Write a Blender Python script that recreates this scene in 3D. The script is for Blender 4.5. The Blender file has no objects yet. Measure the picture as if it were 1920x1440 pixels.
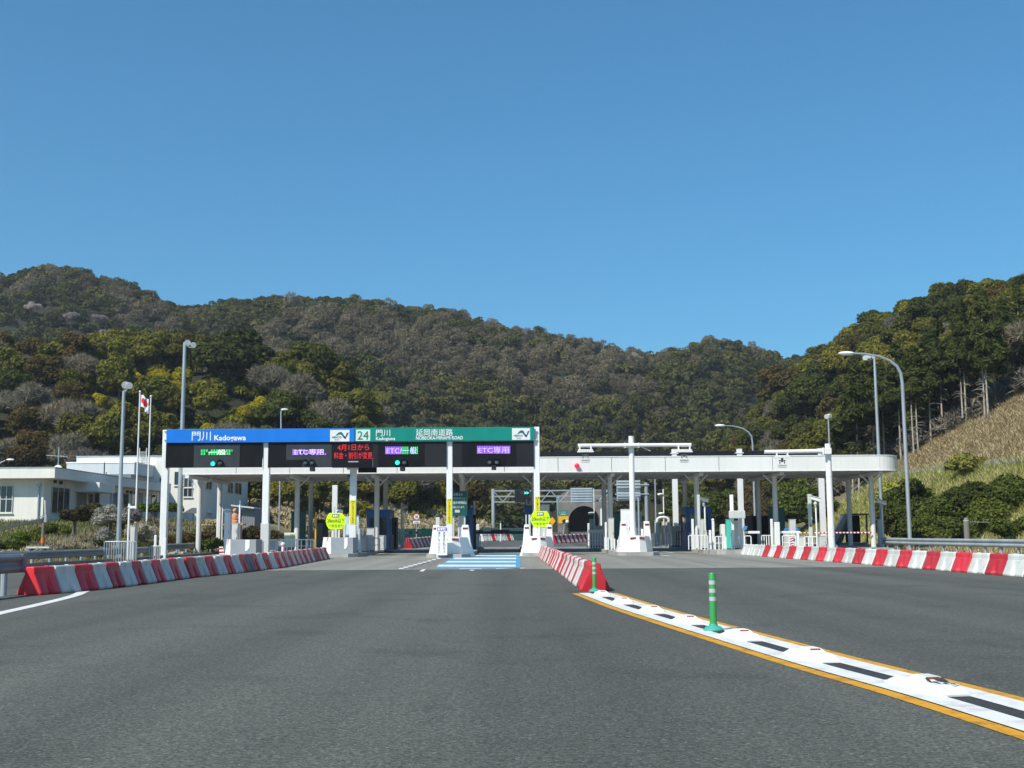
import bpy, bmesh, math, random
import numpy as np
from mathutils import Vector, Matrix, noise
random.seed(7); rng = np.random.default_rng(7)
C = bpy.context.scene.collection
SC = bpy.context.scene
R = math.radians
# ------------------------------------------------------------------ camera model (focal length in pixels of the 1920 px wide photograph)
F, HCAM, HOR = 2200.0, 1.2, 1002.0
PITCH = math.atan((HOR-720)/F); ROLL = -0.006
CAMM = Matrix.Rotation(math.pi/2+PITCH, 3, 'X') @ Matrix.Rotation(ROLL, 3, 'Z')
def ray(px, py): return CAMM @ Vector(((px-960)/F, -(py-720)/F, -1.0))
def P(px, py, Y):
    d = ray(px, py); return Vector((0, 0, HCAM)) + d*(Y/d.y)
def G(px, py, z=0.0):
    d = ray(px, py); t = (z-HCAM)/d.z; return Vector((0, 0, HCAM)) + d*t
CINV = CAMM.transposed()
def proj(v):
    q = CINV @ (Vector(v)-Vector((0, 0, HCAM))); return 960-F*q.x/q.z, 720+F*q.y/q.z
def g(y): return max(0.0, (y-75.0))*0.009          # the road climbs gently towards the tunnel
def sm(t):
    t = min(1.0, max(0.0, t)); return t*t*(3-2*t)
# ------------------------------------------------------------------ materials
MATS = {}
def mat(name, col, rough=0.5, metal=0.0, var=0.10, scale=2.0, bump=0.0, bscale=40.0, emit=0.0, spec=0.5, dirt=0.0, coord='Object', trans=0.0, objvar=0.0):
    if name in MATS: return MATS[name]
    m = bpy.data.materials.new(name); m.use_nodes = True
    nt = m.node_tree; b = nt.nodes['Principled BSDF']
    b.inputs['Roughness'].default_value = rough; b.inputs['Metallic'].default_value = metal
    b.inputs['Specular IOR Level'].default_value = spec
    tc = nt.nodes.new('ShaderNodeTexCoord')
    n = nt.nodes.new('ShaderNodeTexNoise'); n.inputs['Scale'].default_value = scale; n.inputs['Detail'].default_value = 5
    mp = nt.nodes.new('ShaderNodeMapping'); mp.inputs['Scale'].default_value = (1, 1, 0.45)
    nt.links.new(tc.outputs[coord], mp.inputs[0]); nt.links.new(mp.outputs[0], n.inputs['Vector'])
    r = nt.nodes.new('ShaderNodeValToRGB')
    lo = [c*(1-var) for c in col]; hi = [min(1, c*(1+var)) for c in col]
    r.color_ramp.elements[0].position = 0.35; r.color_ramp.elements[0].color = (*lo, 1)
    r.color_ramp.elements[1].position = 0.65; r.color_ramp.elements[1].color = (*hi, 1)
    nt.links.new(n.outputs['Fac'], r.inputs[0])
    out = r.outputs[0]
    if dirt > 0:
        n2 = nt.nodes.new('ShaderNodeTexNoise'); n2.inputs['Scale'].default_value = 1.1; n2.inputs['Detail'].default_value = 8
        n2.inputs['Roughness'].default_value = 0.7
        mp2 = nt.nodes.new('ShaderNodeMapping'); mp2.inputs['Scale'].default_value = (3, 3, 0.5)
        nt.links.new(tc.outputs['Object'], mp2.inputs[0]); nt.links.new(mp2.outputs[0], n2.inputs['Vector'])
        r2 = nt.nodes.new('ShaderNodeValToRGB'); r2.color_ramp.elements[0].position = 0.48; r2.color_ramp.elements[1].position = 0.75
        r2.color_ramp.elements[0].color = (0, 0, 0, 1); r2.color_ramp.elements[1].color = (dirt, dirt, dirt, 1)
        nt.links.new(n2.outputs['Fac'], r2.inputs[0])
        mx = nt.nodes.new('ShaderNodeMix'); mx.data_type = 'RGBA'
        nt.links.new(r2.outputs[0], mx.inputs[0]); nt.links.new(out, mx.inputs[6]); mx.inputs[7].default_value = (0.16, 0.145, 0.12, 1)
        out = mx.outputs[2]
    if objvar > 0:                                              # each copy weathered a little differently
        oi = nt.nodes.new('ShaderNodeObjectInfo'); vr = nt.nodes.new('ShaderNodeMapRange'); vr.inputs[3].default_value = 1-objvar; vr.inputs[4].default_value = 1+objvar*.5
        nt.links.new(oi.outputs['Random'], vr.inputs[0]); mv = nt.nodes.new('ShaderNodeMix'); mv.data_type = 'RGBA'; mv.blend_type = 'MULTIPLY'; mv.inputs[0].default_value = 1
        nt.links.new(out, mv.inputs[6]); nt.links.new(vr.outputs[0], mv.inputs[7]); out = mv.outputs[2]
    nt.links.new(out, b.inputs['Base Color'])
    if bump > 0:
        n3 = nt.nodes.new('ShaderNodeTexNoise'); n3.inputs['Scale'].default_value = bscale; n3.inputs['Detail'].default_value = 4
        nt.links.new(tc.outputs['Object'], n3.inputs['Vector'])
        bp = nt.nodes.new('ShaderNodeBump'); bp.inputs['Strength'].default_value = bump; bp.inputs['Distance'].default_value = 0.02
        nt.links.new(n3.outputs['Fac'], bp.inputs['Height']); nt.links.new(bp.outputs[0], b.inputs['Normal'])
    if emit > 0:
        b.inputs['Emission Color'].default_value = (*col, 1); b.inputs['Emission Strength'].default_value = emit
    MATS[name] = m; return m
def glass_mat(name, col):
    m = mat(name, col, rough=0.06, var=0.25, scale=0.8, spec=0.8); return m
WHITE = mat('white_paint', (0.80, 0.80, 0.78), 0.45, var=0.04, dirt=0.22)
WHITE2 = mat('white_coated_steel', (0.78, 0.79, 0.79), 0.35, var=0.03, dirt=0.14)
FASC = mat('fascia_panel', (0.74, 0.745, 0.72), 0.45, var=0.035, scale=0.4, dirt=0.10)
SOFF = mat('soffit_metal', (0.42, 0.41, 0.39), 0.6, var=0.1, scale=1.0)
COLM = mat('column_paint', (0.66, 0.66, 0.64), 0.5, var=0.05, dirt=0.12)
GREY = mat('grey_panel', (0.30, 0.33, 0.36), 0.5, var=0.06, dirt=0.15)
LGREY = mat('light_grey_cabinet', (0.58, 0.59, 0.57), 0.45, var=0.05, dirt=0.2)
DGREY = mat('dark_grey_metal', (0.07, 0.075, 0.08), 0.5, var=0.15)
BLACK = mat('black_panel', (0.006, 0.006, 0.008), 0.45, var=0.3, spec=0.2)
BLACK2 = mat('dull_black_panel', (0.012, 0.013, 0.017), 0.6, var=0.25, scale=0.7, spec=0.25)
SCREEN = mat('display_grey', (0.036, 0.041, 0.05), 0.5, var=0.1, spec=0.25)
BLUE = mat('sign_blue', (0.003, 0.17, 0.66), 0.35, var=0.05)
GREEN = mat('sign_green', (0.0, 0.215, 0.17), 0.35, var=0.05)
DGREEN = mat('deep_green', (0.004, 0.085, 0.075), 0.4, var=0.1)
BBLUE = mat('booth_blue', (0.006, 0.075, 0.25), 0.35, var=0.08, dirt=0.08)
TEAL = mat('teal_paint', (0.08, 0.50, 0.40), 0.4, var=0.05, dirt=0.1)
RED = mat('red_plastic', (0.60, 0.022, 0.036), 0.42, var=0.16, scale=2.3, dirt=0.34, objvar=0.28)
RED2 = mat('red_paint', (0.42, 0.015, 0.025), 0.45, var=0.12)
REDDULL = mat('dull_red_reflector', (0.20, 0.035, 0.035), 0.5, var=0.2)
PWHITE = mat('white_plastic', (0.62, 0.635, 0.60), 0.45, var=0.08, scale=2.3, dirt=0.45, objvar=0.18)
PGREY = mat('grey_plastic', (0.13, 0.15, 0.18), 0.5, var=0.1, dirt=0.2)
YEL = mat('yellow_sticker', (0.72, 0.66, 0.0), 0.4, var=0.04)
LIME = mat('lime_sign', (0.56, 0.86, 0.0), 0.4, var=0.02, emit=0.12)
AMBER = mat('amber_reflector', (0.28, 0.075, 0.03), 0.3, var=0.2)
GALV = mat('galvanised_steel', (0.42, 0.47, 0.50), 0.45, metal=0.55, var=0.10, scale=1.5, dirt=0.12)
GALV2 = mat('galvanised_rail', (0.31, 0.355, 0.385), 0.55, metal=0.12, var=0.12, scale=0.8, dirt=0.2)
GALVD = mat('shaded_rail', (0.19, 0.225, 0.25), 0.6, metal=0.1, var=0.15, scale=0.8, dirt=0.25)  # rail steel darkened to paint in the shade on the left-hand rails
CONC = mat('concrete', (0.36, 0.355, 0.335), 0.85, var=0.14, scale=0.9, bump=0.25, dirt=0.3)
CONCD = mat('old_concrete', (0.20, 0.19, 0.17), 0.9, var=0.2, scale=0.9, bump=0.3, dirt=0.4)
WALL = mat('office_wall', (0.76, 0.755, 0.70), 0.7, var=0.035, scale=0.5, bump=0.1, dirt=0.16)
WALLB = mat('shaded_wing_wall', (0.52, 0.55, 0.57), 0.7, var=0.04, scale=0.5, dirt=0.15)  # wall colour greyed to carry the shade of the wing's faces
GLASS = glass_mat('window_glass', (0.025, 0.03, 0.035))
DOORG = mat('door_grey', (0.16, 0.18, 0.20), 0.5, var=0.1)
PGREEN = mat('green_post', (0.035, 0.30, 0.075), 0.4, var=0.08, dirt=0.1)
PTEAL = mat('post_base_teal', (0.05, 0.36, 0.27), 0.45, var=0.08, dirt=0.15)
REFL = mat('silver_reflective', (0.46, 0.48, 0.47), 0.35, var=0.04)
TERRA = mat('terracotta', (0.55, 0.27, 0.15), 0.8, var=0.12, scale=4, bump=0.2)
BARK = mat('bark', (0.19, 0.155, 0.125), 0.9, var=0.3, scale=6, bump=0.4)
BARKP = mat('pale_bark', (0.33, 0.29, 0.245), 0.9, var=0.25, scale=5)
WOOD = mat('weathered_wood', (0.17, 0.145, 0.12), 0.9, var=0.2, scale=6)
ORANGE = mat('orange_band', (0.65, 0.16, 0.03), 0.5, var=0.1)
YPAINT = mat('yellow_sign', (0.75, 0.42, 0.01), 0.4, var=0.06)
TXTW = mat('letter_white', (0.85, 0.86, 0.86), 0.45, var=0.01)
TXTK = mat('letter_black', (0.02, 0.03, 0.02), 0.5, var=0.05)
TXTG = mat('letter_deep_green', (0.01, 0.11, 0.085), 0.5, var=0.05)
LOGOT = mat('logo_teal', (0.015, 0.13, 0.15), 0.4, var=0.2, scale=2)
LOGON = mat('logo_navy', (0.012, 0.05, 0.12), 0.4, var=0.1)
PURP = mat('text_purple', (0.22, 0.14, 0.50), 0.4, var=0.05)
LEDR = mat('led_red', (0.72, 0.02, 0.04), 0.5, emit=0.3, var=0.02)
LEDP = mat('led_purple', (0.24, 0.09, 0.80), 0.5, emit=0.75, var=0.12, scale=9)
LEDL = mat('led_lavender', (0.50, 0.36, 0.95), 0.5, emit=0.6, var=0.05)
LEDG = mat('led_green', (0.02, 0.52, 0.11), 0.5, emit=0.4, var=0.12, scale=9)
LAMPG = mat('signal_cyan', (0.03, 0.85, 0.62), 0.4, emit=0.9, var=0.02)
LAMPO = mat('lamp_lens_off', (0.10, 0.105, 0.11), 0.2, var=0.2)
LAMPR = mat('red_lamp', (0.85, 0.01, 0.08), 0.3, emit=0.5, var=0.1)
LENS = mat('flood_glass', (0.75, 0.78, 0.8), 0.15, metal=0.2, var=0.03)
# ------------------------------------------------------------------ mesh collection
ORG = {}
class MB:
    def __init__(s): s.v = []; s.f = []; s.m = []; s.mi = 0
    def add(s, vs, fs):
        o = len(s.v); s.v += [tuple(v) for v in vs]; s.f += [tuple(i+o for i in f) for f in fs]; s.m += [s.mi]*len(fs); return s
    def mat(s, i): s.mi = i; return s
    def box(s, x0, x1, y0, y1, z0, z1):
        v = [(x, y, z) for z in (z0, z1) for y in (y0, y1) for x in (x0, x1)]
        return s.add(v, [(0, 2, 3, 1), (4, 5, 7, 6), (0, 1, 5, 4), (2, 6, 7, 3), (0, 4, 6, 2), (1, 3, 7, 5)])
    def pbox(s, px0, px1, py0, py1, Y, d=0.1, z0=None):       # a box whose front face covers a rectangle at depth Y
        a = P(px0, py0, Y); b = P(px1, py1, Y)
        return s.box(a.x, b.x, Y, Y+d, b.z if z0 is None else z0, a.z)
    def cyl(s, p0, p1, r0, r1=None, n=12, caps=True):
        r1 = r0 if r1 is None else r1
        p0 = Vector(p0); p1 = Vector(p1); d = (p1-p0).normalized()
        u = d.orthogonal().normalized(); w = d.cross(u)
        vs = []
        for p, r in ((p0, r0), (p1, r1)):
            for k in range(n):
                a = 2*math.pi*k/n; vs.append(p+u*(r*math.cos(a))+w*(r*math.sin(a)))
        fs = [(k, (k+1) % n, n+(k+1) % n, n+k) for k in range(n)]
        if caps: fs += [tuple(range(n))[::-1], tuple(range(n, 2*n))]
        return s.add(vs, fs)
    def tube(s, pts, r, n=8, r1=None):
        pts = [Vector(p) for p in pts]; N = len(pts); r1 = r if r1 is None else r1
        vs = []; fs = []; u = None
        for i, p in enumerate(pts):
            d = (pts[min(i+1, N-1)]-pts[max(i-1, 0)]).normalized()
            u = d.orthogonal().normalized() if u is None else (u-d*u.dot(d)).normalized()
            w = d.cross(u); rr = r+(r1-r)*i/max(1, N-1)
            for k in range(n):
                a = 2*math.pi*k/n; vs.append(p+u*(rr*math.cos(a))+w*(rr*math.sin(a)))
        for i in range(N-1):
            for k in range(n): fs.append((i*n+k, i*n+(k+1) % n, (i+1)*n+(k+1) % n, (i+1)*n+k))
        fs += [tuple(range(n))[::-1], tuple(range((N-1)*n, N*n))]
        return s.add(vs, fs)
    def lathe(s, c, prof, n=16):
        vs = []; fs = []
        for r, z in prof:
            for k in range(n):
                a = 2*math.pi*k/n; vs.append((c[0]+r*math.cos(a), c[1]+r*math.sin(a), c[2]+z))
        for i in range(len(prof)-1):
            for k in range(n): fs.append((i*n+k, i*n+(k+1) % n, (i+1)*n+(k+1) % n, (i+1)*n+k))
        fs += [tuple(range(n))[::-1], tuple(range((len(prof)-1)*n, len(prof)*n))]
        return s.add(vs, fs)
    def ball(s, c, r, n=10, sx=1, sy=1, sz=1):
        m = n//2+1; vs = []; fs = []
        for i in range(m+1):
            t = math.pi*i/m
            for k in range(n):
                a = 2*math.pi*k/n; vs.append((c[0]+sx*r*math.sin(t)*math.cos(a), c[1]+sy*r*math.sin(t)*math.sin(a), c[2]+sz*r*math.cos(t)))
        for i in range(m):
            for k in range(n): fs.append((i*n+k, (i+1)*n+k, (i+1)*n+(k+1) % n, i*n+(k+1) % n))
        return s.add(vs, fs)
    def prism(s, poly, y0, y1):                                # poly: (x, z), extruded along Y
        n = len(poly); vs = [(x, y0, z) for x, z in poly]+[(x, y1, z) for x, z in poly]
        fs = [tuple(range(n))[::-1], tuple(range(n, 2*n))]+[(k, (k+1) % n, n+(k+1) % n, n+k) for k in range(n)]
        return s.add(vs, fs)
    def slab(s, poly, z0, z1):                                 # poly: (x, y), extruded along Z
        n = len(poly); vs = [(x, y, z0) for x, y in poly]+[(x, y, z1) for x, y in poly]
        fs = [tuple(range(n))[::-1], tuple(range(n, 2*n))]+[(k, (k+1) % n, n+(k+1) % n, n+k) for k in range(n)]
        return s.add(vs, fs)
    def build(s, name, mats, parent=None, smooth=False, bevel=0.0, local=False):
        me = bpy.data.meshes.new(name)
        o0 = Vector((0, 0, 0))
        if parent is not None and not local: o0 = ORG[parent.name]
        me.from_pydata([tuple(Vector(v)-o0) for v in s.v], [], s.f)
        for m in (mats if isinstance(mats, (list, tuple)) else [mats]): me.materials.append(m)
        me.polygons.foreach_set('material_index', s.m)
        bm = bmesh.new(); bm.from_mesh(me)
        bmesh.ops.recalc_face_normals(bm, faces=bm.faces)
        if bevel > 0: bmesh.ops.bevel(bm, geom=list(bm.edges), offset=bevel, segments=2, affect='EDGES', profile=0.5, clamp_overlap=True)
        bm.to_mesh(me); bm.free()
        if smooth: me.shade_smooth() if hasattr(me, 'shade_smooth') else None
        ob = bpy.data.objects.new(name, me); C.objects.link(ob)
        if smooth:
            try: me.set_sharp_from_angle(angle=R(35))
            except Exception: pass
        if parent is not None: ob.parent = parent
        ORG[ob.name] = o0
        return ob
def tag(o, label=None, cat=None, group=None, kind=None):
    if label:
        o['label'] = label
        if not 4 <= len(label.split()) <= 16: print('LABEL', len(label.split()), label)
    if cat: o['category'] = cat
    if group: o['group'] = group
    if kind: o['kind'] = kind
    return o
def thing(name, loc, label, cat, group=None):
    o = bpy.data.objects.new(name, None); C.objects.link(o); o.location = loc; o.empty_display_size = 0.3
    ORG[o.name] = Vector(loc); return tag(o, label, cat, group)
def struct(name, mb, m, **k): return tag(mb.build(name, m, **k), kind='structure')
_fc = {}
def lettering(s, px0, px1, py0, py1, Y, m, name, parent, bold=0.0):
    """flat cut lettering facing the road, fitted into a rectangle at depth Y"""
    a = P(px0, py0, Y); b = P(px1, py1, Y)
    return lettering_w(s, a.x, b.x, b.z, a.z, Y, m, name, parent, bold)
def lettering_w(s, x0, x1, z0, z1, Y, m, name, parent, bold=0.0):
    cu = bpy.data.curves.new('glyphs', 'FONT'); cu.body = s; cu.resolution_u = 3; cu.offset = bold; cu.align_x = 'LEFT'; cu.space_line = 0.95
    ob = bpy.data.objects.new('glyphs', cu); C.objects.link(ob)
    dg = bpy.context.evaluated_depsgraph_get(); me = bpy.data.meshes.new_from_object(ob.evaluated_get(dg))
    bpy.data.objects.remove(ob); bpy.data.curves.remove(cu)
    n = len(me.vertices); co = np.empty(n*3, np.float32); me.vertices.foreach_get('co', co); co = co.reshape(-1, 3)
    lo = co.min(0); hi = co.max(0); o0 = ORG[parent.name]
    out = np.empty_like(co)
    out[:, 0] = x0+(co[:, 0]-lo[0])/(hi[0]-lo[0])*(x1-x0)-o0.x
    out[:, 1] = Y-o0.y
    out[:, 2] = z0+(co[:, 1]-lo[1])/(hi[1]-lo[1])*(z1-z0)-o0.z
    me.vertices.foreach_set('co', out.ravel()); me.materials.clear(); me.materials.append(m); me.name = name
    o = bpy.data.objects.new(name, me); C.objects.link(o); o.parent = parent; ORG[o.name] = o0
    return o
# ------------------------------------------------------------------ terrain
def interp(x, pts):
    if x <= pts[0][0]: return pts[0][1]
    for (a, b), (c, d) in zip(pts, pts[1:]):
        if x <= c: return b+(d-b)*(x-a)/(c-a)
    return pts[-1][1]
YR = 430.0
SKY = [(-200, 530), (0, 512), (60, 500), (130, 500), (200, 520), (260, 535), (310, 560), (360, 565), (420, 560), (480, 556), (540, 552), (640, 548), (700, 556),
       (760, 572), (840, 578), (880, 592), (960, 603), (1030, 609), (1100, 620), (1160, 637), (1220, 651), (1290, 640), (1330, 628), (1390, 640), (1440, 656),
       (1500, 670), (1560, 672), (1620, 672), (1700, 670), (2200, 660)]
FAR = [((P(px, py, YR)).x, (P(px, py, YR)).z-8.5) for px, py in SKY]
LEFT = [(-170, 30), (-95, 27), (-70, 25.5), (-52, 26), (-42, 25), (-33, 20), (-26, 15.5), (-18, 10.5), (-12, 6.0), (-6, 2.0), (-1, 0)]
def h(x, y):
    b = g(min(y, 262.0))
    r = (x-31.5)*(0.70+0.25*sm((y-140)/60)) if x > 31.5 else 0.0
    cap = interp(y, [(40, 18), (95, 27), (130, 32), (170, 34), (205, 37), (232, 34), (252, 19), (275, 8), (300, 0)])
    if r > cap*0.7: r = cap*0.7+(cap*0.3)*(1-math.exp(-(r-cap*0.7)/(cap*0.3+0.01)))
    l = interp(x, LEFT)*sm((y-128)/58.0) if x < -1 else 0.0
    if y > 196: l *= 1-0.35*sm((y-196)/60)
    e = 2.3*sm((-20.5-x)/7.0)*sm((y-58)/29.0) if x < -21 else 0.0
    yb = 236.0 if x < 2 else 262.0
    f = interp(x*YR/max(y, 200.0), FAR)*sm((y-yb)/(YR-yb))*1.0 if y > yb else 0.0
    if y > yb: f += 8.0*sm((y-yb)/8.0)*(1-sm((y-yb)/110.0)) if x > 2 else 0.0
    if y > YR: f *= 1-0.6*sm((y-YR)/190.0)
    v = max(r, l, e, f)
    if v > 3.0:
        k = min(1.0, (v-3)/14.0)
        v += k*(5.5*noise.noise((x*0.021, y*0.021, 1.7))+2.2*noise.noise((x*0.07, y*0.07, 4.2)))*(0.55 if f >= max(r, l) else 0.45)
    return b+v
def build_terrain():
    xs = np.concatenate([np.arange(-420, -110, 6.0), np.arange(-110, 110, 2.5), np.arange(110, 421, 6.0)])
    ys = np.concatenate([np.arange(-40, 60, 10.0), np.arange(60, 280, 2.5), np.arange(280, 660, 5.0)])
    mb = MB(); nx = len(xs)
    for y in ys:
        for x in xs:
            z = h(x, y); mb.v.append((x, y, z-0.06 if z < 3 else z))
    for j in range(len(ys)-1):
        for i in range(nx-1):
            cx = (xs[i]+xs[i+1])/2; cy = (ys[j]+ys[j+1])/2
            if 9.0 < cx < 22.5 and 259 < cy < 274: continue        # the tunnel's bore
            k = j*nx+i; mb.f.append((k, k+1, k+nx+1, k+nx)); mb.m.append(0)
    return mb
def mat_terrain():
    m = bpy.data.materials.new('hill_soil'); m.use_nodes = True; nt = m.node_tree; b = nt.nodes['Principled BSDF']
    b.inputs['Roughness'].default_value = 0.95; b.inputs['Specular IOR Level'].default_value = 0.1
    geo = nt.nodes.new('ShaderNodeNewGeometry')
    n = nt.nodes.new('ShaderNodeTexNoise'); n.inputs['Scale'].default_value = 0.12; n.inputs['Detail'].default_value = 9; n.inputs['Roughness'].default_value = 0.65
    nt.links.new(geo.outputs['Position'], n.inputs['Vector'])
    r = nt.nodes.new('ShaderNodeValToRGB'); e = r.color_ramp.elements
    e[0].position = 0.36; e[0].color = (0.14, 0.13, 0.06, 1); e[1].position = 0.62; e[1].color = (0.30, 0.25, 0.16, 1)
    e2 = r.color_ramp.elements.new(0.5); e2.color = (0.22, 0.19, 0.11, 1)
    nt.links.new(n.outputs['Fac'], r.inputs[0])
    sep = nt.nodes.new('ShaderNodeSeparateXYZ'); nt.links.new(geo.outputs['Position'], sep.inputs[0])
    # dark forest litter far up and behind, dry grass soil close by
    mr = nt.nodes.new('ShaderNodeMapRange'); mr.inputs[1].default_value = 130; mr.inputs[2].default_value = 160
    nt.links.new(sep.outputs['Y'], mr.inputs[0])
    mx = nt.nodes.new('ShaderNodeMix'); mx.data_type = 'RGBA'; nt.links.new(mr.outputs[0], mx.inputs[0])
    nt.links.new(r.outputs[0], mx.inputs[6]); mx.inputs[7].default_value = (0.034, 0.036, 0.021, 1)
    nt.links.new(mx.outputs[2], b.inputs['Base Color'])
    n3 = nt.nodes.new('ShaderNodeTexNoise'); n3.inputs['Scale'].default_value = 1.6; n3.inputs['Detail'].default_value = 8
    nt.links.new(geo.outputs['Position'], n3.inputs['Vector'])
    bp = nt.nodes.new('ShaderNodeBump'); bp.inputs['Distance'].default_value = 0.4; bp.inputs['Strength'].default_value = 0.8
    nt.links.new(n3.outputs['Fac'], bp.inputs['Height']); nt.links.new(bp.outputs[0], b.inputs['Normal'])
    return m
ter = struct('hills', build_terrain(), mat_terrain()); ter.data.shade_smooth()
mbg = MB(); mbg.add([(-2400, -1500, -0.9), (2400, -1500, -0.9), (2400, 3400, -0.9), (-2400, 3400, -0.9)], [(0, 1, 2, 3)])
struct('ground', mbg, mat('far_ground', (0.10, 0.10, 0.06), 0.95, scale=0.05, var=0.3, coord='Object'))
# ------------------------------------------------------------------ roads
def mat_asphalt(name, c0, c1, grain, patch, tint=(1, 1, 1), warm=0.0):
    m = bpy.data.materials.new(name); m.use_nodes = True; nt = m.node_tree; b = nt.nodes['Principled BSDF']; L = nt.links.new
    b.inputs['Specular IOR Level'].default_value = 0.35
    tc = nt.nodes.new('ShaderNodeTexCoord')
    v = nt.nodes.new('ShaderNodeTexVoronoi'); v.inputs['Scale'].default_value = grain; L(tc.outputs['Object'], v.inputs['Vector'])
    n = nt.nodes.new('ShaderNodeTexNoise'); n.inputs['Scale'].default_value = grain*0.45; n.inputs['Detail'].default_value = 6; n.inputs['Roughness'].default_value = 0.75
    L(tc.outputs['Object'], n.inputs['Vector'])
    n2 = nt.nodes.new('ShaderNodeTexNoise'); n2.inputs['Scale'].default_value = patch; n2.inputs['Detail'].default_value = 5
    mp = nt.nodes.new('ShaderNodeMapping'); mp.inputs['Scale'].default_value = (1.6, 0.045, 1); L(tc.outputs['Object'], mp.inputs[0]); L(mp.outputs[0], n2.inputs['Vector'])
    sepc = nt.nodes.new('ShaderNodeSeparateColor'); L(v.outputs['Color'], sepc.inputs[0])
    r = nt.nodes.new('ShaderNodeValToRGB'); e = r.color_ramp.elements
    e[0].position = 0.0; e[0].color = (*[c0*t for t in tint], 1); e[1].position = 1.0; e[1].color = (*[c1*t for t in tint], 1)
    k = e.new(0.8); k.color = (*[(c0*0.55+c1*0.45)*t for t in tint], 1)
    mth = nt.nodes.new('ShaderNodeMath'); mth.operation = 'MULTIPLY_ADD'; L(sepc.outputs[0], mth.inputs[0]); mth.inputs[1].default_value = 0.6
    mt2 = nt.nodes.new('ShaderNodeMath'); mt2.operation = 'MULTIPLY_ADD'; L(n.outputs['Fac'], mt2.inputs[0]); mt2.inputs[1].default_value = 1.3; mt2.inputs[2].default_value = -0.42
    L(mt2.outputs[0], mth.inputs[2]); L(mth.outputs[0], r.inputs[0])
    mr = nt.nodes.new('ShaderNodeMapRange'); mr.inputs[1].default_value = 0.3; mr.inputs[2].default_value = 0.7; mr.inputs[3].default_value = 0.74; mr.inputs[4].default_value = 1.26
    L(n2.outputs['Fac'], mr.inputs[0])
    mx = nt.nodes.new('ShaderNodeMix'); mx.data_type = 'RGBA'; mx.blend_type = 'MULTIPLY'; mx.inputs[0].default_value = 1.0
    n4 = nt.nodes.new('ShaderNodeTexNoise'); n4.inputs['Scale'].default_value = 0.55; n4.inputs['Detail'].default_value = 7; n4.inputs['Roughness'].default_value = 0.6; L(tc.outputs['Object'], n4.inputs['Vector'])
    m4 = nt.nodes.new('ShaderNodeMapRange'); m4.inputs[1].default_value = 0.54; m4.inputs[2].default_value = 0.70; m4.inputs[3].default_value = 1.0; m4.inputs[4].default_value = 0.74; L(n4.outputs['Fac'], m4.inputs[0])
    mm = nt.nodes.new('ShaderNodeMath'); mm.operation = 'MULTIPLY'; L(mr.outputs[0], mm.inputs[0]); L(m4.outputs[0], mm.inputs[1])
    L(r.outputs[0], mx.inputs[6]); L(mm.outputs[0], mx.inputs[7])
    L(mx.outputs[2], b.inputs['Base Color'])
    b.inputs['Roughness'].default_value = 0.82
    bp = nt.nodes.new('ShaderNodeBump'); bp.inputs['Strength'].default_value = 0.55; bp.inputs['Distance'].default_value = 0.006
    L(mth.outputs[0], bp.inputs['Height']); L(bp.outputs[0], b.inputs['Normal'])
    return m
ASPH = mat_asphalt('asphalt', 0.026, 0.24, 62.0, 0.35, tint=(0.99, 1.035, 0.89))
CONCR = mat_asphalt('plaza_concrete', 0.18, 0.34, 30.0, 0.45, tint=(1.0, 0.99, 0.86))
ASPH2 = mat_asphalt('far_asphalt', 0.07, 0.14, 30.0, 0.3, tint=(1.0, 1.0, 0.97))
def sheet(rows, dz):
    """rows: (y, x0, x1) strips following the road's slope"""
    mb = MB(); vs = []; fs = []
    for y, x0, x1 in rows: vs += [(x0, y, g(y)+dz), (x1, y, g(y)+dz)]
    for i in range(len(rows)-1): fs.append((2*i, 2*i+1, 2*i+3, 2*i+2))
    return mb.add(vs, fs)
SEAM = 41.5
struct('road', sheet([(-30, -24, 40), (SEAM, -19.6, 22.6)], 0.0), ASPH)
struct('toll_plaza_pavement', sheet([(SEAM, -19.6, 22.6), (75, -19.6, 24.6), (96, -19.6, 27.5)], 0.0), CONCR)
struct('road_beyond', sheet([(96, -19.6, 27.5), (150, -16, 28), (200, -2, 27), (240, 6, 24), (262, 10.6, 21.4), (300, 10.6, 21.4)], 0.0), ASPH2)
# raised shoulders either side, with kerbs
def strip(name, xs, y0, y1, z0, z1, m, n=10):
    mb = MB()
    for i in range(n):
        a = y0+(y1-y0)*i/n; b = y0+(y1-y0)*(i+1)/n
        mb.box(xs[0], xs[1], a, b-0.015, z0+g(a), z1+g(a))
    return struct(name, mb, m)
strip('kerb_of_verge', (-19.9, -19.6), 20, 100, -0.3, 0.14, CONCD, 40)
strip('kerb_of_shoulder', (22.6, 22.9), 22, 73, -0.3, 0.13, CONC, 30)
# ------------------------------------------------------------------ painted markings
def mat_paint(name, col, wear=0.45):
    m = bpy.data.materials.new(name); m.use_nodes = True; nt = m.node_tree; b = nt.nodes['Principled BSDF']; L = nt.links.new
    tc = nt.nodes.new('ShaderNodeTexCoord'); n = nt.nodes.new('ShaderNodeTexNoise'); n.inputs['Scale'].default_value = 4; n.inputs['Detail'].default_value = 5; n.inputs['Roughness'].default_value = 0.75
    L(tc.outputs['Object'], n.inputs['Vector'])
    r = nt.nodes.new('ShaderNodeValToRGB'); e = r.color_ramp.elements
    e[0].position = 0.33; e[0].color = (*[c*(1-wear) for c in col], 1); e[1].position = 0.52; e[1].color = (*col, 1)
    L(n.outputs['Fac'], r.inputs[0]); L(r.outputs[0], b.inputs['Base Color']); b.inputs['Roughness'].default_value = 0.7
    return m
MWHITE = mat_paint('road_paint_white', (0.70, 0.71, 0.69), 0.28); MYEL = mat_paint('road_paint_yellow', (0.64, 0.31, 0.012), 0.5)
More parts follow.
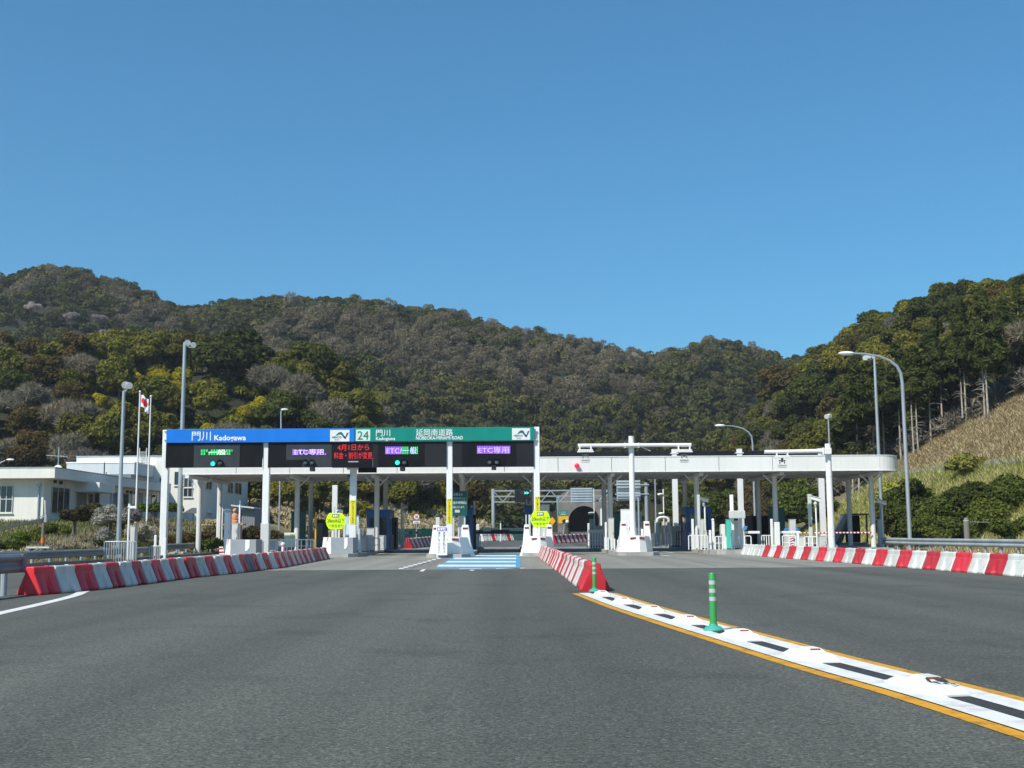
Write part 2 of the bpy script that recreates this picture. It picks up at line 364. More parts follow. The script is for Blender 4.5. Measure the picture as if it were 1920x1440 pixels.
MBLUE = mat_paint('road_paint_blue', (0.07, 0.35, 0.55), 0.4); MBLACK = mat('rubber_pad_black', (0.035, 0.035, 0.036), 0.85, var=0.25, scale=14)
def ribbon(pts, w0, w1, dz):
    """strip along a centre line, between lateral offsets w0 and w1 (positive = to the right of the way it runs)"""
    mb = MB(); vs = []; fs = []; N = len(pts)
    for i, (x, y) in enumerate(pts):
        a = pts[max(0, i-1)]; b = pts[min(N-1, i+1)]; dx, dy = b[0]-a[0], b[1]-a[1]; l = math.hypot(dx, dy); nx_, ny_ = dy/l, -dx/l
        vs += [(x+nx_*w0, y+ny_*w0, g(y)+dz), (x+nx_*w1, y+ny_*w1, g(y)+dz)]
    for i in range(N-1): fs.append((2*i, 2*i+1, 2*i+3, 2*i+2))
    return mb.add(vs, fs)
def catmull(pts, n=8):
    out = []
    for i in range(len(pts)-1):
        p0 = Vector(pts[max(0, i-1)]); p1 = Vector(pts[i]); p2 = Vector(pts[i+1]); p3 = Vector(pts[min(len(pts)-1, i+2)])
        for k in range(n):
            t = k/n; out.append(tuple(0.5*((2*p1)+(p2-p0)*t+(2*p0-5*p1+4*p2-p3)*t*t+(3*p1-p0-3*p2+p3)*t**3)))
    return out+[tuple(pts[-1])]
lo_e = [(1920, 1376), (1777, 1336), (1597, 1289), (1418, 1233), (1284, 1188), (1194, 1158), (1127, 1136), (1080, 1113)]
hi_e = [(1920, 1307), (1732, 1262), (1597, 1231), (1463, 1196), (1329, 1162), (1239, 1137), (1147, 1112)]
LOW = sorted([(G(*p).y, G(*p).x) for p in lo_e]); UPP = sorted([(G(*p).y, G(*p).x) for p in hi_e])
def cen(y): return (interp(y, LOW)+interp(y, UPP))/2
ctl = [(cen(6.9)+(6.9-y)*0.10, y) for y in (1.0, 4.0)]+[(cen(y), y) for y in (7.2, 9.0, 11.0, 13.5, 16.5, 19.5, 22.0, 24.2)]
DIV = catmull(ctl, 8)
WD = (interp(12.0, UPP)-interp(12.0, LOW))/2*0.97
struct('divider_marking_base', ribbon(DIV, -0.24*WD, 0.24*WD, 0.008), MBLACK)
for nm, a, b, m in (('yellow_divider_line', -WD, -WD*0.70, MYEL), ('yellow_divider_line', WD*0.70, WD, MYEL), ('white_divider_line', -WD*0.70, -WD*0.20, MWHITE), ('white_divider_line', WD*0.20, WD*0.70, MWHITE)):
    struct(nm, ribbon(DIV, a, b, 0.0045 if m is MYEL else 0.012), m)
edge_px = [(-60, 1165), (0, 1150), (58, 1137), (117, 1123), (142, 1116), (153, 1111), (160, 1108)]
struct('white_edge_line', ribbon(catmull([tuple(G(*p).xy) for p in edge_px], 6), -0.11, 0.11, 0.0045), MWHITE)
# blue slow-down panel with white bars
def gq(px, py, dz): v = G(px, py); return (v.x, v.y, g(v.y)+dz)
mb = MB(); mb.add([gq(815, 1066, .0045), (gq(975, 1066, .0045)), gq(975, 1040, .0045), gq(858, 1040, .0045)], [(0, 1, 2, 3)]); struct('blue_lane_marking', mb, MBLUE)
for i, (a, b, y0, y1) in enumerate([(862, 968, 1041, 1043.0), (850, 968, 1046, 1048.8), (836, 967.5, 1052.2, 1055.2), (820, 967, 1059, 1063.0)]):
    mb = MB(); mb.add([gq(a-1, y1, .009), gq(b, y1, .009), gq(b, y0, .009), gq(a+3, y0, .009)], [(0, 1, 2, 3)]); struct('white_lane_bar', mb, MWHITE)
mb = MB()
for k in range(9):                                             # stepped white line beside the blue panel
    t = k/8; x = 752+(822-752)*t; y = 1066-(1066-1047)*t; w = 9-3*t
    mb.add([gq(x-w/2-1, y+1.0, .0045), gq(x+w/2, y+1.0, .0045), gq(x+w/2+1.5, y-1.0, .0045), gq(x-w/2+1, y-1.0, .0045)], [(0, 1, 2, 3)])
struct('stepped_white_line', mb, MWHITE)
mb = MB(); mb.add([gq(786, 1071.5, .0045), gq(794, 1071.5, .0045), gq(799, 1067, .0045), gq(792, 1067.8, .0045)], [(0, 1, 2, 3)])
mb.add([gq(880, 1070.2, .0045), gq(888, 1070.2, .0045), gq(890, 1068.6, .0045), gq(882, 1068.6, .0045)], [(0, 1, 2, 3)])
mb.add([gq(861, 1067.2, .0045), gq(903, 1067.2, .0045), gq(903, 1066.2, .0045), gq(861, 1066.2, .0045)], [(0, 1, 2, 3)])
mb.add([gq(930, 1067.0, .0045), gq(983, 1065.6, .0045), gq(983, 1064.8, .0045), gq(930, 1066.0, .0045)], [(0, 1, 2, 3)])
struct('worn_road_marks', mb, MWHITE)
mb = MB()                                                       # saw-cut joints and patches in the concrete
for pts in ([(1215, 1041), (1290, 1050), (1345, 1062)], [(770, 1066), (815, 1050)], [(605, 1051), (640, 1045), (690, 1041)]):
    q = [gq(*p, .003) for p in pts]; m2 = ribbon([(v[0], v[1]) for v in q], -0.03, 0.03, 0.003); mb.add(m2.v, m2.f)
struct('pavement_joints', mb, DGREY)
mb = MB()
for pts in ([(1045, 1037), (1140, 1036)], [(1225, 1038), (1255, 1043)], [(690, 1042), (740, 1036)], [(1235, 1034), (1262, 1037)]):
    q = [gq(*p, .0045) for p in pts]; m2 = ribbon([(v[0], v[1]) for v in q], -0.15, 0.15, 0.0045); mb.add(m2.v, m2.f)
struct('faded_white_marks', mb, mat_paint('faded_paint', (0.45, 0.45, 0.43), 0.6))
# ------------------------------------------------------------------ divider pods and flexible posts
pod_px = [(1129, 1118), (1171, 1132), (1225, 1149), (1296, 1169), (1398, 1198), (1541, 1236), (1772, 1294)]
def make_pod(scuffed=False):
    mb = MB(); L2, W2 = 0.47, 0.135
    pr = [(-L2, 0.014), (-L2*0.93, 0.03), (-L2*0.66, 0.064), (-0.115, 0.070), (-0.085, 0.100), (0.085, 0.100), (0.115, 0.070), (L2*0.66, 0.064), (L2*0.93, 0.03), (L2, 0.014)]
    vs = []; fs = []
    for y, z in pr:
        k = 1.0 if abs(y) < L2*0.8 else 0.90; i_ = 0.42 if z > 0.09 else 0.68
        vs += [(-W2*k, y, 0.0), (-W2*k, y, 0.012), (-W2*k*i_, y, z), (W2*k*i_, y, z), (W2*k, y, 0.012), (W2*k, y, 0.0)]
    n = len(pr)
    for i in range(n-1):
        for j in range(5): fs.append((i*6+j, (i+1)*6+j, (i+1)*6+j+1, i*6+j+1))
    fs += [tuple(range(6)), tuple(range((n-1)*6, n*6))[::-1]]
    mb.add(vs, fs); return mb
PODM = mat('rubber_white', (0.78, 0.78, 0.76), 0.5, var=0.03, scale=5, dirt=0.12)
PODS = mat('rubber_white_scuffed', (0.70, 0.70, 0.68), 0.5, var=0.05, scale=5, dirt=0.55)
pod_names = ['closest to the red end of the centre barrier', 'second beyond the barrier end', 'midway between the two green posts', 'just behind the single green post',
             'just in front of the single green post', 'between the green post and the scuffed hump', 'with black tyre scuffs across its top']
body_me = None
for i, p in enumerate(pod_px):
    v = G(*p); y = v.y+0.02; x = cen(y); ang = math.atan2(-(cen(y+0.5)-cen(y-0.5)), 1.0)
    t = thing('lane_divider_hump', (x, y, 0.012), 'white rubber lane hump with amber reflector, '+pod_names[i], 'lane divider', 'humps along the yellow and white divider line')
    t.rotation_euler = (0, 0, ang)
    mb = make_pod(); b = mb.build('hump_body', PODS if i == 6 else PODM, t, local=True)
    if i == 6:                                                  # black tyre rubber dragged over its near half
        rs = random.Random(5)
        zt = lambda yy: interp(-yy, [(.085, .100), (.115, .070), (.31, .064), (.437, .03)])+.003
        for k in range(11):
            xx = rs.uniform(-.075, .06); ya_ = -rs.uniform(.10, .30); l_ = rs.uniform(.04, .12); w_ = rs.uniform(.006, .02); sl_ = rs.uniform(-.03, .05)
            ms = MB(); ms.add([(xx-w_, ya_, zt(ya_)), (xx+w_, ya_+.01, zt(ya_+.01)), (xx+w_*.6+sl_, ya_-l_, zt(ya_-l_)), (xx-w_*.5+sl_, ya_-l_*.9, zt(ya_-l_*.9))], [(0, 1, 2, 3)]); ms.build('tyre_scuff', MBLACK, b, local=True)
    for s in (-1, 1):
        mr_ = MB(); mr_.box(-0.05, 0.05, -0.106 if s < 0 else 0.096, -0.096 if s < 0 else 0.106, 0.074, 0.097); mr_.build('reflector', AMBER, b, local=True)
def green_post(px, py, label):
    v = G(px, py); x, y = v.x, v.y; t = thing('flexible_post', (x, y, 0.012), label, 'post', 'green flexible posts on the divider line')
    mb = MB(); mb.lathe((x, y, 0.012), [(0.125, 0), (0.125, 0.015), (0.095, 0.045), (0.055, 0.06), (0.05, 0.085)], 20); mb.build('base', PTEAL, t, smooth=True)
    mb = MB(); mb.lathe((x, y, 0.012), [(0.043, 0.07), (0.043, 0.685), (0.036, 0.70)], 18); s = mb.build('shaft', PGREEN, t, smooth=True)
    for z in (0.56, 0.46, 0.36):
        mb = MB(); mb.lathe((x, y, 0.012), [(0.0445, z), (0.0445, z+0.048)], 18); mb.build('reflective_band', REFL, s, smooth=True)
green_post(1338, 1184, 'green flexible post with three silver bands standing alone between white humps')
green_post(1115, 1110.5, 'green flexible post with silver bands in front of the red barrier end')
# ------------------------------------------------------------------ water-filled barrier segments
def barrier_mesh(name, L, m, low=0.0):
    pr = [(.285, 0.0), (.29, .05), (.265, .10), (.132, .405), (.116, .435), (.110, .55), (.085, .585)]
    if m is RED and low == 0.0: pr = [(x*.985, z) for x, z in pr]
    S = [(0.0, 0.90, 0), (0.02, 1.0, 0), (L*.36, 1.0, 0), (L*.40, 1.0, 1), (L*.58, 1.0, 1), (L*.62, 1.0, 0), (L-.06, 1.0, 0), (L-.045, 0.90, 0)]
    vs = []; fs = []; full = None
    for y, k, gr in S:
        ring = []
        for i, (x, z) in enumerate(pr):
            xx = x*k
            if gr and i in (1, 2): xx -= 0.10
            if gr and i == 0: xx -= 0.09
            if gr and i == 3: xx -= 0.0
            ring.append((xx, y, z*(1 if k == 1.0 else 0.975)))
        ring = ring+[(-x, y, z) for x, y, z in ring[::-1]]; vs += ring; full = len(ring)
    for i in range(len(S)-1):
        for j in range(full): fs.append((i*full+j, (i+1)*full+j, (i+1)*full+(j+1) % full, i*full+(j+1) % full))
    fs += [tuple(range(full)), tuple(range((len(S)-1)*full, len(S)*full))[::-1]]
    mb = MB(); mb.add(vs, fs)
    if low == 0.0:
        mb.box(-0.045, 0.045, L*.72, L*.80, .584, .60)            # filler cap
        mb.cyl((0, L-.04, .12), (0, L-.04, .47), .05, n=10)       # coupling at the end
    ob = mb.build(name, m, bevel=0.008); ob.data.shade_smooth(); ob.data.set_sharp_from_angle(angle=R(38)); return ob
def row(pts, L, pattern, rowname, group, special):
    """segments laid end to end along pts (x, y)"""
    protos = {}
    for i, c in enumerate(pattern):
        s = i*L; d = 0
        for (xa, ya), (xb, yb) in zip(pts, pts[1:]):
            l = math.hypot(xb-xa, yb-ya)
            if s <= d+l or (xb, yb) == pts[-1]:
                t = (s-d)/l; x = xa+(xb-xa)*t; y = ya+(yb-ya)*t; ang = math.atan2(-(xb-xa), yb-ya); break
            d += l
        if c not in protos:
            o = barrier_mesh({'r': 'red_barrier_segment', 'w': 'white_barrier_segment', 'g': 'grey_barrier_segment'}[c], L, {'r': RED, 'w': PWHITE, 'g': PGREY}[c]); protos[c] = o
        else:
            o = protos[c].copy(); C.objects.link(o)
        o.location = (x+random.uniform(-.018, .018), y, g(y)+0.002); o.rotation_euler = (random.uniform(-.004, .004), random.uniform(-.006, .006), ang+random.uniform(-.012, .012))
        col = {'r': 'red', 'w': 'white', 'g': 'grey'}[c]
        if i in special: tag(o, special[i], 'traffic barrier', group)
        else: tag(o, f'{col} plastic water-filled barrier segment in the row {rowname}', 'traffic barrier', group+f', {col} ones')
gl = [G(61, 1116), G(161, 1107), G(258, 1095.5), G(339, 1084.5), G(433, 1075), G(517, 1065), G(612, 1047.5)]
LROW = [(v.x-0.08, v.y) for v in gl]
LEN = sum(math.hypot(b[0]-a[0], b[1]-a[1]) for a, b in zip(LROW, LROW[1:]))
pat = list('rwrwrwrwrwrwrwrwrwrgrwrwrwrwrwrwrwrwrwrgrwrwrr'); LL = LEN/len(pat)
row(LROW, LL, pat, 'along the left edge of the lane', 'barriers between guardrail and driving lane',
    {0: 'red barrier segment ending the row beside the guardrail, its bare end showing', 19: 'dark grey barrier segment, only one between red ones near the grey panel nose', 39: 'grey segment close to the tollgate end of its row'})
gr_ = [G(1110, 1109), G(1018, 1041)]
CROW = [(1.73, 25.45), (1.70, 40.0), (1.60, 63.0)]
row(CROW, 1.06, list('rrwrwrwrwrwrrwrwrwrwrwrrwrwrwrwrwrwrw'), 'down the middle of the road', 'barriers down the middle', {0: 'bright red barrier segment whose end faces the road beside a green post'})
mb = MB(); x0 = CROW[0][0]; y0 = CROW[0][1]
o = barrier_mesh('red_barrier_end', 0.34, RED, low=1.0); o.scale = (1.12, 1, 1.0); o.location = (x0, y0-0.40, 0.002)
tag(o, 'flared red end piece closing the middle barrier row, just behind a green post', 'traffic barrier', 'barriers down the middle')
RB = [(1390, 1040.5), (1640, 1060), (1918, 1082)]
rr_ = sorted([(G(*p).x+0.22, G(*p).y) for p in RB], key=lambda q: q[1])
sl = (rr_[-1][0]-rr_[0][0])/(rr_[-1][1]-rr_[0][1])
RROW = [(rr_[-1][0], rr_[-1][1])]; RROW = [(rr_[0][0]-sl*(rr_[0][1]-25.2), 25.2)]+rr_
RL = math.hypot(RROW[-1][0]-RROW[0][0], RROW[-1][1]-RROW[0][1]); nseg = int(RL/1.19)
row(RROW, RL/nseg, [('rw'[i % 2]) if i < nseg-3 else 'w' for i in range(nseg)], 'in front of the far guardrail', 'barriers on the far side of the entry lanes', {nseg-1: 'white barrier segment at the tollgate tip of the long entry-lane row'})
# ------------------------------------------------------------------ guardrails
def w_profile(hh): # (offset towards road, z)
    return [(0.0, -hh/2), (.03, -hh/2+.02), (.075, -hh*.33), (.075, -hh*.2), (.02, -hh*.06), (.02, hh*.06), (.075, hh*.2), (.075, hh*.33), (.03, hh/2-.02), (0, hh/2)]
def guardrail(label, pts, zc, hh, post_gap, side, post_h=None, z_off=0.0, cap=True, m=None):
    m = m or GALV2
    """pts (x, y) ; side +1 = corrugated face towards +x"""
    root = thing('guardrail', (pts[0][0], pts[0][1], g(pts[0][1])), label, 'guardrail', None)
    pr = w_profile(hh); pr2 = pr+[(o-.008, z) for o, z in pr[::-1]]
    mb = MB(); vs = []; fs = []; n = len(pr2)
    for x, y in pts: vs += [(x+side*o, y, g(y)+zc+z) for o, z in pr2]
    for i in range(len(pts)-1):
        for j in range(n): fs.append((i*n+j, (i+1)*n+j, (i+1)*n+(j+1) % n, i*n+(j+1) % n))
    fs += [tuple(range(n)), tuple(range((len(pts)-1)*n, len(pts)*n))[::-1]]
    mb.add(vs, fs); mb.build('beam', m, root)
    if cap:
        mb = MB(); x, y = pts[0]; mb.cyl((x+side*.03, y, g(y)+zc-hh/2), (x+side*.03, y, g(y)+zc+hh/2), .09, n=10); mb.build('end_cap', m, root, smooth=True)
    d = 0; nxt = 0.6
    for (xa, ya), (xb, yb) in zip(pts, pts[1:]):
        l = math.hypot(xb-xa, yb-ya)
        while nxt < d+l:
            t = (nxt-d)/l; x = xa+(xb-xa)*t; y = ya+(yb-ya)*t
            mp_ = MB(); mp_.cyl((x-side*.09, y, g(y)+z_off-.3), (x-side*.09, y, g(y)+zc+hh*.35), .065, n=10)
            p_ = mp_.build('post', GALV2, root, smooth=True)
            mq = MB(); mq.box(min(x-side*.03, x+side*.012), max(x-side*.03, x+side*.012), y-.05, y+.05, g(y)+zc-.11, g(y)+zc+.11); mq.build('bracket', GALV, p_)
            nxt += post_gap
        d += l
    return root
a = G(40, 1118); 
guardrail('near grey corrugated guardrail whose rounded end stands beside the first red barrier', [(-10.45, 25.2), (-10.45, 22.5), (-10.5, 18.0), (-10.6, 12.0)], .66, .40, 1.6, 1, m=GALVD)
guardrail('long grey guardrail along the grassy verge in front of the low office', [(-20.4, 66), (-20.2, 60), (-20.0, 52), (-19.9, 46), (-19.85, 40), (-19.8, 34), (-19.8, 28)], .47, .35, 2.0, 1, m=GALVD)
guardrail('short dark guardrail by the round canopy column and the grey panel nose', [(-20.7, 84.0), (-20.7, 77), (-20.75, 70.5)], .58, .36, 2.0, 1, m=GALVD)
guardrail('bright galvanised guardrail in front of the green bushes below the grass slope', [(24.4, 78.0), (24.4, 72), (24.4, 66), (24.4, 60), (24.4, 52), (24.4, 40)], .62, .41, 2.0, -1)
# ------------------------------------------------------------------ toll islands
ISL = [(-15.2, 64.5, 90, 2.3), (-9.85, 65.5, 92, 2.3), (-3.45, 62.5, 92, 2.3), (1.62, 64.5, 92, 2.2), (6.95, 65.0, 92, 2.3), (12.9, 67.5, 93, 2.4), (18.0, 66.5, 93, 3.0), (23.4, 74.5, 90, 1.7)]
for i, (x, y0, y1, w) in enumerate(ISL):
    mb = MB(); n = 9; ya = y0+0.5
    for k in range(n):
        a_ = ya+(y1-ya)*k/n; b_ = ya+(y1-ya)*(k+1)/n; z = .20+g((a_+b_)/2)
        mb.box(x-w/2, x-w/2+.17, a_, b_-.012, -.2, z); mb.box(x+w/2-.17, x+w/2, a_, b_-.012, -.2, z); mb.box(x-w/2+.17, x+w/2-.17, a_, b_, -.2, z-.004)
    mb.slab([(x-w/2, ya), (x+w/2, ya), (x+w*.32, y0), (x-w*.32, y0)], -.2, .19)
    struct('toll_island_kerb', mb, CONC)
def IZ(y): return .20+g(y)
# ------------------------------------------------------------------ sign gantry
YG = 67.5
root = thing('sign_gantry', P(660, 1040, YG), 'tollgate sign gantry with a blue and a green name board over dark lane displays', 'sign gantry')
def gpost(px, w, ptop, zb, depth=.36, sheath=None):
    mb = MB(); a = P(px-w/2, ptop, YG); b = P(px+w/2, ptop, YG); xc = (P(px, 1000, YG).x)
    hw = (b.x-a.x)/2; zt = a.z
    mb.box(xc-hw, xc+hw, YG+.05, YG+.05+depth, zb, zt); p_ = mb.build('post', WHITE2, root, bevel=.02)
    m2 = MB(); m2.box(xc-hw-.09, xc+hw+.09, YG-.03, YG+depth+.13, zb-.01, zb+.05); m2.build('base_plate', GALV, p_)
    if sheath:
        m3 = MB(); m3.box(xc-hw-.05, xc+hw+.05, YG, YG+depth+.1, zb+.05, sheath); m3.build('sheath', LGREY, p_, bevel=.015)
    return p_
gpost(304.5, 12, 806, .1); gpost(496, 12, 829, .2, sheath=P(496, 981, YG).z); gpost(842.5, 11, 827, .2); gpost(1007.5, 11, 800, .2)
# name boards
def board(px0, px1, py0, py1, m, name):
    mb = MB(); mb.pbox(px0, px1, py0, py1, YG-.18, .14); return mb.build(name, m, root, bevel=.01)
zt = P(660, 803, YG-.18).z; zb = P(660, 828.2, YG-.18).z
mb = MB(); mb.box(P(312, 815, YG-.18).x, P(664.5, 815, YG-.18).x, YG-.18, YG-.02, zb, zt); bb = mb.build('blue_name_board', BLUE, root, bevel=.008)
mb = MB(); mb.box(P(665, 815, YG-.18).x, P(1002, 815, YG-.18).x, YG-.18, YG-.02, zb+.02, zt+.02); gb = mb.build('green_name_board', GREEN, root, bevel=.008)
mb = MB(); mb.box(P(312, 815, YG).x, P(1002, 815, YG).x, YG-.015, YG+.04, zb-.02, zt-.05); mb.build('board_backing', GALV, root)
YT = YG-.19
lettering('門川', 360, 395, 809.5, 826, YT, TXTW, 'lettering', bb, .0); lettering('Kadogawa', 402, 461, 816, 828.5, YT, TXTW, 'lettering', bb, .018)
lettering('門川', 705, 731.5, 806, 818, YT, TXTW, 'lettering', gb, .0); lettering('Kadogawa', 705, 741, 819.3, 827, YT, TXTW, 'lettering', gb, .01)
lettering('延岡南道路', 780, 849, 804.5, 817, YT, TXTW, 'lettering', gb, .0); lettering('NOBEOKA-MINAMI ROAD', 780, 868, 818, 824, YT, TXTW, 'lettering', gb, .01)
def logo(px0, px1, py0, py1, par):
    mb = MB(); mb.pbox(px0, px1, py0, py1, YT, .03); q = mb.build('logo_plate', mat('plate_white', (0.70, 0.74, 0.72), .4, var=.02), par)
    def poly(pts, m, nm):
        m2 = MB(); m2.add([P(px0+(px1-px0)*u, py1+(py0-py1)*v, YT-.012) for u, v in pts], [tuple(range(len(pts)))]); m2.build(nm, m, q)
    poly([(.28, .50), (.36, .66), (.46, .80), (.56, .84), (.63, .78), (.69, .62), (.74, .42), (.79, .22), (.72, .30), (.62, .50), (.55, .60), (.47, .60), (.38, .54)], LOGOT, 'logo_arc')
    poly([(.79, .20), (.70, .34), (.66, .47), (.72, .52), (.80, .40), (.86, .72), (.97, .80), (.90, .55)], LOGON, 'logo_vee')
    lettering('NEXCO', px0+(px1-px0)*.10, px0+(px1-px0)*.58, py1+(py0-py1)*.44, py1+(py0-py1)*.28, YT-.012, LOGON, 'lettering', q, .02)
    lettering('西日本', px0+(px1-px0)*.24, px0+(px1-px0)*.50, py1+(py0-py1)*.20, py1+(py0-py1)*.08, YT-.012, LOGON, 'lettering', q)
logo(619, 655, 806.2, 827.6, bb); logo(960, 994, 803, 824.6, gb)
mb = MB(); mb.pbox(667.5, 694, 805.5, 826.5, YT, .03); q = mb.build('number_plate', mat('plate_mint', (0.56, 0.72, 0.64), .4, var=.02), gb)
lettering('24', 670.5, 691, 808.5, 824, YT-.012, TXTG, 'lettering', q, .0)
# display panels
YD = YG-.05
def panel(px0, px1, py0, py1, m, nm, dy=0, d=.12, par=None):
    mb = MB(); mb.pbox(px0, px1, py0, py1, YD-dy, d); return mb.build(nm, m, par or root, bevel=.006)
def led(px0, px1, py0, py1, m, par, cols, rows=1, skip=0.0, seed=1):
    rr = random.Random(seed); mb = MB()
    for i in range(cols):
        for j in range(rows):
            if rr.random() < skip: continue
            w = (px1-px0)/cols; hh_ = (py1-py0)/rows
            a = P(px0+w*i+.15*w, py0+hh_*j+.06*hh_, YD-.05); b = P(px0+w*(i+1)-.15*w, py0+hh_*(j+1)-.06*hh_, YD-.05)
            mb.add([(a.x, YD-.05, b.z), (b.x, YD-.05, b.z), (b.x, YD-.05, a.z), (a.x, YD-.05, a.z)], [(0, 1, 2, 3)])
    return mb.build('lit_cells', m, par)
def signal(px, py, on, par):
    c = P(px, py, YD-.05); mb = MB(); mb.cyl((c.x, YD-.02, c.z), (c.x, YD-.16, c.z), .155, n=18); s = mb.build('signal_housing', BLACK, par, smooth=True)
    mb = MB(); mb.ball((c.x, YD-.165, c.z), .135, 14, sy=.3); mb.build('signal_lens', LAMPG if on else LAMPO, s, smooth=True)
    mb = MB()
    for k in range(9):
        a0 = math.pi*k/9; a1 = math.pi*(k+1)/9
        mb.add([(c.x+.165*math.cos(a), y, c.z+.165*math.sin(a)) for a, y in ((a0, YD-.16), (a1, YD-.16), (a1, YD-.34+.1*abs(math.cos(a1))), (a0, YD-.34+.1*abs(math.cos(a0))))], [(0, 1, 2, 3)])
    mb.build('signal_hood', BLACK, s)
p1 = panel(311.5, 491, 829.5, 876, BLACK, 'lane_display'); s1 = panel(364, 449, 833.5, 875.5, SCREEN, 'screen', .012, .02, p1)
led(376, 437, 842.5, 853.5, LEDG, s1, 13, 2, .18, 3); led(420, 436, 843, 853, mat('led_dim_violet', (.30, .26, .36), .5, emit=.35), s1, 4, 2, .35, 8)
lettering('一般', 391, 423, 843, 853, YD-.056, mat('led_pale_green', (.55, .95, .6), .5, emit=.6), 'lettering', s1, .01)
signal(400, 869.5, True, p1); signal(413.5, 867.5, False, p1)
p2 = panel(503, 623, 829.5, 876, BLACK, 'lane_display'); s2 = panel(537, 622, 832, 862, SCREEN, 'screen', .012, .02, p2); panel(567, 622, 862.4, 875.4, SCREEN, 'lower_screen', .012, .02, p2)
led(548, 612, 842, 853.5, mat('led_violet_dim', (.26, .14, .62), .5, emit=.5), s2, 16, 3, .45, 5); lettering('ETC専用', 552, 607, 842, 853, YD-.056, LEDL, 'lettering', s2, .02)
signal(573, 867, False, p2); signal(585.5, 867, False, p2)
p3 = panel(623.5, 698.5, 829.5, 876.5, BLACK, 'message_board', .02)
lettering('4月1日から', 633, 692, 833.5, 844.5, YD-.035, LEDR, 'lettering', p3, .0); lettering('料金・割引が変更', 626.5, 698, 848, 860, YD-.035, LEDR, 'lettering', p3, .0)
panel(653, 672, 864.5, 866.8, GREY, 'message_board_handle', .03, .03, p3)
p4 = panel(699.5, 837, 829, 875.5, BLACK2, 'lane_display'); s4 = panel(709, 796, 831, 875, BLACK, 'screen', .012, .02, p4)
led(722, 752, 836.5, 852.5, LEDP, s4, 9, 1, 0, 2); led(752, 784, 836.5, 852.5, LEDG, s4, 9, 1, .1, 4)
lettering('ETC/一般', 725, 781, 839, 850.5, YD-.058, LEDL, 'lettering', s4, .0); signal(745.5, 867.5, True, p4); signal(758.5, 866.5, False, p4)
p5 = panel(848.5, 1001, 828, 875, BLACK2, 'lane_display'); s5 = panel(866, 968, 830, 874, BLACK, 'screen', .012, .02, p5)
led(894, 957, 835, 851.5, LEDP, s5, 20, 1, 0, 2); lettering('ETC専用', 897, 954, 838, 849.5, YD-.058, LEDL, 'lettering', s5, .0)
signal(918, 866, False, p5); signal(931.5, 866, False, p5)
for px, py in ((585, 879), (754.5, 878.5), (926, 876.5)):
    mb = MB(); mb.pbox(px-4.5, px+4.5, py-4, py+4.5, YD-.25, .3); s = mb.build('vehicle_sensor', BLACK2, root, bevel=.03)
    mb = MB(); mb.pbox(px-3, px+3, py+.5, py+3.5, YD-.27, .02); mb.build('sensor_window', GLASS, s)
for px in (312, 1000):
    for py in (808, 824):
        mb = MB(); c = P(px if px < 500 else 1003, py, YG); mb.cyl((c.x-.12, YG-.02, c.z), (c.x+.12, YG-.02, c.z), .05, n=10); mb.build('board_clamp', WHITE2, root)
# extra column under the message board
YS = 68.6
root2 = thing('message_board_column', P(661, 1038, YS), 'white square column below the red message board with a yellow sticker', 'column')
mb = MB(); mb.pbox(656, 667, 878, 1000, YS, .34, z0=.2); mb.build('shaft', WHITE2, root2, bevel=.02)
mb = MB(); mb.pbox(650, 671, 874.5, 880, YS-.12, .5); mb.build('head_box', WHITE2, root2, bevel=.02)
mb = MB(); mb.pbox(671.5, 706, 876.5, 886, YS+.2, .15); mb.build('dark_box', BLACK2, root2)
mb = MB(); mb.pbox(651, 656, 890, 895, YS-.1, .3); mb.build('camera', DGREY, root2)
def sticker(px0, px1, py0, py1, Y, parent):
    mb = MB(); mb.pbox(px0, px1, py0, py1, Y-.012, .010); s = mb.build('yellow_sticker', YEL, parent)
    T = '不正通行カメラ監視中'; hh_ = (py1-py0-6)/len(T)
    lettering('注意', px0+1.3, px1-1.3, py0+1.2, py0+3.8, Y-.016, TXTK, 'lettering', s)
    for k, ch in enumerate(T):
        lettering(ch, (px0+px1)/2-1.9, (px0+px1)/2+1.9, py0+5+hh_*k+.2, py0+5+hh_*(k+1)-.5, Y-.016, TXTK, 'lettering', s)
sticker(656.5, 666.5, 938, 983, YS, root2)
sticker(837.8, 847.2, 935, 982, YG+.05, root); sticker(1003, 1012.4, 931, 976, YG+.05, root)
# ------------------------------------------------------------------ canopy
YC = 74.0; YB = 84.5
zf0 = P(700, 886.7, YC).z; zf1 = zf0+.90
can = thing('toll_canopy', (0, 80, g(80)), 'long flat white toll canopy with a rounded end roofing all the lanes', 'canopy')
xl = P(342, 885, YC).x; xr = P(1676, 868, YC).x+.62; RC = 1.5
out = [(xl, YB), (xl, YC)]
arc = [(xr-RC+RC*math.sin(a), YC+RC-RC*math.cos(a)) for a in [math.pi/2*k/10 for k in range(11)]]
poly = out+arc+[(xr, YB)]
mb = MB(); npan = 13                                            # fascia panels with open joints
xe = xr-RC
for k in range(npan):
    a = xl+(xe-xl)*k/npan; b = xl+(xe-xl)*(k+1)/npan
    mb.box(a+.016, b-.016, YC, YC+.08, zf0, zf1)
for (x0, y0), (x1, y1) in zip(arc, arc[1:]):
    cx = xr-RC; cy = YC+RC; i0 = (cx+(x0-cx)*.94, cy+(y0-cy)*.94); i1 = (cx+(x1-cx)*.94, cy+(y1-cy)*.94)
    mb.slab([(x0, y0), (x1, y1), i1, i0], zf0, zf1)
mb.box(xr-.08, xr, YC+RC+.005, YB, zf0, zf1); mb.box(xl, xl+.08, YC+.085, YB, zf0, zf1); mb.box(xl+.085, xr-.085, YB-.08, YB, zf0, zf1)
mb.build('fascia', FASC, can)
mb = MB(); off = .03
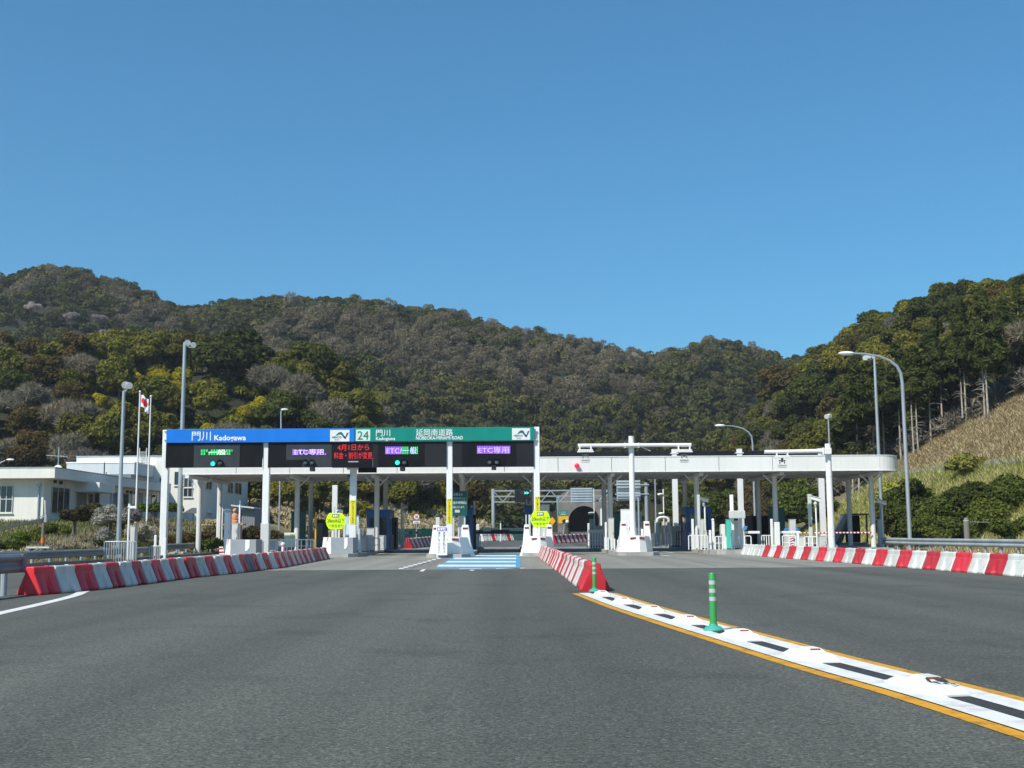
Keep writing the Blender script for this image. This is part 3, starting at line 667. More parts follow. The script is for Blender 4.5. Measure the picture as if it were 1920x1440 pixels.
mb.box(xl+.05, xe, YC-off, YC+.1, zf1+.003, zf1+.055); mb.box(xl+.05, xe, YC-off, YC+.01, zf0-.045, zf0-.003)
for (x0, y0), (x1, y1) in zip(arc, arc[1:]):
    cx = xr-RC; cy = YC+RC; e = lambda p, k: (cx+(p[0]-cx)*k, cy+(p[1]-cy)*k)
    mb.slab([e((x0, y0), 1.02), e((x1, y1), 1.02), e((x1, y1), .93), e((x0, y0), .93)], zf1+.003, zf1+.055)
    mb.slab([e((x0, y0), 1.02), e((x1, y1), 1.02), e((x1, y1), .97), e((x0, y0), .97)], zf0-.045, zf0-.003)
mb.build('fascia_trim', WHITE2, can)
ins = [(xl+.1, YC+.1), (xe, YC+.1), (xr-.12, YC+RC), (xr-.12, YB-.1), (xl+.1, YB-.1)]
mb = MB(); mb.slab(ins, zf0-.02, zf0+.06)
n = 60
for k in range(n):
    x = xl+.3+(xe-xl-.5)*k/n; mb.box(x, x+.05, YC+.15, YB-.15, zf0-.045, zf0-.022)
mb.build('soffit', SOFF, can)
mb = MB(); mb.slab(ins, zf1-.2, zf1-.12); mb.build('roof_deck', CONCD, can)
cols_f = [373.5, 557, 706.5, 866.5, 1003, 1144.5, 1307, 1454, 1635.5]; YF = 76.6; YBK = 81.8
for k, px in enumerate(cols_f):
    x = P(px, 960, YF).x
    for Y, rad in ((YF, .165), (YBK, .16)):
        zb_ = (.2 if -18 < x < 27 else .02)+g(Y)
        mb = MB(); mb.cyl((x, Y, zb_), (x, Y, zf0-.03), rad, n=20); c_ = mb.build('column', COLM, can, smooth=True)
        mb = MB(); mb.cyl((x, Y, zb_), (x, Y, zb_+.05), rad+.1, n=20); mb.build('column_base', CONC, c_, smooth=True)
    mb = MB(); mb.box(x-.12, x+.12, YC+.4, YB-.4, zf0-.26, zf0-.05)
    for s in (-1, 1):
        mb.tube([(x+s*.1, YF, zf0-.75), (x+s*.75, YF, zf0-.1)], .05, 6)
    mb.build('bracket_beam', COLM, can)
c = P(1081.5, 873.5, YC); mb = MB(); mb.cyl((c.x, YC-.02, c.z), (c.x, YC-.16, c.z), .14, n=16); mb.ball((c.x, YC-.16, c.z), .16, 14, sy=.6); rl = mb.build('red_beacon', LAMPR, can, smooth=True)
mb = MB(); mb.tube([(c.x+.05, YC-.2, c.z-.05), (c.x+.26, YC-.1, c.z-.2)], .025, 6); mb.build('beacon_arm', LGREY, can)
for px, py in ((1064, 902), (1329, 900), (690, 906), (905, 903)):
    c = P(px, py, YB-1.5); mb = MB(); mb.box(c.x-.14, c.x+.14, YB-1.7, YB-1.3, zf0-.14, zf0-.05); mb.build('soffit_lamp', mat('lamp_cover', (.8, .8, .78), .3, var=.03), can)
# ------------------------------------------------------------------ sign gantry of the opposite direction, seen from behind
YH = 90.0
rg = thing('rear_sign_gantry', (P(1265, 990, YH).x, YH, g(YH)), 'sign gantry behind the canopy showing only its black back above the roof', 'sign gantry')
mb = MB(); a = P(1014, 845, YH); b = P(1557, 860, YH); mb.box(a.x, b.x, YH+.1, YH+.3, b.z-.9, P(1280, 845.5, YH).z)
k0 = a.x
while k0 < b.x: mb.box(k0, k0+.04, YH+.06, YH+.1, b.z-.9, P(1280, 844.5, YH).z+.06); k0 += .9
mb.build('board_back', BLACK2, rg)
for px in (628.5, 1266, 1388.5, 1541):
    mb = MB(); x = P(px, 950, YH).x; zt_ = P(1388, 842, YH).z if px > 1000 else 5.0
    mb.box(x-.2, x+.2, YH-.3, YH+.05, IZ(YH)-.1, zt_); p_ = mb.build('post', WHITE2, rg, bevel=.02)
    if px > 1000:
        mb = MB(); mb.box(x-.3, x+.3, YH-.34, YH+.1, zt_-.35, zt_-.28); mb.build('post_collar', WHITE2, p_)
# ------------------------------------------------------------------ antenna poles
def antenna(bx, parent):
    """a hanging toll antenna: bracket, yoke and box, seen from the front"""
    c = P(bx[0], bx[1], bx[2]); Y = bx[2]; x, z = c.x, c.z
    mb = MB(); mb.box(x-.42, x+.42, Y-.12, Y+.12, z-.30, z-.22); mb.box(x-.36, x-.28, Y-.1, Y+.1, z-.22, z+.10); mb.box(x+.28, x+.36, Y-.1, Y+.1, z-.22, z+.10)
    mb.box(x-.46, x+.46, Y-.16, Y+.16, z-.38, z-.32); a_ = mb.build('antenna_yoke', WHITE2, parent, bevel=.008)
    mb = MB(); mb.cyl((x, Y, z-.38), (x, Y, z-.62), .07, n=8); mb.box(x-.2, x+.2, Y-.06, Y+.06, z-.55, z-.5); mb.box(x-.16, x-.12, Y-.05, Y+.05, z-.72, z-.5); mb.box(x+.12, x+.16, Y-.05, Y+.05, z-.72, z-.5); mb.build('tilt_bracket', DGREY, a_)
    mb = MB(); mb.box(x-.24, x+.24, Y-.22, Y+.16, z-.84, z-.76); mb.box(x-.22, x+.22, Y-.2, Y+.14, z-.95, z-.86); mb.build('antenna_box', LGREY, a_, bevel=.015)
YP = 66.6
tp = thing('antenna_pole', P(1186, 1040, YP), 'white T-shaped pole carrying two hanging antennas in front of the canopy', 'pole')
xc = P(1185.5, 930, YP).x; zt_ = P(1185, 818.5, YP).z; za = P(1185, 835.5, YP).z
mb = MB(); mb.cyl((xc, YP, .25), (xc, YP, zt_), .165, .15, n=22); mb.build('pole_shaft', WHITE2, tp, smooth=True)
mb = MB(); mb.cyl((xc, YP, zt_), (xc, YP, zt_+.02), .165, n=22); mb.build('pole_cap', WHITE2, tp)
mb = MB(); mb.cyl((P(1083.5, 835, YP-.3).x, YP-.3, za), (P(1296, 835, YP-.3).x, YP-.3, za), .105, n=18); arm = mb.build('cross_arm', WHITE2, tp, smooth=True)
mb = MB(); mb.box(xc-.36, xc+.36, YP-.2, YP+.02, za-.12, za+.12); mb.box(xc-.42, xc-.36, YP-.42, YP+.1, za-.14, za+.14); mb.box(xc+.36, xc+.42, YP-.42, YP+.1, za-.14, za+.14)
mb.box(xc-.44, xc+.44, YP-.45, YP-.40, za-.05, za+.05); mb.build('arm_clamp', WHITE2, tp, bevel=.01)
mb = MB(); mb.tube([(xc+.5, YP-.2, za-.08), (xc+.8, YP-.2, za-.2), (xc+1.05, YP-.2, za-.32)], .03, 6); mb.build('cable_spout', LGREY, tp)
antenna((1097.5, 835.5, YP-.3), tp); antenna((1282.5, 835.5, YP-.3), tp)
YQ = 70.5
tq = thing('antenna_pole', P(1556, 1027, YQ), 'tall white pole with one side arm and a single hanging antenna', 'pole')
xc = P(1556, 930, YQ).x; zt_ = P(1554, 832, YQ).z; za = P(1500, 847, YQ-.3).z
mb = MB(); mb.cyl((xc, YQ, .2), (xc, YQ, zt_), .20, .175, n=22); mb.build('pole_shaft', WHITE2, tq, smooth=True)
mb = MB(); mb.cyl((xc, YQ, 1.0), (xc, YQ, 1.04), .215, n=22); mb.cyl((xc, YQ, 4.55), (xc, YQ, 4.6), .20, n=22); mb.build('pole_collar', WHITE2, tq, smooth=True)
mb = MB(); mb.box(xc-.42, xc+.42, YQ-.42, YQ+.42, .18, .23)
for s in (-1, 1): mb.add([(xc+s*.18, YQ-.02, .23), (xc+s*.42, YQ-.02, .23), (xc+s*.18, YQ-.02, .62), (xc+s*.18, YQ+.02, .23), (xc+s*.42, YQ+.02, .23), (xc+s*.18, YQ+.02, .62)], [(0, 1, 2), (3, 5, 4), (0, 3, 4, 1), (1, 4, 5, 2)])
mb.build('base_plate', GALV2, tq)
mb = MB(); mb.cyl((P(1433.5, 847, YQ-.3).x, YQ-.3, za), (P(1551, 845, YQ-.3).x, YQ-.3, za+.04), .115, .13, n=18); mb.build('side_arm', WHITE2, tq, smooth=True)
mb = MB(); x_ = P(1547, 845, YQ-.3).x; mb.box(x_-.1, x_+.35, YQ-.46, YQ-.12, za-.16, za+.2); mb.box(x_-.18, x_-.1, YQ-.5, YQ-.1, za-.2, za+.22); mb.build('arm_clamp', WHITE2, tq, bevel=.02)
antenna((1466, 847, YQ-.3), tq)
# ------------------------------------------------------------------ island noses
def nose_white(px, Y, w, label, hp=(978, 1038)):
    """boat-shaped crash nose with two horn pylons"""
    x = P(px, 1025, Y).x; t = thing('crash_nose', (x, Y, 0), label, 'crash nose', 'white crash noses of the toll islands')
    wb = w/2; z1 = 1.05
    rings = []
    def ring(k, yk, z): return [(x-wb*k, Y+2.6, z), (x-wb*k, Y+.9*yk+.55, z), (x-wb*k*.52, Y+.22*yk+.25*(1-yk), z), (x-wb*k*.12, Y+.25*(1-yk), z), (x+wb*k*.12, Y+.25*(1-yk), z), (x+wb*k*.52, Y+.22*yk+.25*(1-yk), z), (x+wb*k, Y+.9*yk+.55, z), (x+wb*k, Y+2.6, z)]
    lev = [(1.06, 1.0, .0), (1.06, 1.0, .05), (.98, 1.0, .22), (.92, .95, .5), (.84, .85, .85), (.80, .8, z1), (.74, .78, z1+.05)]
    vs = []; fs = []
    for L_ in lev: vs += ring(*L_)
    n = 8
    for i in range(len(lev)-1):
        for j in range(n): fs.append((i*n+j, i*n+(j+1) % n, (i+1)*n+(j+1) % n, (i+1)*n+j))
    fs.append(tuple(range((len(lev)-1)*n, len(lev)*n)))
    mb = MB(); mb.add(vs, fs); b = mb.build('hull', WHITE, t)
    for s in (-1, 1):                                           # reflector strips on the bow and the two horns
        m2 = MB(); a_ = (x+s*wb*.10, Y+.02); c_ = (x+s*wb*.40, Y+.20); m2.add([(a_[0], a_[1], z1-.14), (c_[0], c_[1]-.05, z1-.16), (c_[0], c_[1]-.05, z1-.06), (a_[0], a_[1], z1-.03)], [(0, 1, 2, 3)]); m2.build('reflector_strip', REDDULL, b)
        xh0 = x+s*wb*.78; zt2 = P(px, hp[0], Y).z
        pr = [(x+s*wb*.48, .5), (x+s*wb*.90, .5), (x+s*wb*.84, zt2*.65), (x+s*wb*.78, zt2), (x+s*wb*.50, zt2)]
        m3 = MB(); m3.prism(pr, Y+1.15, Y+1.75); hn = m3.build('horn', WHITE, t, bevel=.03)
        m4 = MB(); m4.box(min(x+s*wb*.53, x+s*wb*.76), max(x+s*wb*.53, x+s*wb*.76), Y+1.135, Y+1.149, zt2-.24, zt2-.14); m4.build('reflector_strip', REDDULL, hn)
    return t
nose_white(843, 62.8, 2.45, 'white crash nose with two horns behind the upright lane banner', (984, 0))
nose_white(1010, 64.8, 1.95, 'white crash nose with two horns at the far end of the middle barrier', (983, 0))
nose_white(1196, 65.6, 2.05, 'white crash nose with two horns at the foot of the T-shaped pole', (977, 0))
def nose_grey(pxw, px0, px1, py0, py1, Y, plate, label):
    x0 = P(px0, 1030, Y).x; x1 = P(px1, 1030, Y).x; xw = P(pxw, 1030, Y).x; zt2 = P(px0, py0, Y).z
    t = thing('crash_nose', ((x0+x1)/2, Y, 0), label, 'crash nose', 'grey panelled crash noses')
    mb = MB(); mb.slab([(x0, Y), (x1, Y), (x1, Y+1.6), (x0, Y+1.6)], .0, zt2); mb.build('front_panel', GREY, t, bevel=.02)
    mb = MB(); mb.add([(xw-.12, Y+.75, 0), (x0-.004, Y+.01, 0), (x0-.004, Y+1.6, 0), (xw, Y+.75, zt2+.02), (x0-.004, Y+.01, zt2+.02), (x0-.004, Y+1.6, zt2+.02)], [(0, 1, 4, 3), (1, 2, 5, 4), (2, 0, 3, 5), (3, 4, 5), (2, 1, 0)]); s = mb.build('white_side', WHITE, t)
    xm = x0-.2; ym = Y+.01+.74*(.2/(x0-xw))
    mb = MB(); mb.add([(xm-.06, ym+.05-.02, .04), (xm+.06, ym-.05-.02, .04), (xm+.06, ym-.05-.02, zt2), (xm-.06, ym+.05-.02, zt2)], [(0, 1, 2, 3)]); mb.build('red_stripe', RED2, s)
    mb = MB(); a_ = P(plate[0], plate[2], Y); b_ = P(plate[1], plate[3], Y); mb.add([(a_.x, Y-.02, b_.z), ((a_.x+b_.x)/2, Y-.02, b_.z), (b_.x, Y-.02, b_.z+.18), (b_.x, Y-.02, a_.z), (a_.x, Y-.02, a_.z), (a_.x, Y-.004, b_.z), ((a_.x+b_.x)/2, Y-.004, b_.z), (b_.x, Y-.004, b_.z+.18), (b_.x, Y-.004, a_.z), (a_.x, Y-.004, a_.z)], [(0, 1, 2, 3, 4), (0, 5, 6, 1), (1, 6, 7, 2), (2, 7, 8, 3), (3, 8, 9, 4)]); mb.build('white_plate', WHITE, t)
    mb = MB(); mb.slab([(x0-.05, Y-.12), (x1+.1, Y-.12), (x1+.1, Y+1.6), (x0-.05, Y+1.6)], -.1, .17); mb.build('plinth', CONC, t)
nose_grey(419, 432, 480, 1012, 1044, 65.0, (460, 468, 1012, 1033), 'grey panel crash nose with a red stripe in front of the square gantry column')
nose_grey(602, 620.5, 662, 1008, 1040, 66.0, (645.5, 652, 1008, 1029), 'grey panel crash nose below the lime speed sign nearest the blue board')
# ------------------------------------------------------------------ signs on the islands
def lime_sign(px0, px1, py0, py1, Y, label):
    cx = (px0+px1)/2; c = P(cx, (py0+py1)/2, Y)
    t = thing('speed_sign', (c.x, Y, 0.2), label, 'sign', 'lime octagonal speed signs')
    a = P(px0, py0, Y); b = P(px1, py1, Y); w = b.x-a.x; hh_ = a.z-b.z
    o = [(a.x+.17*w, a.z), (b.x-.17*w, a.z), (b.x-.06*w, a.z-.22*hh_), (b.x, a.z-.5*hh_), (b.x-.06*w, a.z-.78*hh_), (b.x-.17*w, b.z), (a.x+.17*w, b.z), (a.x+.06*w, b.z+.22*hh_), (a.x, a.z-.5*hh_), (a.x+.06*w, a.z-.22*hh_)]
    mb = MB(); mb.prism(o, Y-.03, Y); p_ = mb.build('sign_face', LIME, t, bevel=.008)
    mb = MB(); mb.pbox(cx-6.5, cx+6.5, py0+2.2, py0+8.2, Y-.045, .012); q = mb.build('etc_plate', mat('etc_dark', (.05, .05, .06), .4, var=.05), p_)
    lettering('ETC', cx-5.2, cx+5.4, py0+3.2, py0+7.4, Y-.05, TXTW, 'lettering', q, .06)
    lettering('20km/h以下', px0+2.5, px1-2, py0+10.5, py0+18.5, Y-.04, TXTK, 'lettering', p_, .012); lettering('で安全走行', px0+5, px1-4, py0+21, py1-3, Y-.04, TXTK, 'lettering', p_, .0)
    for s in (-.16, .16):
        mb = MB(); mb.box(c.x+s*w-.05, c.x+s*w+.05, Y+.01, Y+.10, IZ(Y)-.02, a.z-.1*hh_); mb.build('sign_post', LGREY, t)
lime_sign(611, 648, 962, 992, 67.2, 'lime ETC speed sign on the grey panel nose under the message board')
lime_sign(994.5, 1032, 958.5, 988, 66.0, 'lime ETC speed sign above the horned nose at the end of the middle barrier')
# upright lane banner
Y = 62.2; t = thing('lane_banner', P(828, 1041, Y), 'white upright banner headed ETC leaning on the horned nose', 'banner')
a = P(818, 987, Y); b = P(838.5, 1042, Y)
mb = MB(); mb.box(a.x, b.x, Y-.05, Y, .14, a.z); p_ = mb.build('banner_sheet', mat('banner_white', (.82, .82, .84), .5, var=.02), t)
mb = MB(); mb.pbox(819.5, 838, 989, 995.5, Y-.062, .01); q = mb.build('heading_plate', PURP, p_); lettering('ETC', 821, 836, 990.2, 994.6, Y-.068, TXTW, 'lettering', q, .06)
for k, ch in enumerate('速度20km以下で'): lettering(ch, 830.5, 835, 997.5+k*4.5, 1001.4+k*4.5, Y-.056, TXTK, 'lettering', p_)
for k, ch in enumerate('通行してください'): lettering(ch, 821.3, 825.6, 997.5+k*5.1, 1001.8+k*5.1, Y-.056, TXTK, 'lettering', p_)
mb = MB(); mb.box(a.x+.12, b.x-.0, Y-.06, Y+.1, .02, .13); mb.build('banner_foot', mat('navy_weight', (.03, .045, .13), .6), t)
mb = MB(); mb.box(a.x, a.x+.1, Y-.04, Y+.12, .01, .14); mb.build('banner_clip', LGREY, t)
# green notice board
Y = 75.2; t = thing('notice_board', P(860, 1010, Y), 'dark green notice board with white Japanese text under the canopy', 'notice board')
mb = MB(); mb.pbox(845, 876, 921, 967, Y, .08); p_ = mb.build('board', DGREEN, t, bevel=.01)
for s, x0, x1, y0, y1 in (('お知らせ', 850.5, 867.5, 924.5, 929.5), ('平成26年4月1日より', 847, 875, 932.5, 936.2), ('料金が10円単位に', 847, 875, 940, 945), ('変更となります。', 848, 871, 949, 953)): lettering(s, x0, x1, y0, y1, Y-.01, TXTW, 'lettering', p_)
mb = MB(); mb.pbox(853, 862, 956, 961, Y-.012, .01); mb.build('emblem_plate', LGREY, p_)
for px in (850, 871):
    mb = MB(); x = P(px, 990, Y).x; mb.box(x-.05, x+.05, Y+.09, Y+.16, IZ(Y), P(px, 930, Y).z); mb.build('board_post', LGREY, t)
# speed limit sign far side
Y = 98.0; t = thing('speed_limit_sign', P(781, 1000, Y), 'round red rimmed traffic sign with a white plate beneath, beyond the lanes', 'sign')
c = P(781, 969, Y); mb = MB(); mb.cyl((c.x, Y, c.z), (c.x, Y-.03, c.z), .29, n=28); d_ = mb.build('disc', RED2, t)
mb = MB(); mb.cyl((c.x, Y-.031, c.z), (c.x, Y-.04, c.z), .215, n=28); d2 = mb.build('white_disc', WHITE, d_)
lettering('30', 778.3, 783.7, 966.3, 971.8, Y-.05, mat('letter_navy', (.02, .03, .12), .5), 'lettering', d_, .03)
mb = MB(); mb.pbox(774.5, 787.5, 977, 981, Y-.03, .03); q = mb.build('plate', WHITE, t); mb = MB(); mb.pbox(777, 785, 978.5, 979.6, Y-.04, .008); mb.build('plate_arrow', TXTK, q)
mb = MB(); mb.cyl((c.x, Y+.03, g(Y)), (c.x, Y+.03, c.z+.2), .045, n=10); mb.build('sign_pole', GALV, t, smooth=True)
# ------------------------------------------------------------------ lane equipment
def gear(name, cat, label, px0, px1, ptop, Y, m, d=None, style='cabinet', zb=None, group=None, m2=None):
    a = P(px0, ptop, Y); b = P(px1, ptop, Y); zb = IZ(Y)-.01 if zb is None else zb
    w = b.x-a.x; d = d or min(.8, max(.12, w*.9)); xc = (a.x+b.x)/2
    t = thing(name, (xc, Y+d/2, zb), label, cat, group)
    if style == 'post':
        mb = MB(); mb.box(a.x, b.x, Y, Y+d, zb, a.z); p_ = mb.build('shaft', m, t, bevel=min(w*.18, .03))
        mb = MB(); mb.box(a.x-.04, b.x+.04, Y-.04, Y+d+.04, zb, zb+.03); mb.build('foot_plate', GALV, p_)
    elif style == 'pole':
        mb = MB(); mb.cyl((xc, Y+d/2, zb), (xc, Y+d/2, a.z), w/2, n=14); p_ = mb.build('shaft', m, t, smooth=True)
        mb = MB(); mb.cyl((xc, Y+d/2, zb), (xc, Y+d/2, zb+.04), w/2+.06, n=14); mb.build('foot_plate', GALV, p_)
    else:
        mb = MB(); mb.box(a.x, b.x, Y, Y+d, zb+.08, a.z); p_ = mb.build('body', m, t, bevel=.018)
        mb = MB(); mb.box(a.x+.03, b.x-.03, Y+.03, Y+d-.03, zb, zb+.085); mb.build('plinth', DGREY, t)
        hgt = a.z-zb
        mb = MB(); mb.box(a.x+w*.09, b.x-w*.09, Y-.012, Y-.001, zb+.18, a.z-.09*hgt); dr = mb.build('door', m2 or m, p_, bevel=.004)
        mb = MB(); mb.box(b.x-w*.2, b.x-w*.16, Y-.035, Y-.012, zb+hgt*.48, zb+hgt*.56); mb.build('handle', DGREY, dr)
        mb = MB(); mb.box(a.x-.02, b.x+.02, Y-.02, Y+d+.02, a.z+.001, a.z+.03); mb.build('lid', m, p_)
    return t
def cam_on(t, px, py, Y, d=-1, m=WHITE2, s=1.0):
    """camera head on a pole"""
    c = P(px, py, Y); mb = MB()
    v = [(-.26*s, -.10*s), (.24*s, .06*s), (.24*s, .20*s), (-.26*s, .06*s)]
    mb.prism([(c.x+d*-x, c.z+z) for x, z in v], Y-.09*s, Y+.09*s); h_ = mb.build('camera_housing', m, t, bevel=.015)
    mb = MB(); mb.prism([(c.x+d*-x, c.z+z) for x, z in ((-.30*s, .07*s), (.27*s, .22*s), (.27*s, .245*s), (-.30*s, .095*s))], Y-.12*s, Y+.12*s); mb.build('sun_shield', m, h_)
    mb = MB(); mb.ball((c.x, Y, c.z-.16*s), .09*s, 10); mb.cyl((c.x, Y, c.z-.3*s), (c.x, Y, c.z-.03), .04*s, n=8); mb.build('swivel', LGREY, t)
def dome_on(t, px, py, Y, s=1.0):
    c = P(px, py, Y); mb = MB(); mb.ball((c.x, Y, c.z), .15*s, 12, sx=1.7, sz=.62); h_ = mb.build('lamp_head', WHITE2, t, smooth=True)
    mb = MB(); mb.ball((c.x-.12*s, Y-.08, c.z-.05*s), .09*s, 10); mb.build('lens', LENS, h_, smooth=True)
def rail(label, px0, px1, ptop, Y, n, m=WHITE2, mid=True, dy=0.0, group='white pipe guard rails on the islands', zb=None, r=.028):
    a = P(px0, ptop, Y); b = P(px1, ptop, Y); zb = IZ(Y) if zb is None else zb
    t = thing('guard_rail', ((a.x+b.x)/2, Y, zb), label, 'railing', group)
    mb = MB(); mb.tube([(a.x, Y, a.z-.06), (a.x+.05, Y+dy*.02, a.z), (b.x-.05, Y+dy*.98, a.z), (b.x, Y+dy, a.z-.06)], r, 8); tr = mb.build('top_pipe', m, t, smooth=True)
    if mid:
        mb = MB(); mb.tube([(a.x, Y, (a.z+zb)/2), (b.x, Y+dy, (a.z+zb)/2)], r*.7, 6); mb.build('middle_pipe', m, t, smooth=True)
    for k in range(n):
        u = k/(n-1); x = a.x+(b.x-a.x)*u; mb = MB(); mb.cyl((x, Y+dy*u, zb), (x, Y+dy*u, a.z-.02), r*1.15, n=8); mb.build('upright', m, t, smooth=True)
def arm(label, px0, px1, py, Y, bands=(), m=WHITE2, hh_=.13, striped=False, housing=None):
    a = P(px0, py, Y); b = P(px1, py, Y); t = thing('gate_arm', ((a.x+b.x)/2, Y, a.z), label, 'gate arm', 'lane gate arms')
    mb = MB(); mb.box(a.x, b.x, Y, Y+.06, a.z-hh_/2, a.z+hh_/2); p_ = mb.build('arm', m, t, bevel=.02)
    for u0, u1 in bands:
        mb = MB(); mb.box(a.x+(b.x-a.x)*u0, a.x+(b.x-a.x)*u1, Y-.006, Y+.066, a.z-hh_/2-.004, a.z+hh_/2+.004); mb.build('red_band', RED2, p_)
    if housing is not None:
        x = P(housing, py, Y).x; mb = MB(); mb.box(x-.17, x+.17, Y-.1, Y+.3, IZ(Y)-.02, a.z+.16); mb.build('gate_housing', WHITE2, t, bevel=.02)
def booth(label, px0, px1, ptop, Y, m, d=2.2, glass=True, open_px=None):
    a = P(px0, ptop, Y); b = P(px1, ptop, Y); zb = IZ(Y)-.01; t = thing('toll_booth', ((a.x+b.x)/2, Y+d/2, zb), label, 'toll booth')
    w = b.x-a.x; z1 = a.z; z0 = zb; hgt = z1-z0
    mb = MB(); mb.box(a.x, b.x, Y, Y+d, z1-.42, z1); mb.box(a.x-.05, b.x+.05, Y-.05, Y+d+.05, z1+.001, z1+.07); mb.build('roof', m, t, bevel=.02)
    for x0, x1 in ((a.x, a.x+.18), (b.x-.22, b.x)):
        for y0 in (Y, Y+d-.16): mb = MB(); mb.box(x0, x1, y0, y0+.16, z0, z1-.421); mb.build('corner_post', m, t)
    mb = MB(); mb.box(a.x+.03, b.x-.03, Y+.03, Y+d-.03, z0, z0+hgt*.40); wl = mb.build('lower_wall', m, t)
    mb = MB(); mb.box(a.x+.18, b.x-.22, Y-.012, Y+.028, z0+.1, z0+hgt*.38); mb.build('front_panel', LGREY, wl)
    mb = MB(); mb.box(a.x+.05, b.x-.05, Y+.06, Y+d-.06, z0+hgt*.40+.002, z1-.425); mb.build('window', GLASS, t)
    mb = MB(); mb.box(b.x-.019, b.x+.012, Y+.4, Y+1.1, z0+.05, z1-.5); mb.build('door', DGREY, t)
LP = gear
# --- first island (by the office)
t = gear('lamp_box', 'lamp box', 'white box with a round lamp on top beside the clay statue', 421, 431.5, 961, 71.0, WHITE2, .5); dome_on(t, 425.5, 956.5, 71.2)
gear('control_cabinet', 'cabinet', 'tall grey cabinet standing behind the grey panel nose, clay statue above', 435, 446, 982, 68.0, LGREY, .5)
gear('slim_pole', 'pole', 'slim white pole beside the clay statue', 448, 451.5, 938, 69.0, WHITE2, .1, 'pole')
gear('downpipe_pole', 'pole', 'cream pole left of the lamp box near the canopy corner', 411, 415, 944, 79.0, COLM, .1, 'pole', zb=.05)
gear('downpipe_pole', 'pole', 'dark banded slim pole touching the cream one near the canopy corner', 416, 418.5, 950, 79.4, WHITE2, .1, 'pole', zb=.05)
gear('white_bollard', 'bollard', 'white square bollard in front of the coin machine by the gantry column', 498.5, 502, 996, 69.2, WHITE2, .15, 'post')
gear('ticket_machine', 'machine', 'low grey ticket machine beside the square gantry column', 504, 518, 1012, 71.0, LGREY, .7, m2=GREY)
gear('ticket_machine', 'machine', 'small machine with a round white dial next to the price board', 521, 531, 1013, 72.5, GREY, .6)
rail('small white hoop rail between the grey nose and the gantry column', 485.5, 493.5, 1015, 66.6, 2)
Y = 72.0; t = thing('price_board', P(543, 1030, Y), 'cream price board on legs in front of the round canopy column', 'notice board')
mb = MB(); mb.pbox(533, 553.5, 999, 1026, Y, .06); p_ = mb.build('board', mat('cream_board', (.78, .77, .66), .5, var=.03), t, bevel=.01)
for k in range(5):
    mb = MB(); mb.pbox(535+(k % 2)*4.2, 538+(k % 2)*4.2, 1002.5+k*1.7, 1003.3+k*1.7, Y-.01, .008); mb.pbox(544, 552, 1001+k*2.1, 1001.9+k*2.1, Y-.01, .008); mb.build('text_rows', mat('ochre', (.55, .42, .1), .5), p_)
for px in (535.5, 551): gx = P(px, 1020, Y).x; mb = MB(); mb.box(gx-.03, gx+.03, Y+.07, Y+.12, IZ(Y), P(px, 1005, Y).z); mb.build('board_leg', GALV, t)
rail('white pipe rail running past the cream price board', 520, 592, 1012, 71.2, 9)
gear('green_screen', 'screen', 'tall dark green panel standing behind the round column, nearest the office', 546, 573, 959.5, 80.0, DGREEN, .25, m2=DGREEN)
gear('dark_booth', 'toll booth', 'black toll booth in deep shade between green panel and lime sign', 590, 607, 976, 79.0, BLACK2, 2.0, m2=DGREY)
t = gear('warning_lamp', 'lamp', 'small amber lamp on a pole above the black booth', 590.5, 594, 960, 76.5, YPAINT, .12, 'pole')
# --- second island
gear('slim_pole', 'pole', 'grey antenna pole rising behind the lime sign on the grey nose', 623.5, 628, 949, 68.0, LGREY, .12, 'post')
t = gear('slim_pole', 'pole', 'white camera pole just beside the lime sign on the grey nose', 634, 637, 962, 69.0, WHITE2, .1, 'pole'); cam_on(t, 636, 959, 69.0, 1, s=.8)
gear('slim_pole', 'pole', 'short light grey post right behind the grey nose plate', 643.5, 648, 984, 69.5, LGREY, .12, 'post')
gear('map_board', 'notice board', 'pale blue map board behind the yellow-stickered column', 646, 673, 968.5, 72.0, mat('map_blue', (.50, .62, .66), .4, var=.25, scale=3.0), .12, m2=mat('map_blue', (.5, .62, .66)))
for k, (a_, b_, tp_, Y) in enumerate([(672.5, 676, 991, 69.5), (679, 681.5, 991, 71.5)]):
    gear('white_bollard', 'bollard', ['white bollard right beside the yellow-stickered column', 'white bollard in front of the beige cabinet'][k], a_, b_, tp_, Y, WHITE2, .14, 'post')
gear('ticket_machine', 'machine', 'sloping grey machine between bollard and beige cabinet', 676.5, 687, 1006, 71.2, GREY, .6)
gear('control_cabinet', 'cabinet', 'beige cabinet in front of the blue booth with dark window', 687.5, 702, 991, 73.0, LGREY, .6)
booth('blue toll booth with a dark window behind the beige cabinet', 687.5, 731, 958, 77.6, BBLUE, 3.0)
rail('small grey hoop rail in front of the blue booth column', 692.5, 712, 1009, 71.5, 2, GALV)
gear('control_cabinet', 'cabinet', 'low tan cabinet to the side of the blue booth column', 711.5, 720, 1005, 73.0, LGREY, .7)
gear('control_cabinet', 'cabinet', 'tall dark cabinet past the blue booth near a striped gate arm', 732.5, 744, 971, 81.0, DGREY, 1.2, m2=BLACK2)
t = gear('slim_pole', 'pole', 'white pole with a camera beyond the dark cabinet', 751.5, 755, 942.5, 84.0, WHITE2, .14, 'post'); cam_on(t, 758.5, 954, 84.0, -1, s=.9)
gear('slim_pole', 'pole', 'second thinner white pole beside the camera pole at the lane exit', 756, 758, 956, 85.5, WHITE2, .1, 'pole')
gear('slim_pole', 'pole', 'short white stub pole seen over the tall dark cabinet', 731, 735, 948, 86.0, WHITE2, .14, 'post')
gear('white_bollard', 'bollard', 'white bollard carrying the striped gate arm at the lane exit', 752, 756, 998, 82.5, WHITE2, .2, 'post')
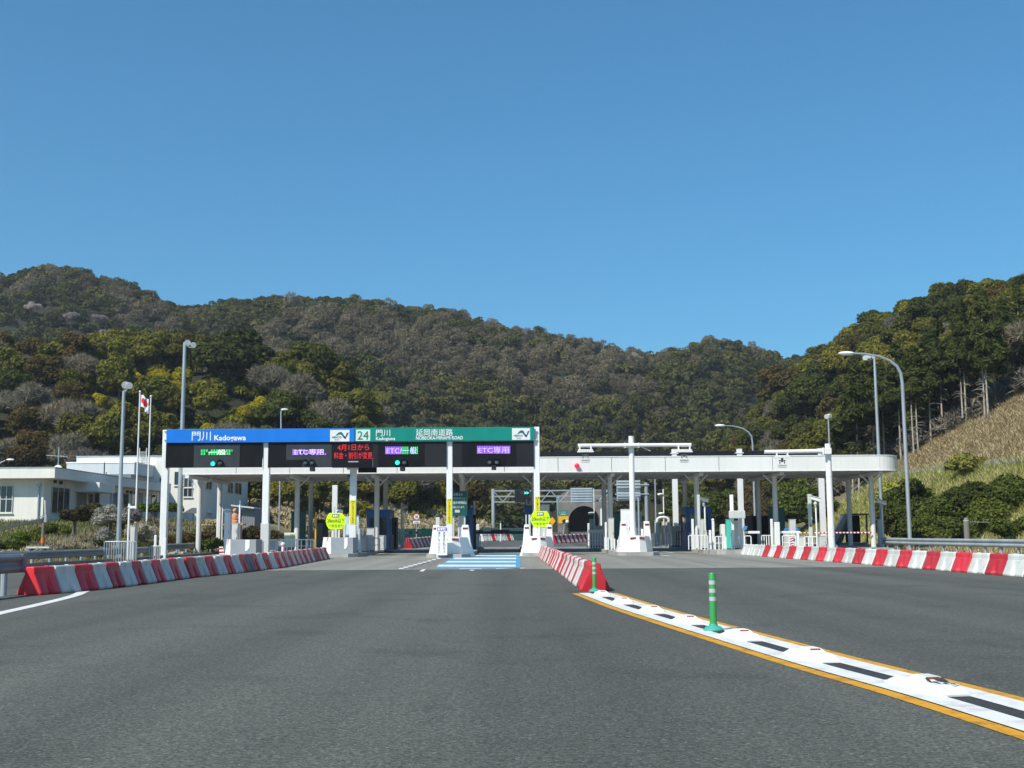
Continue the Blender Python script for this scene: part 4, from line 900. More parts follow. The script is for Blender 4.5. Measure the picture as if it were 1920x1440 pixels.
arm('white gate arm with two red bands beyond the dark cabinet', 741, 789, 999, 83.5, ((.55, .66), (.80, .91)))
rail('white pipe rail at the lane exit below the banded gate arm', 760, 768, 1007, 84.5, 3)
# --- third island
gear('slim_pole', 'pole', 'light grey post standing up behind the upright lane banner', 817, 824.5, 970, 66.0, LGREY, .2, 'post')
gear('slim_pole', 'pole', 'slim grey pole at the side of the green notice board', 858.5, 861.5, 967, 70.0, LGREY, .1, 'post')
gear('white_bollard', 'bollard', 'white bollard close behind the banner nose horn', 861.5, 864, 988, 68.5, WHITE2, .14, 'post')
gear('slim_pole', 'pole', 'thin white pole in front of the round column by the notice board', 866.8, 869, 983, 71.0, WHITE2, .08, 'pole')
booth('blue toll booth seen edge-on beside the green notice board', 871.5, 886, 955, 77.8, BBLUE, 3.2)
gear('control_cabinet', 'cabinet', 'narrow black cabinet past the edge-on blue booth', 885.5, 892, 966, 79.5, BLACK2, 1.0, m2=DGREY)
t = gear('slim_pole', 'pole', 'white pole with small round lamps past the edge-on blue booth', 887.5, 891.5, 939.5, 83.0, WHITE2, .15, 'post')
for px in (884.5, 893): c = P(px, 950, 83.0); mb = MB(); mb.ball((c.x, 83.0, c.z), .1, 10); mb.build('round_lamp', LENS, t, smooth=True)
rail('white pipe rail alongside the edge-on blue booth', 868, 881, 1006, 72.5, 4, mid=False)
gear('exit_horn', 'crash nose', 'white tapering horn at the back of the banner island', 893, 899, 983, 88.0, WHITE, .4, 'post')
rail('white pipe rail beneath the tapering horn at the island back', 894, 901, 1004, 86.0, 3)
arm('long gate arm of the middle lane closing off the road behind', 884, 986, 995.3, 86.5, ((.13, .21), (.36, .7), ), hh_=.14)
arm('dark lower gate beam under the long white arm of the middle lane', 884, 986, 999, 86.3, (), DGREY, .2)
# --- fourth island
gear('slim_pole', 'pole', 'thin dark pole on the island edge beside the lime sign nearest the tunnel', 982.5, 985, 961, 75.0, BLACK2, .1, 'post')
gear('slim_pole', 'pole', 'thin white pole next to the dark one by the lime sign nearest the tunnel', 985.5, 987.5, 965, 73.0, WHITE2, .1, 'pole')
booth('dark blue booth top peeping out behind the lime sign nearest the tunnel', 983, 1002, 950, 78.0, BBLUE, 2.5)
gear('camera_box', 'lamp box', 'pale box behind the yellow-stickered column nearest the tunnel', 1013, 1030, 947, 76.5, LGREY, .8)
gear('slim_pole', 'pole', 'grey post just left of the lime sign nearest the tunnel', 991, 995, 965, 69.0, LGREY, .14, 'post')
gear('slim_pole', 'pole', 'thin white rod on the tip of the booth behind the lime sign', 986.5, 988.2, 936, 82.0, WHITE2, .08, 'pole')
# exit end of the fourth island and the lane to the tunnel
gear('exit_horn', 'crash nose', 'white sloping horn before the tunnel mouth', 1102, 1107.5, 981, 89.0, WHITE, .5, 'post')
t = gear('slim_pole', 'pole', 'tall thin white pole with a lamp standing before the tunnel mouth', 1112.5, 1114.5, 916, 87.0, WHITE2, .09, 'pole'); dome_on(t, 1108.5, 962, 87.0, .9)
gear('control_cabinet', 'cabinet', 'white cabinet in front of the tunnel mouth', 1106, 1114, 974, 86.0, LGREY, .6)
gear('control_cabinet', 'cabinet', 'low grey cabinet with dark top near the tunnel mouth', 1117, 1129, 986.5, 85.0, LGREY, .6)
arm('short white gate arm sloping across in front of the tunnel mouth', 1103, 1137, 995.5, 80.5, (), WHITE2, .16)
rail('white pipe rail under the gate arm before the tunnel mouth', 1101, 1131, 999, 79.5, 7)
# --- fifth island
for k, (px, tp_) in enumerate([(1133, 1007), (1139, 1008), (1145, 1009), (1151, 1010), (1157, 1012), (1163, 1013)]):
    gear('white_bollard', 'bollard', 'slim white bollard in the close-set line beside the T-pole nose', px, px+2.6, tp_, 76.0-1.15*k, WHITE2, .1, 'post', group='line of slim bollards beside the T-pole nose')
gear('control_cabinet', 'cabinet', 'tall light grey cabinet tower beside the green panel', 1141, 1151, 972, 75.0, LGREY, .5)
t = gear('slim_pole', 'pole', 'pale square pole with a camera above the green panel', 1140.5, 1146, 926, 76.8, LGREY, .2, 'post'); cam_on(t, 1149, 936, 76.8, 1, GALV, .9)
gear('white_bollard', 'bollard', 'white bollard at the lane side of the light grey cabinet tower', 1134, 1138, 979, 74.0, WHITE2, .15, 'post')
gear('green_screen', 'screen', 'dark green panel with grey frame behind the horned T-pole nose', 1151, 1165, 964.5, 79.0, DGREEN, .3, m2=DGREEN)
gear('white_bollard', 'bollard', 'stubby white bollard between the horns of the T-pole nose', 1202, 1206.5, 992, 68.2, WHITE2, .15, 'post')
gear('control_cabinet', 'cabinet', 'white head box on a stand just beside the T-pole shaft', 1164.5, 1183, 955.5, 74.5, WHITE2, .5)
# --- rear of fifth island
t = gear('slim_pole', 'pole', 'thin white pole with two lamps behind the T-pole island', 1242.5, 1245, 917, 88.0, WHITE2, .1, 'pole'); dome_on(t, 1238, 926.5, 88.0, .9); dome_on(t, 1240, 962.5, 88.0, .9)
Y = 87.5; t = thing('rounded_frame', P(1243, 1018, Y), 'pale rounded frame like an upturned U at the island back', 'frame')
mb = MB(); pts = []
for u in range(11): a_ = math.pi*u/10; c0 = P(1243, 975, Y); pts.append((c0.x-.42*math.cos(a_), Y, c0.z+.2*math.sin(a_)))
c0 = P(1230, 1018, Y); c1 = P(1256, 1018, Y); mb.tube([(c0.x, Y, IZ(Y))]+pts+[(c1.x, Y, IZ(Y))], .1, 8); mb.build('hoop', WHITE2, t, smooth=True)
for px in (1236, 1243, 1250): x = P(px, 1000, Y).x; mb = MB(); mb.box(x-.05, x+.05, Y+.1, Y+.25, IZ(Y), P(px, 978, Y).z); mb.build('inner_post', LGREY, t)
rail('white pipe rail below the upturned U frame', 1228, 1262, 1000, 85.5, 7, mid=False)
t = gear('hopper_box', 'cabinet', 'grey box with sloping top and dark lid by the white gantry post', 1260.5, 1275, 987, 84.0, LGREY, .6, m2=LGREY)
rail('dark pipe rail beside the grey box with the dark lid', 1268, 1281, 997, 83.0, 4, DGREY, group='dark pipe guard rails')
gear('control_cabinet', 'cabinet', 'pale blue column box at the foot of the thin pole behind the T-pole', 1228, 1233, 977, 89.5, mat('pale_blue', (.42, .6, .68), .4), .3)
# --- sixth island
booth('wide bright blue booth with a pale door frame', 1286, 1333, 952, 79.0, BBLUE, 2.6)
gear('white_bollard', 'bollard', 'tall white bollard in front of the wide blue booth', 1296.5, 1301, 973, 74.0, WHITE2, .16, 'post')
gear('slim_pole', 'pole', 'light grey square pole rising before the wide blue booth', 1307, 1312.3, 927.5, 74.5, LGREY, .2, 'post')
t = gear('slim_pole', 'pole', 'white pole with a large camera head before the wide blue booth', 1320, 1323, 947, 75.5, WHITE2, .12, 'pole'); cam_on(t, 1319, 939, 75.5, 1, s=1.15)
gear('control_cabinet', 'cabinet', 'white cabinet between the two poles of the wide blue booth', 1313, 1320, 974, 75.6, LGREY, .5)
gear('control_cabinet', 'cabinet', 'narrow white cabinet below the large camera head', 1321, 1325.5, 996, 74.6, LGREY, .4)
gear('white_bollard', 'bollard', 'short thick white bollard on the kerb past the wide blue booth', 1329.5, 1334, 994, 73.4, WHITE2, .18, 'post')
t = gear('slim_pole', 'pole', 'white post with a rounded white head past the wide blue booth', 1335, 1339.5, 977, 75.2, WHITE2, .18, 'post')
c = P(1337, 975, 75.2); mb = MB(); mb.ball((c.x, 75.28, c.z), .1, 10); mb.build('head', WHITE2, t, smooth=True)
rail('white pipe rail in front of the wide blue booth', 1291, 1327, 1004, 73.0, 7, mid=False)
rail('white pipe rail between the rounded post and the teal slab', 1341, 1361, 1006, 72.6, 4)
gear('exit_horn', 'crash nose', 'white wedge beside the upright teal slab', 1352, 1360, 983, 76.0, WHITE, .6, 'post')
gear('teal_slab', 'ticket machine', 'upright teal slab with a round badge at the end of the kerb', 1362, 1371, 974.5, 72.4, TEAL, .3, m2=TEAL)
c = P(1366, 986, 72.38); 
t = gear('slim_pole', 'pole', 'white square pole carrying a grey head box beside the teal slab', 1368.5, 1375, 927.5, 73.2, WHITE2, .22, 'post')
mb = MB(); mb.pbox(1367.5, 1398, 957.5, 972, 72.9, .28); mb.build('head_box', LGREY, t, bevel=.04)
gear('control_cabinet', 'cabinet', 'light grey cabinet beside the teal slab under the grey head box', 1376.5, 1385, 977, 73.6, LGREY, .45)
gear('slim_pole', 'pole', 'square white leg under the far side of the grey head box', 1386, 1393, 972, 74.0, WHITE2, .2, 'post')
t = gear('touch_screen', 'screen', 'small tilted blue screen on a stalk beside the grey head box', 1394, 1396.5, 994, 73.4, LGREY, .08, 'pole')
mb = MB(); a_ = P(1393, 986.5, 73.3); b_ = P(1400.5, 993.5, 73.3); mb.prism([(a_.x, b_.z), (b_.x-.04, b_.z), (b_.x+.04, a_.z), (a_.x+.05, a_.z)], 73.25, 73.35); mb.build('screen', mat('screen_blue', (.08, .28, .55), .3), t, bevel=.01)
arm('white gate arm starting at the small blue screen', 1396, 1425, 998.3, 74.5, (), WHITE2, .16)
rail('square white frame rail in front of the small blue screen', 1396, 1408, 1005, 72.0, 2, mid=False)
# --- seventh island
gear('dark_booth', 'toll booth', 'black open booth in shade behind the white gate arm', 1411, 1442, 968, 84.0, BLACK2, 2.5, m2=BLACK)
gear('green_screen', 'screen', 'tall dark green panel behind a round column on the entry side', 1441, 1471, 952.5, 81.0, DGREEN, .3, m2=DGREEN)
gear('white_bollard', 'bollard', 'slender white post standing by the column before the green panel', 1444.5, 1449, 973, 72.5, WHITE2, .15, 'post')
gear('column_guard', 'bollard', 'white rounded guard box wrapped before the column with the green panel', 1452.5, 1462, 979, 73.6, WHITE2, .3, 'post')
rail('white pipe rail along the island before the tall green panel', 1428, 1446, 1004, 75.0, 5, mid=False)
arm('white gate arm leaving the column guard box', 1462, 1501, 998, 73.8, (), WHITE2, .14)
gear('control_cabinet', 'cabinet', 'small white cabinet with blue top boards near the striped board', 1481.5, 1492, 974.5, 74.2, LGREY, .45)
t = thing('blue_tray', P(1480, 993, 75.5), 'blue plastic tray top on the machines behind the gate arm', 'tray'); mb = MB(); mb.pbox(1473, 1498, 990.5, 996.5, 75.4, .5); mb.build('tray', mat('tray_blue', (.04, .2, .55), .4), t, bevel=.03)
mb = MB(); mb.pbox(1472, 1499, 996.7, 1010, 75.4, .5, z0=IZ(75.4)); mb.build('tray_stand', LGREY, t)
Y = 71.6; t = thing('striped_board', P(1485, 1026, Y), 'narrow upright board with red and white diagonal stripes', 'marker board')
a_ = P(1481.5, 1007.5, Y); b_ = P(1488, 1026, Y); mb = MB(); mb.box(a_.x, b_.x, Y, Y+.04, b_.z, a_.z); p_ = mb.build('board', WHITE, t)
for k in range(4): zz = b_.z+(a_.z-b_.z)*k/4; dz = (a_.z-b_.z)/8; mb = MB(); mb.add([(a_.x, Y-.004, zz), (b_.x, Y-.004, min(a_.z, zz+dz)), (b_.x, Y-.004, min(a_.z, zz+2*dz)), (a_.x, Y-.004, zz+dz)], [(0, 1, 2, 3)]); mb.build('red_stripe', RED2, p_)
rail('white pipe rail around the red and white striped board', 1467, 1492, 1004.5, 71.0, 3)
gear('ticket_machine', 'machine', 'white low machine beside the hoop rail before the tall antenna pole', 1499, 1511, 1007, 73.0, LGREY, .6)
gear('white_bollard', 'bollard', 'white bollard beside the low machine before the tall antenna pole', 1494.5, 1498.5, 998, 71.8, WHITE2, .2, 'post')
t = gear('slim_pole', 'pole', 'light grey square pole with a red mark near the tall antenna pole', 1515, 1521.5, 926.5, 72.6, LGREY, .22, 'post'); mb = MB(); mb.pbox(1519.4, 1521.4, 983, 988, 72.58, .01); mb.build('red_label', RED2, t)
t = gear('slim_pole', 'pole', 'white pole with a tilted camera beside the tall antenna pole', 1528.5, 1531.5, 949, 71.6, WHITE2, .12, 'pole'); cam_on(t, 1528.5, 938, 71.6, 1, s=1.25)
rail('white hoop rails at the foot of the tilted camera pole', 1508, 1531, 1006.5, 70.2, 4)
gear('ticket_machine', 'machine', 'pale grey machine with rounded parts behind the tall antenna pole', 1537, 1549, 1006, 75.5, LGREY, .7)
# striped chain and shelter
Y = 76.3; a_ = P(1500, 998, Y); b_ = P(1634, 1000.5, Y); t = thing('striped_bar', ((a_.x+b_.x)/2, Y, a_.z), 'long red and white striped bar closing the last lane', 'gate arm')
n = 40; mbs = [MB(), MB()]
for k in range(n): u = k/n; mbs[k % 2].cyl((a_.x+(b_.x-a_.x)*u, Y, a_.z-.05), (a_.x+(b_.x-a_.x)*(u+1/n), Y, a_.z-.05), .05, n=8)
mbs[0].build('white_lengths', WHITE2, t); mbs[1].build('red_lengths', RED2, t)
Y = 86.0; t = thing('stair_shelter', P(1600, 1010, Y), 'dark grey shelter with a sloping side behind the striped bar', 'shelter')
q = [P(1590, 966, Y), P(1626, 966, Y), P(1626, 1012, Y), P(1566, 1012, Y)]
mb = MB(); mb.prism([(q[3].x, g(Y)), (q[2].x, g(Y)), (q[2].x, g(Y)+.35), (q[3].x+.3, g(Y)+.35)], Y, Y+2.0); mb.build('base_wall', CONCD, t)
mb = MB(); mb.prism([(q[3].x+.1, g(Y)+.36), (q[3].x+.5, g(Y)+.36), (q[0].x+.28, q[0].z), (q[0].x, q[0].z)], Y, Y+2.0); mb.build('sloping_side', DGREY, t)
mb = MB(); mb.box(q[0].x, q[1].x+.1, Y-.1, Y+2.1, q[0].z+.005, q[0].z+.12); mb.build('roof', DGREY, t)
mb = MB(); mb.box(q[1].x-.1, q[1].x, Y, Y+.1, g(Y)+.36, q[1].z); mb.build('front_post', DGREY, t); mb = MB(); mb.box(q[1].x-.1, q[1].x, Y+1.9, Y+2.0, g(Y)+.36, q[1].z); mb.box(q[0].x+.3, q[1].x-.1, Y+1.9, Y+2.0, g(Y)+.36, q[1].z); mb.build('back_panel', BLACK2, t)
gear('column_sheath', 'cabinet', 'grey casing box at the foot of the floodlight pole beyond the last column', 1646.5, 1654, 974, 82.0, LGREY, .3, zb=.1)
t = gear('camera_pole', 'pole', 'white pole with a tilted camera beside the last round column', 1652.5, 1655.5, 951, 79.0, WHITE2, .12, 'pole', zb=.1); cam_on(t, 1652, 944, 79.0, 1, s=1.25)
# traffic cones
def cone(px, py, hh_, label, lean=0.0):
    v = G(px, py); t = thing('traffic_cone', (v.x, v.y, 0), label, 'traffic cone'); prof = lambda z: .15-.12*z/hh_
    mb = MB(); mb.box(v.x-.19, v.x+.19, v.y-.19, v.y+.19, .006, .04); mb.build('base', RED, t, bevel=.008)
    for k in range(6):
        z0 = .04+(hh_-.04)*k/6; z1 = .04+(hh_-.04)*(k+1)/6; mb = MB(); mb.lathe((v.x, v.y, 0), [(prof(z0), z0), (prof(z1), z1)], 18); mb.build('red_band' if k % 2 == 0 else 'white_band', RED if k % 2 == 0 else WHITE, t, smooth=True)
    t.rotation_euler = (0, lean, 0)
cone(1207.5, 1038.5, .80, 'red and white striped cone leaning against the T-pole nose')
v = G(418, 1046); t = thing('striped_marker', (v.x, v.y, 0), 'small slanted marker striped red and white at the grey nose corner', 'marker board'); mb = MB(); mb.prism([(v.x-.2, .02), (v.x+.12, .02), (v.x-.02, .62), (v.x-.22, .62)], v.y, v.y+.05); p_ = mb.build('board', WHITE, t)
for k in range(3): z = .05+.2*k; mb = MB(); mb.add([(v.x-.2, v.y-.004, z), (v.x+.10-.05*k, v.y-.004, z+.02), (v.x+.08-.05*k, v.y-.004, z+.12), (v.x-.21, v.y-.004, z+.1)], [(0, 1, 2, 3)]); mb.build('red_stripe', RED2, p_)
# small beacon-post standing among the left barriers
v = G(537, 1062); x, y = v.x-.1, v.y; t = thing('guide_post', (x, y, 0), 'red and white guide post with round top among the barriers', 'guide post')
mb = MB(); mb.lathe((x+.02, y-.35, 0), [(.15, 0), (.15, .04), (.08, .1), (.06, .3)], 14); mb.build('base', RED, t, smooth=True)
mb = MB(); mb.lathe((x+.02, y-.35, 0), [(.055, .3), (.055, .55), (.06, .56), (.06, .78)], 14); mb.build('white_sleeve', WHITE, t, smooth=True)
mb = MB(); mb.ball((x+.02, y-.35, .86), .1, 12); mb.build('lamp', LGREY, t, smooth=True)
# ------------------------------------------------------------------ light poles
def flood_pole(px_b, py_b, px_t, py_t, Y, heads, label, r=.11, zb=0.0, taper=.65):
    b = P(px_b, py_b, Y); tt = P(px_t, py_t, Y); xb = (b.x+tt.x)/2; t = thing('floodlight_pole', (xb, Y, zb), label, 'floodlight')
    mb = MB(); mb.cyl((xb, Y, zb), (xb, Y, tt.z), r, r*taper, n=16); mb.build('pole', GALV, t, smooth=True)
    for hx, hy, r_ in heads:
        c = P(hx, hy, Y); mb = MB(); dx = 1 if c.x > xb else -1
        d_ = Vector((dx*.35, -1, -.35)).normalized(); p0 = Vector((c.x, Y-.05, c.z))
        mb.cyl(p0+d_*.05, p0-d_*.32, r_, r_*.55, n=18); hd = mb.build('floodlight_head', WHITE2, t, smooth=True)
        mb = MB(); mb.cyl(p0+d_*.052, p0+d_*.075, r_*.94, n=18); mb.build('lens', LENS, hd)
        mb = MB(); mb.tube([(xb, Y, tt.z-.15), (xb+(c.x-xb)*.6, Y, c.z-r_*.9), (c.x, Y+.05, c.z-r_*.8)], .035, 6); mb.build('bracket', GALV, hd)
    return t
flood_pole(221, 1026, 233, 733, 62.0, [(235.5, 722, .195), (243, 723, .18)], 'floodlight pole with two round lamps standing beside the flagpoles', .125, h(-21, 62)-.1)
flood_pole(338, 1020, 344, 642, 76.0, [(352, 643, .20), (363, 647, .19)], 'tallest floodlight pole, rising through the blue name board', .19, 0.0, .55)
flood_pole(1657, 1005, 1637, 668, 84.0, [(1622, 671, .19), (1629, 668, .17), (1637, 668, .16)], 'floodlight pole standing just behind the tall curved street lamp', .15, 0.1, .6)
flood_pole(1562, 1000, 1553, 786, 108.0, [(1550, 781, .23), (1556, 780, .2)], 'small floodlight pole peeping over the rear roof of the canopy', .12, g(108), .6)
def street_lamp(px_b, py_b, path, head, Y, label, r=.1, zb=0.0, dirx=-1):
    b = P(px_b, py_b, Y); t = thing('street_lamp', (b.x, Y, zb), label, 'street lamp')
    pts = [P(px, py, Y) for px, py in path]; x0 = pts[0].x; pts = [Vector((x0, Y, zb))]+[Vector((x0, Y, zb+(pts[0].z-zb)*.5))]+pts
    mb = MB(); mb.tube(pts, r, 12, r*.42); mb.build('pole', GALV, t, smooth=True)
    c = P(head[0], head[1], Y); L_ = head[2]; mb = MB(); mb.ball((c.x, Y, c.z), L_, 14, sx=1.0, sy=.42, sz=.26); hd = mb.build('lamp_head', WHITE2, t, smooth=True)
    mb = MB(); mb.ball((c.x+dirx*L_*.12, Y, c.z-L_*.08), L_*.8, 14, sx=1.0, sy=.42, sz=.24); mb.build('lens', LENS, hd, smooth=True)
street_lamp(1700, 1034, [(1692, 720), (1689, 700), (1682, 687), (1668, 676), (1648, 668), (1622, 663.5), (1600, 662.5)], (1587, 662.5, .52), 73.0, 'tall curved street lamp beside the bright guardrail', .13, 0.0)
street_lamp(1411, 1000, [(1411, 830), (1409, 818), (1403, 810), (1392, 803), (1375, 799), (1358, 798)], (1350, 798, .55), 118.0, 'curved street lamp rising behind the black board back on the roof', .12, g(118))
street_lamp(527, 1000, [(527, 800), (527, 772), (529, 769), (532, 768)], (533.5, 767.8, .40), 120.0, 'short street lamp peeping over the blue name board', .10, 1.0, 1)
street_lamp(-6, 1000, [(-6, 880), (-4, 872), (2, 867), (10, 863.5)], (19, 861.8, .42), 118.0, 'street lamp head showing over the low office roof', .10, h(-51, 118), 1)
gear('thin_mast', 'pole', 'thin grey mast standing behind the T-pole shaft', 1226.5, 1229.5, 880, 95.0, GALV, .13, 'pole', zb=g(95))
# ------------------------------------------------------------------ things beyond the lanes
YT_ = 150.0
t = thing('truss_gantry', P(1025, 1000, YT_), 'grey lattice truss gantry spanning the road before the tunnel', 'truss gantry')
gx0 = P(925, 930, YT_).x; gx1 = P(1140, 930, YT_).x; z1 = P(1000, 920, YT_).z; z0 = P(1000, 941, YT_).z
for yy in (YT_-.5, YT_+.5):
    mb = MB()
    for z in (z0, (z0+z1)/2, z1): mb.box(gx0, gx1, yy-.06, yy+.06, z-.07, z+.07)
    n = 12
    for k in range(n):
        xa = gx0+(gx1-gx0)*k/n; xb = gx0+(gx1-gx0)*(k+1)/n
        mb.cyl((xa, yy, z0 if k % 2 else z1), (xb, yy, z1 if k % 2 else z0), .06, n=6)
    mb.build('truss_frame', GALV2, t)
for px in (925, 1143):
    mb = MB(); x = P(px, 950, YT_).x; mb.cyl((x, YT_, g(YT_)), (x, YT_, z1+.25), .24, n=14); mb.build('leg', GALV2, t, smooth=True)
mb = MB(); mb.pbox(965, 993, 919, 941.5, YT_-1.0, .6); q = mb.build('display_box', BLACK2, t)
lettering('ETC', 976, 981.5, 921.5, 926.5, YT_-1.02, DGREY, 'lettering', q, .02); lettering('>>', 983, 991.5, 921.5, 926.8, YT_-1.02, mat('led_cyan', (.1, .9, .75), .5, emit=.6), 'lettering', q, .04)
def sign_back(px0, px1, py0, py1, Y, label, posts, ribs=5, posth=None):
    t = thing('reversed_road_sign', P((px0+px1)/2, 1000, Y), label, 'road sign'); mb = MB(); mb.pbox(px0, px1, py0, py1, Y, .06); b = mb.build('sign_panel', mat('alu_back', (.50, .56, .57), .45, metal=.25, var=.12, scale=.8), t)
    mb = MB()
    for k in range(ribs): y = py0+(py1-py0)*(k+.5)/ribs; a_ = P(px0+1, y-.6, Y); c_ = P(px1-1, y+.6, Y); mb.box(a_.x, c_.x, Y-.08, Y-.002, c_.z, a_.z)
    mb.build('stiffeners', GALV, b)
    for px, top, w in posts: x = P(px, 950, Y).x; mb = MB(); mb.cyl((x, Y-.2, g(Y)), (x, Y-.2, P(px, top, Y).z), w, n=12); mb.build('post', GALV2, t, smooth=True)
sign_back(1070, 1111, 915, 943.5, YT_-1.6, 'silver back of a road sign hung on the lattice gantry', [], 6)
sign_back(1156, 1201, 901, 939, 120.0, 'large silver sign back between the canopy columns beside the T-pole', [(1212, 905, .2), (1197, 930, .1)], 7)
t = thing('sign_crossbar', P(1185, 918, 119.6), 'pair of horizontal pipes crossing the large silver sign back', 'pipe frame')
for py in (909.5, 927): a_ = P(1153, py, 119.6); b_ = P(1217, py, 119.6); mb = MB(); mb.cyl((a_.x, 119.6, a_.z), (b_.x, 119.6, a_.z), .07, n=8); mb.build('pipe', GALV2, t)
Y = 122.0; t = thing('access_ladder', P(1198, 1000, Y), 'grey ladder rack standing below the large silver sign back', 'ladder'); mb = MB()
for px in (1193.5, 1202.5): x = P(px, 975, Y).x; mb.box(x-.04, x+.04, Y, Y+.08, g(Y), P(px, 960, Y).z)
for k in range(9): a_ = P(1193.5, 962+4*k, Y); b_ = P(1202.5, 962+4*k, Y); mb.box(a_.x, b_.x, Y+.02, Y+.06, a_.z-.04, a_.z+.04)
mb.build('ladder_frame', GALV, t)
# tunnel portal
YTU = 258.0; zc = P(1095, 998, YTU).z; rt = (P(1124.5, 970, YTU).x-P(1066, 970, YTU).x)/2; xt = P(1095.2, 970, YTU).x; gz = g(YTU)
tp = thing('tunnel_portal', (xt, YTU, gz), 'pale concrete tunnel portal with a dark round mouth below the hill', 'tunnel'); ztop = P(1095, 948.5, YTU).z; zs = ztop-rt
arcp = [(xt-rt, gz-.1)]+[(xt-rt*math.cos(a), zs+rt*math.sin(a)) for a in [math.pi*k/20 for k in range(21)]]+[(xt+rt, gz-.1)]
zo = P(1095, 921, YTU).z; outp = [(xt-rt-2.3, gz-.1), (xt-rt-3.2, zo-2.5), (xt-rt-.5, zo)]+[(xt-rt+2*rt*k/18, zo+.0) for k in range(0, 19)]+[(xt+rt+.5, zo), (xt+rt+3.2, zo-2.5), (xt+rt+2.3, gz-.1)]
def wall_with_hole(mb, y0, y1):
    L_, n_ = arcp, len(arcp); 
    def outer(i):
        u = i/(n_-1); xx = xt-rt-2.3+(2*rt+7)*u
        return outpt(u)
    def outpt(u):
        s = [(xt-rt-2.3, gz-.1), (xt-rt-2.3, zo-1.8), (xt-rt-1.0, zo), (xt+rt+1.0, zo), (xt+rt+2.3, zo-1.8), (xt+rt+2.3, gz-.1)]
        ls = [math.dist(s[k], s[k+1]) for k in range(5)]; d = u*sum(ls)
        for k in range(5):
            if d <= ls[k]+1e-6: w = d/ls[k]; return (s[k][0]+(s[k+1][0]-s[k][0])*w, s[k][1]+(s[k+1][1]-s[k][1])*w)
            d -= ls[k]
        return s[-1]
    vs = []; fs = []
    for y in (y0, y1):
        for i in range(n_): vs.append((L_[i][0], y, L_[i][1]))
        for i in range(n_): o_ = outpt(i/(n_-1)); vs.append((o_[0], y, o_[1]))
    N = 2*n_
    for i in range(n_-1):
        fs.append((i, i+1, n_+i+1, n_+i)); fs.append((N+i, N+n_+i, N+n_+i+1, N+i+1)); fs.append((n_+i, n_+i+1, N+n_+i+1, N+n_+i)); fs.append((i, N+i, N+i+1, i+1))
    return mb.add(vs, fs)
wall_with_hole(MB(), YTU, YTU+2.5).build('portal_wall', CONCD, tp)
mb = MB(); vs = []; fs = []; n_ = len(arcp)
for y in (YTU+2.5, 299.0):
    for x, z in arcp: vs.append((x, y, z))
for i in range(n_-1): fs.append((i, n_+i, n_+i+1, i+1))
fs.append(tuple(range(n_, 2*n_))); mb.add(vs, fs); mb.build('tunnel_lining', mat('unlit_bore_concrete', (.022, .022, .024), .95, var=.2), tp)  # near-black colour stands in for the darkness inside the bore
def small_sign(label, px0, px1, py0, py1, Y, m, name='road_sign', text=None, tm=None, shape='rect', plates=()):
    a_ = P(px0, py0, Y); b_ = P(px1, py1, Y); c = (a_+b_)/2; t = thing(name, (c.x, Y, g(Y)), label, 'sign'); mb = MB()
    if shape == 'diamond': mb.prism([(c.x, b_.z), (b_.x, c.z), (c.x, a_.z), (a_.x, c.z)], Y, Y+.05)
    elif shape == 'disc': mb.cyl((c.x, Y, c.z), (c.x, Y+.05, c.z), (b_.x-a_.x)/2, n=22)
    else: mb.box(a_.x, b_.x, Y, Y+.06, b_.z, a_.z)
    p_ = mb.build('sign_face', m, t, bevel=.01)
    if text:
        for s, x0, x1, y0, y1 in text: lettering(s, x0, x1, y0, y1, Y-.01, tm, 'lettering', p_)
    mb = MB(); mb.cyl((c.x, Y+.12, g(Y)), (c.x, Y+.12, c.z), .06, n=8); mb.build('post', GALV, t, smooth=True)
    return t
small_sign('green road sign with white text left of the tunnel mouth', 1046.5, 1064.5, 957, 966.5, 140.0, mat('road_green', (.0, .22, .15), .4), text=[('トンネル', 1049, 1062, 959, 962), ('1480m', 1050, 1061, 963, 965.5)], tm=TXTW)
wb_ = small_sign('orange warning board with a tunnel pictogram below the green sign', 1047, 1066, 968, 981, 139.5, YPAINT)
c = P(1058, 976, 139.4); mb = MB(); mb.cyl((c.x, 139.45, c.z-.1), (c.x, 139.44, c.z-.1), .25, n=16); mb.build('tunnel_pictogram', TXTK, wb_)
small_sign('yellow diamond warning sign behind the lime sign nearest the tunnel', 1029, 1042, 969, 985, 128.0, YPAINT, shape='diamond')
small_sign('dull red round sign at the left edge of the tunnel mouth', 1060.5, 1067.5, 975, 982.5, 135.0, RED2, shape='disc')
t = thing('signal_guard', P(1063.5, 998, 132), 'dark green hooded stand below the dull red round sign', 'stand'); c = P(1063.5, 990, 132); mb = MB(); mb.lathe((c.x, 132, g(132)), [(.42, 0), (.40, .6), (.26, 1.1), (.2, 1.5), (.26, 1.7), (.1, 1.95)], 14); mb.build('stand_body', mat('dark_olive', (.03, .045, .025), .7), t, smooth=True); mb = MB(); mb.ball((c.x, 131.8, g(132)+2.05), .2, 10); mb.build('stand_light', WHITE2, t)
t = gear('tall_post_sign', 'sign', 'white height gauge post at the right edge of the tunnel mouth', 1125.5, 1129.5, 954, 140.0, WHITE2, .2, 'post', zb=g(140))
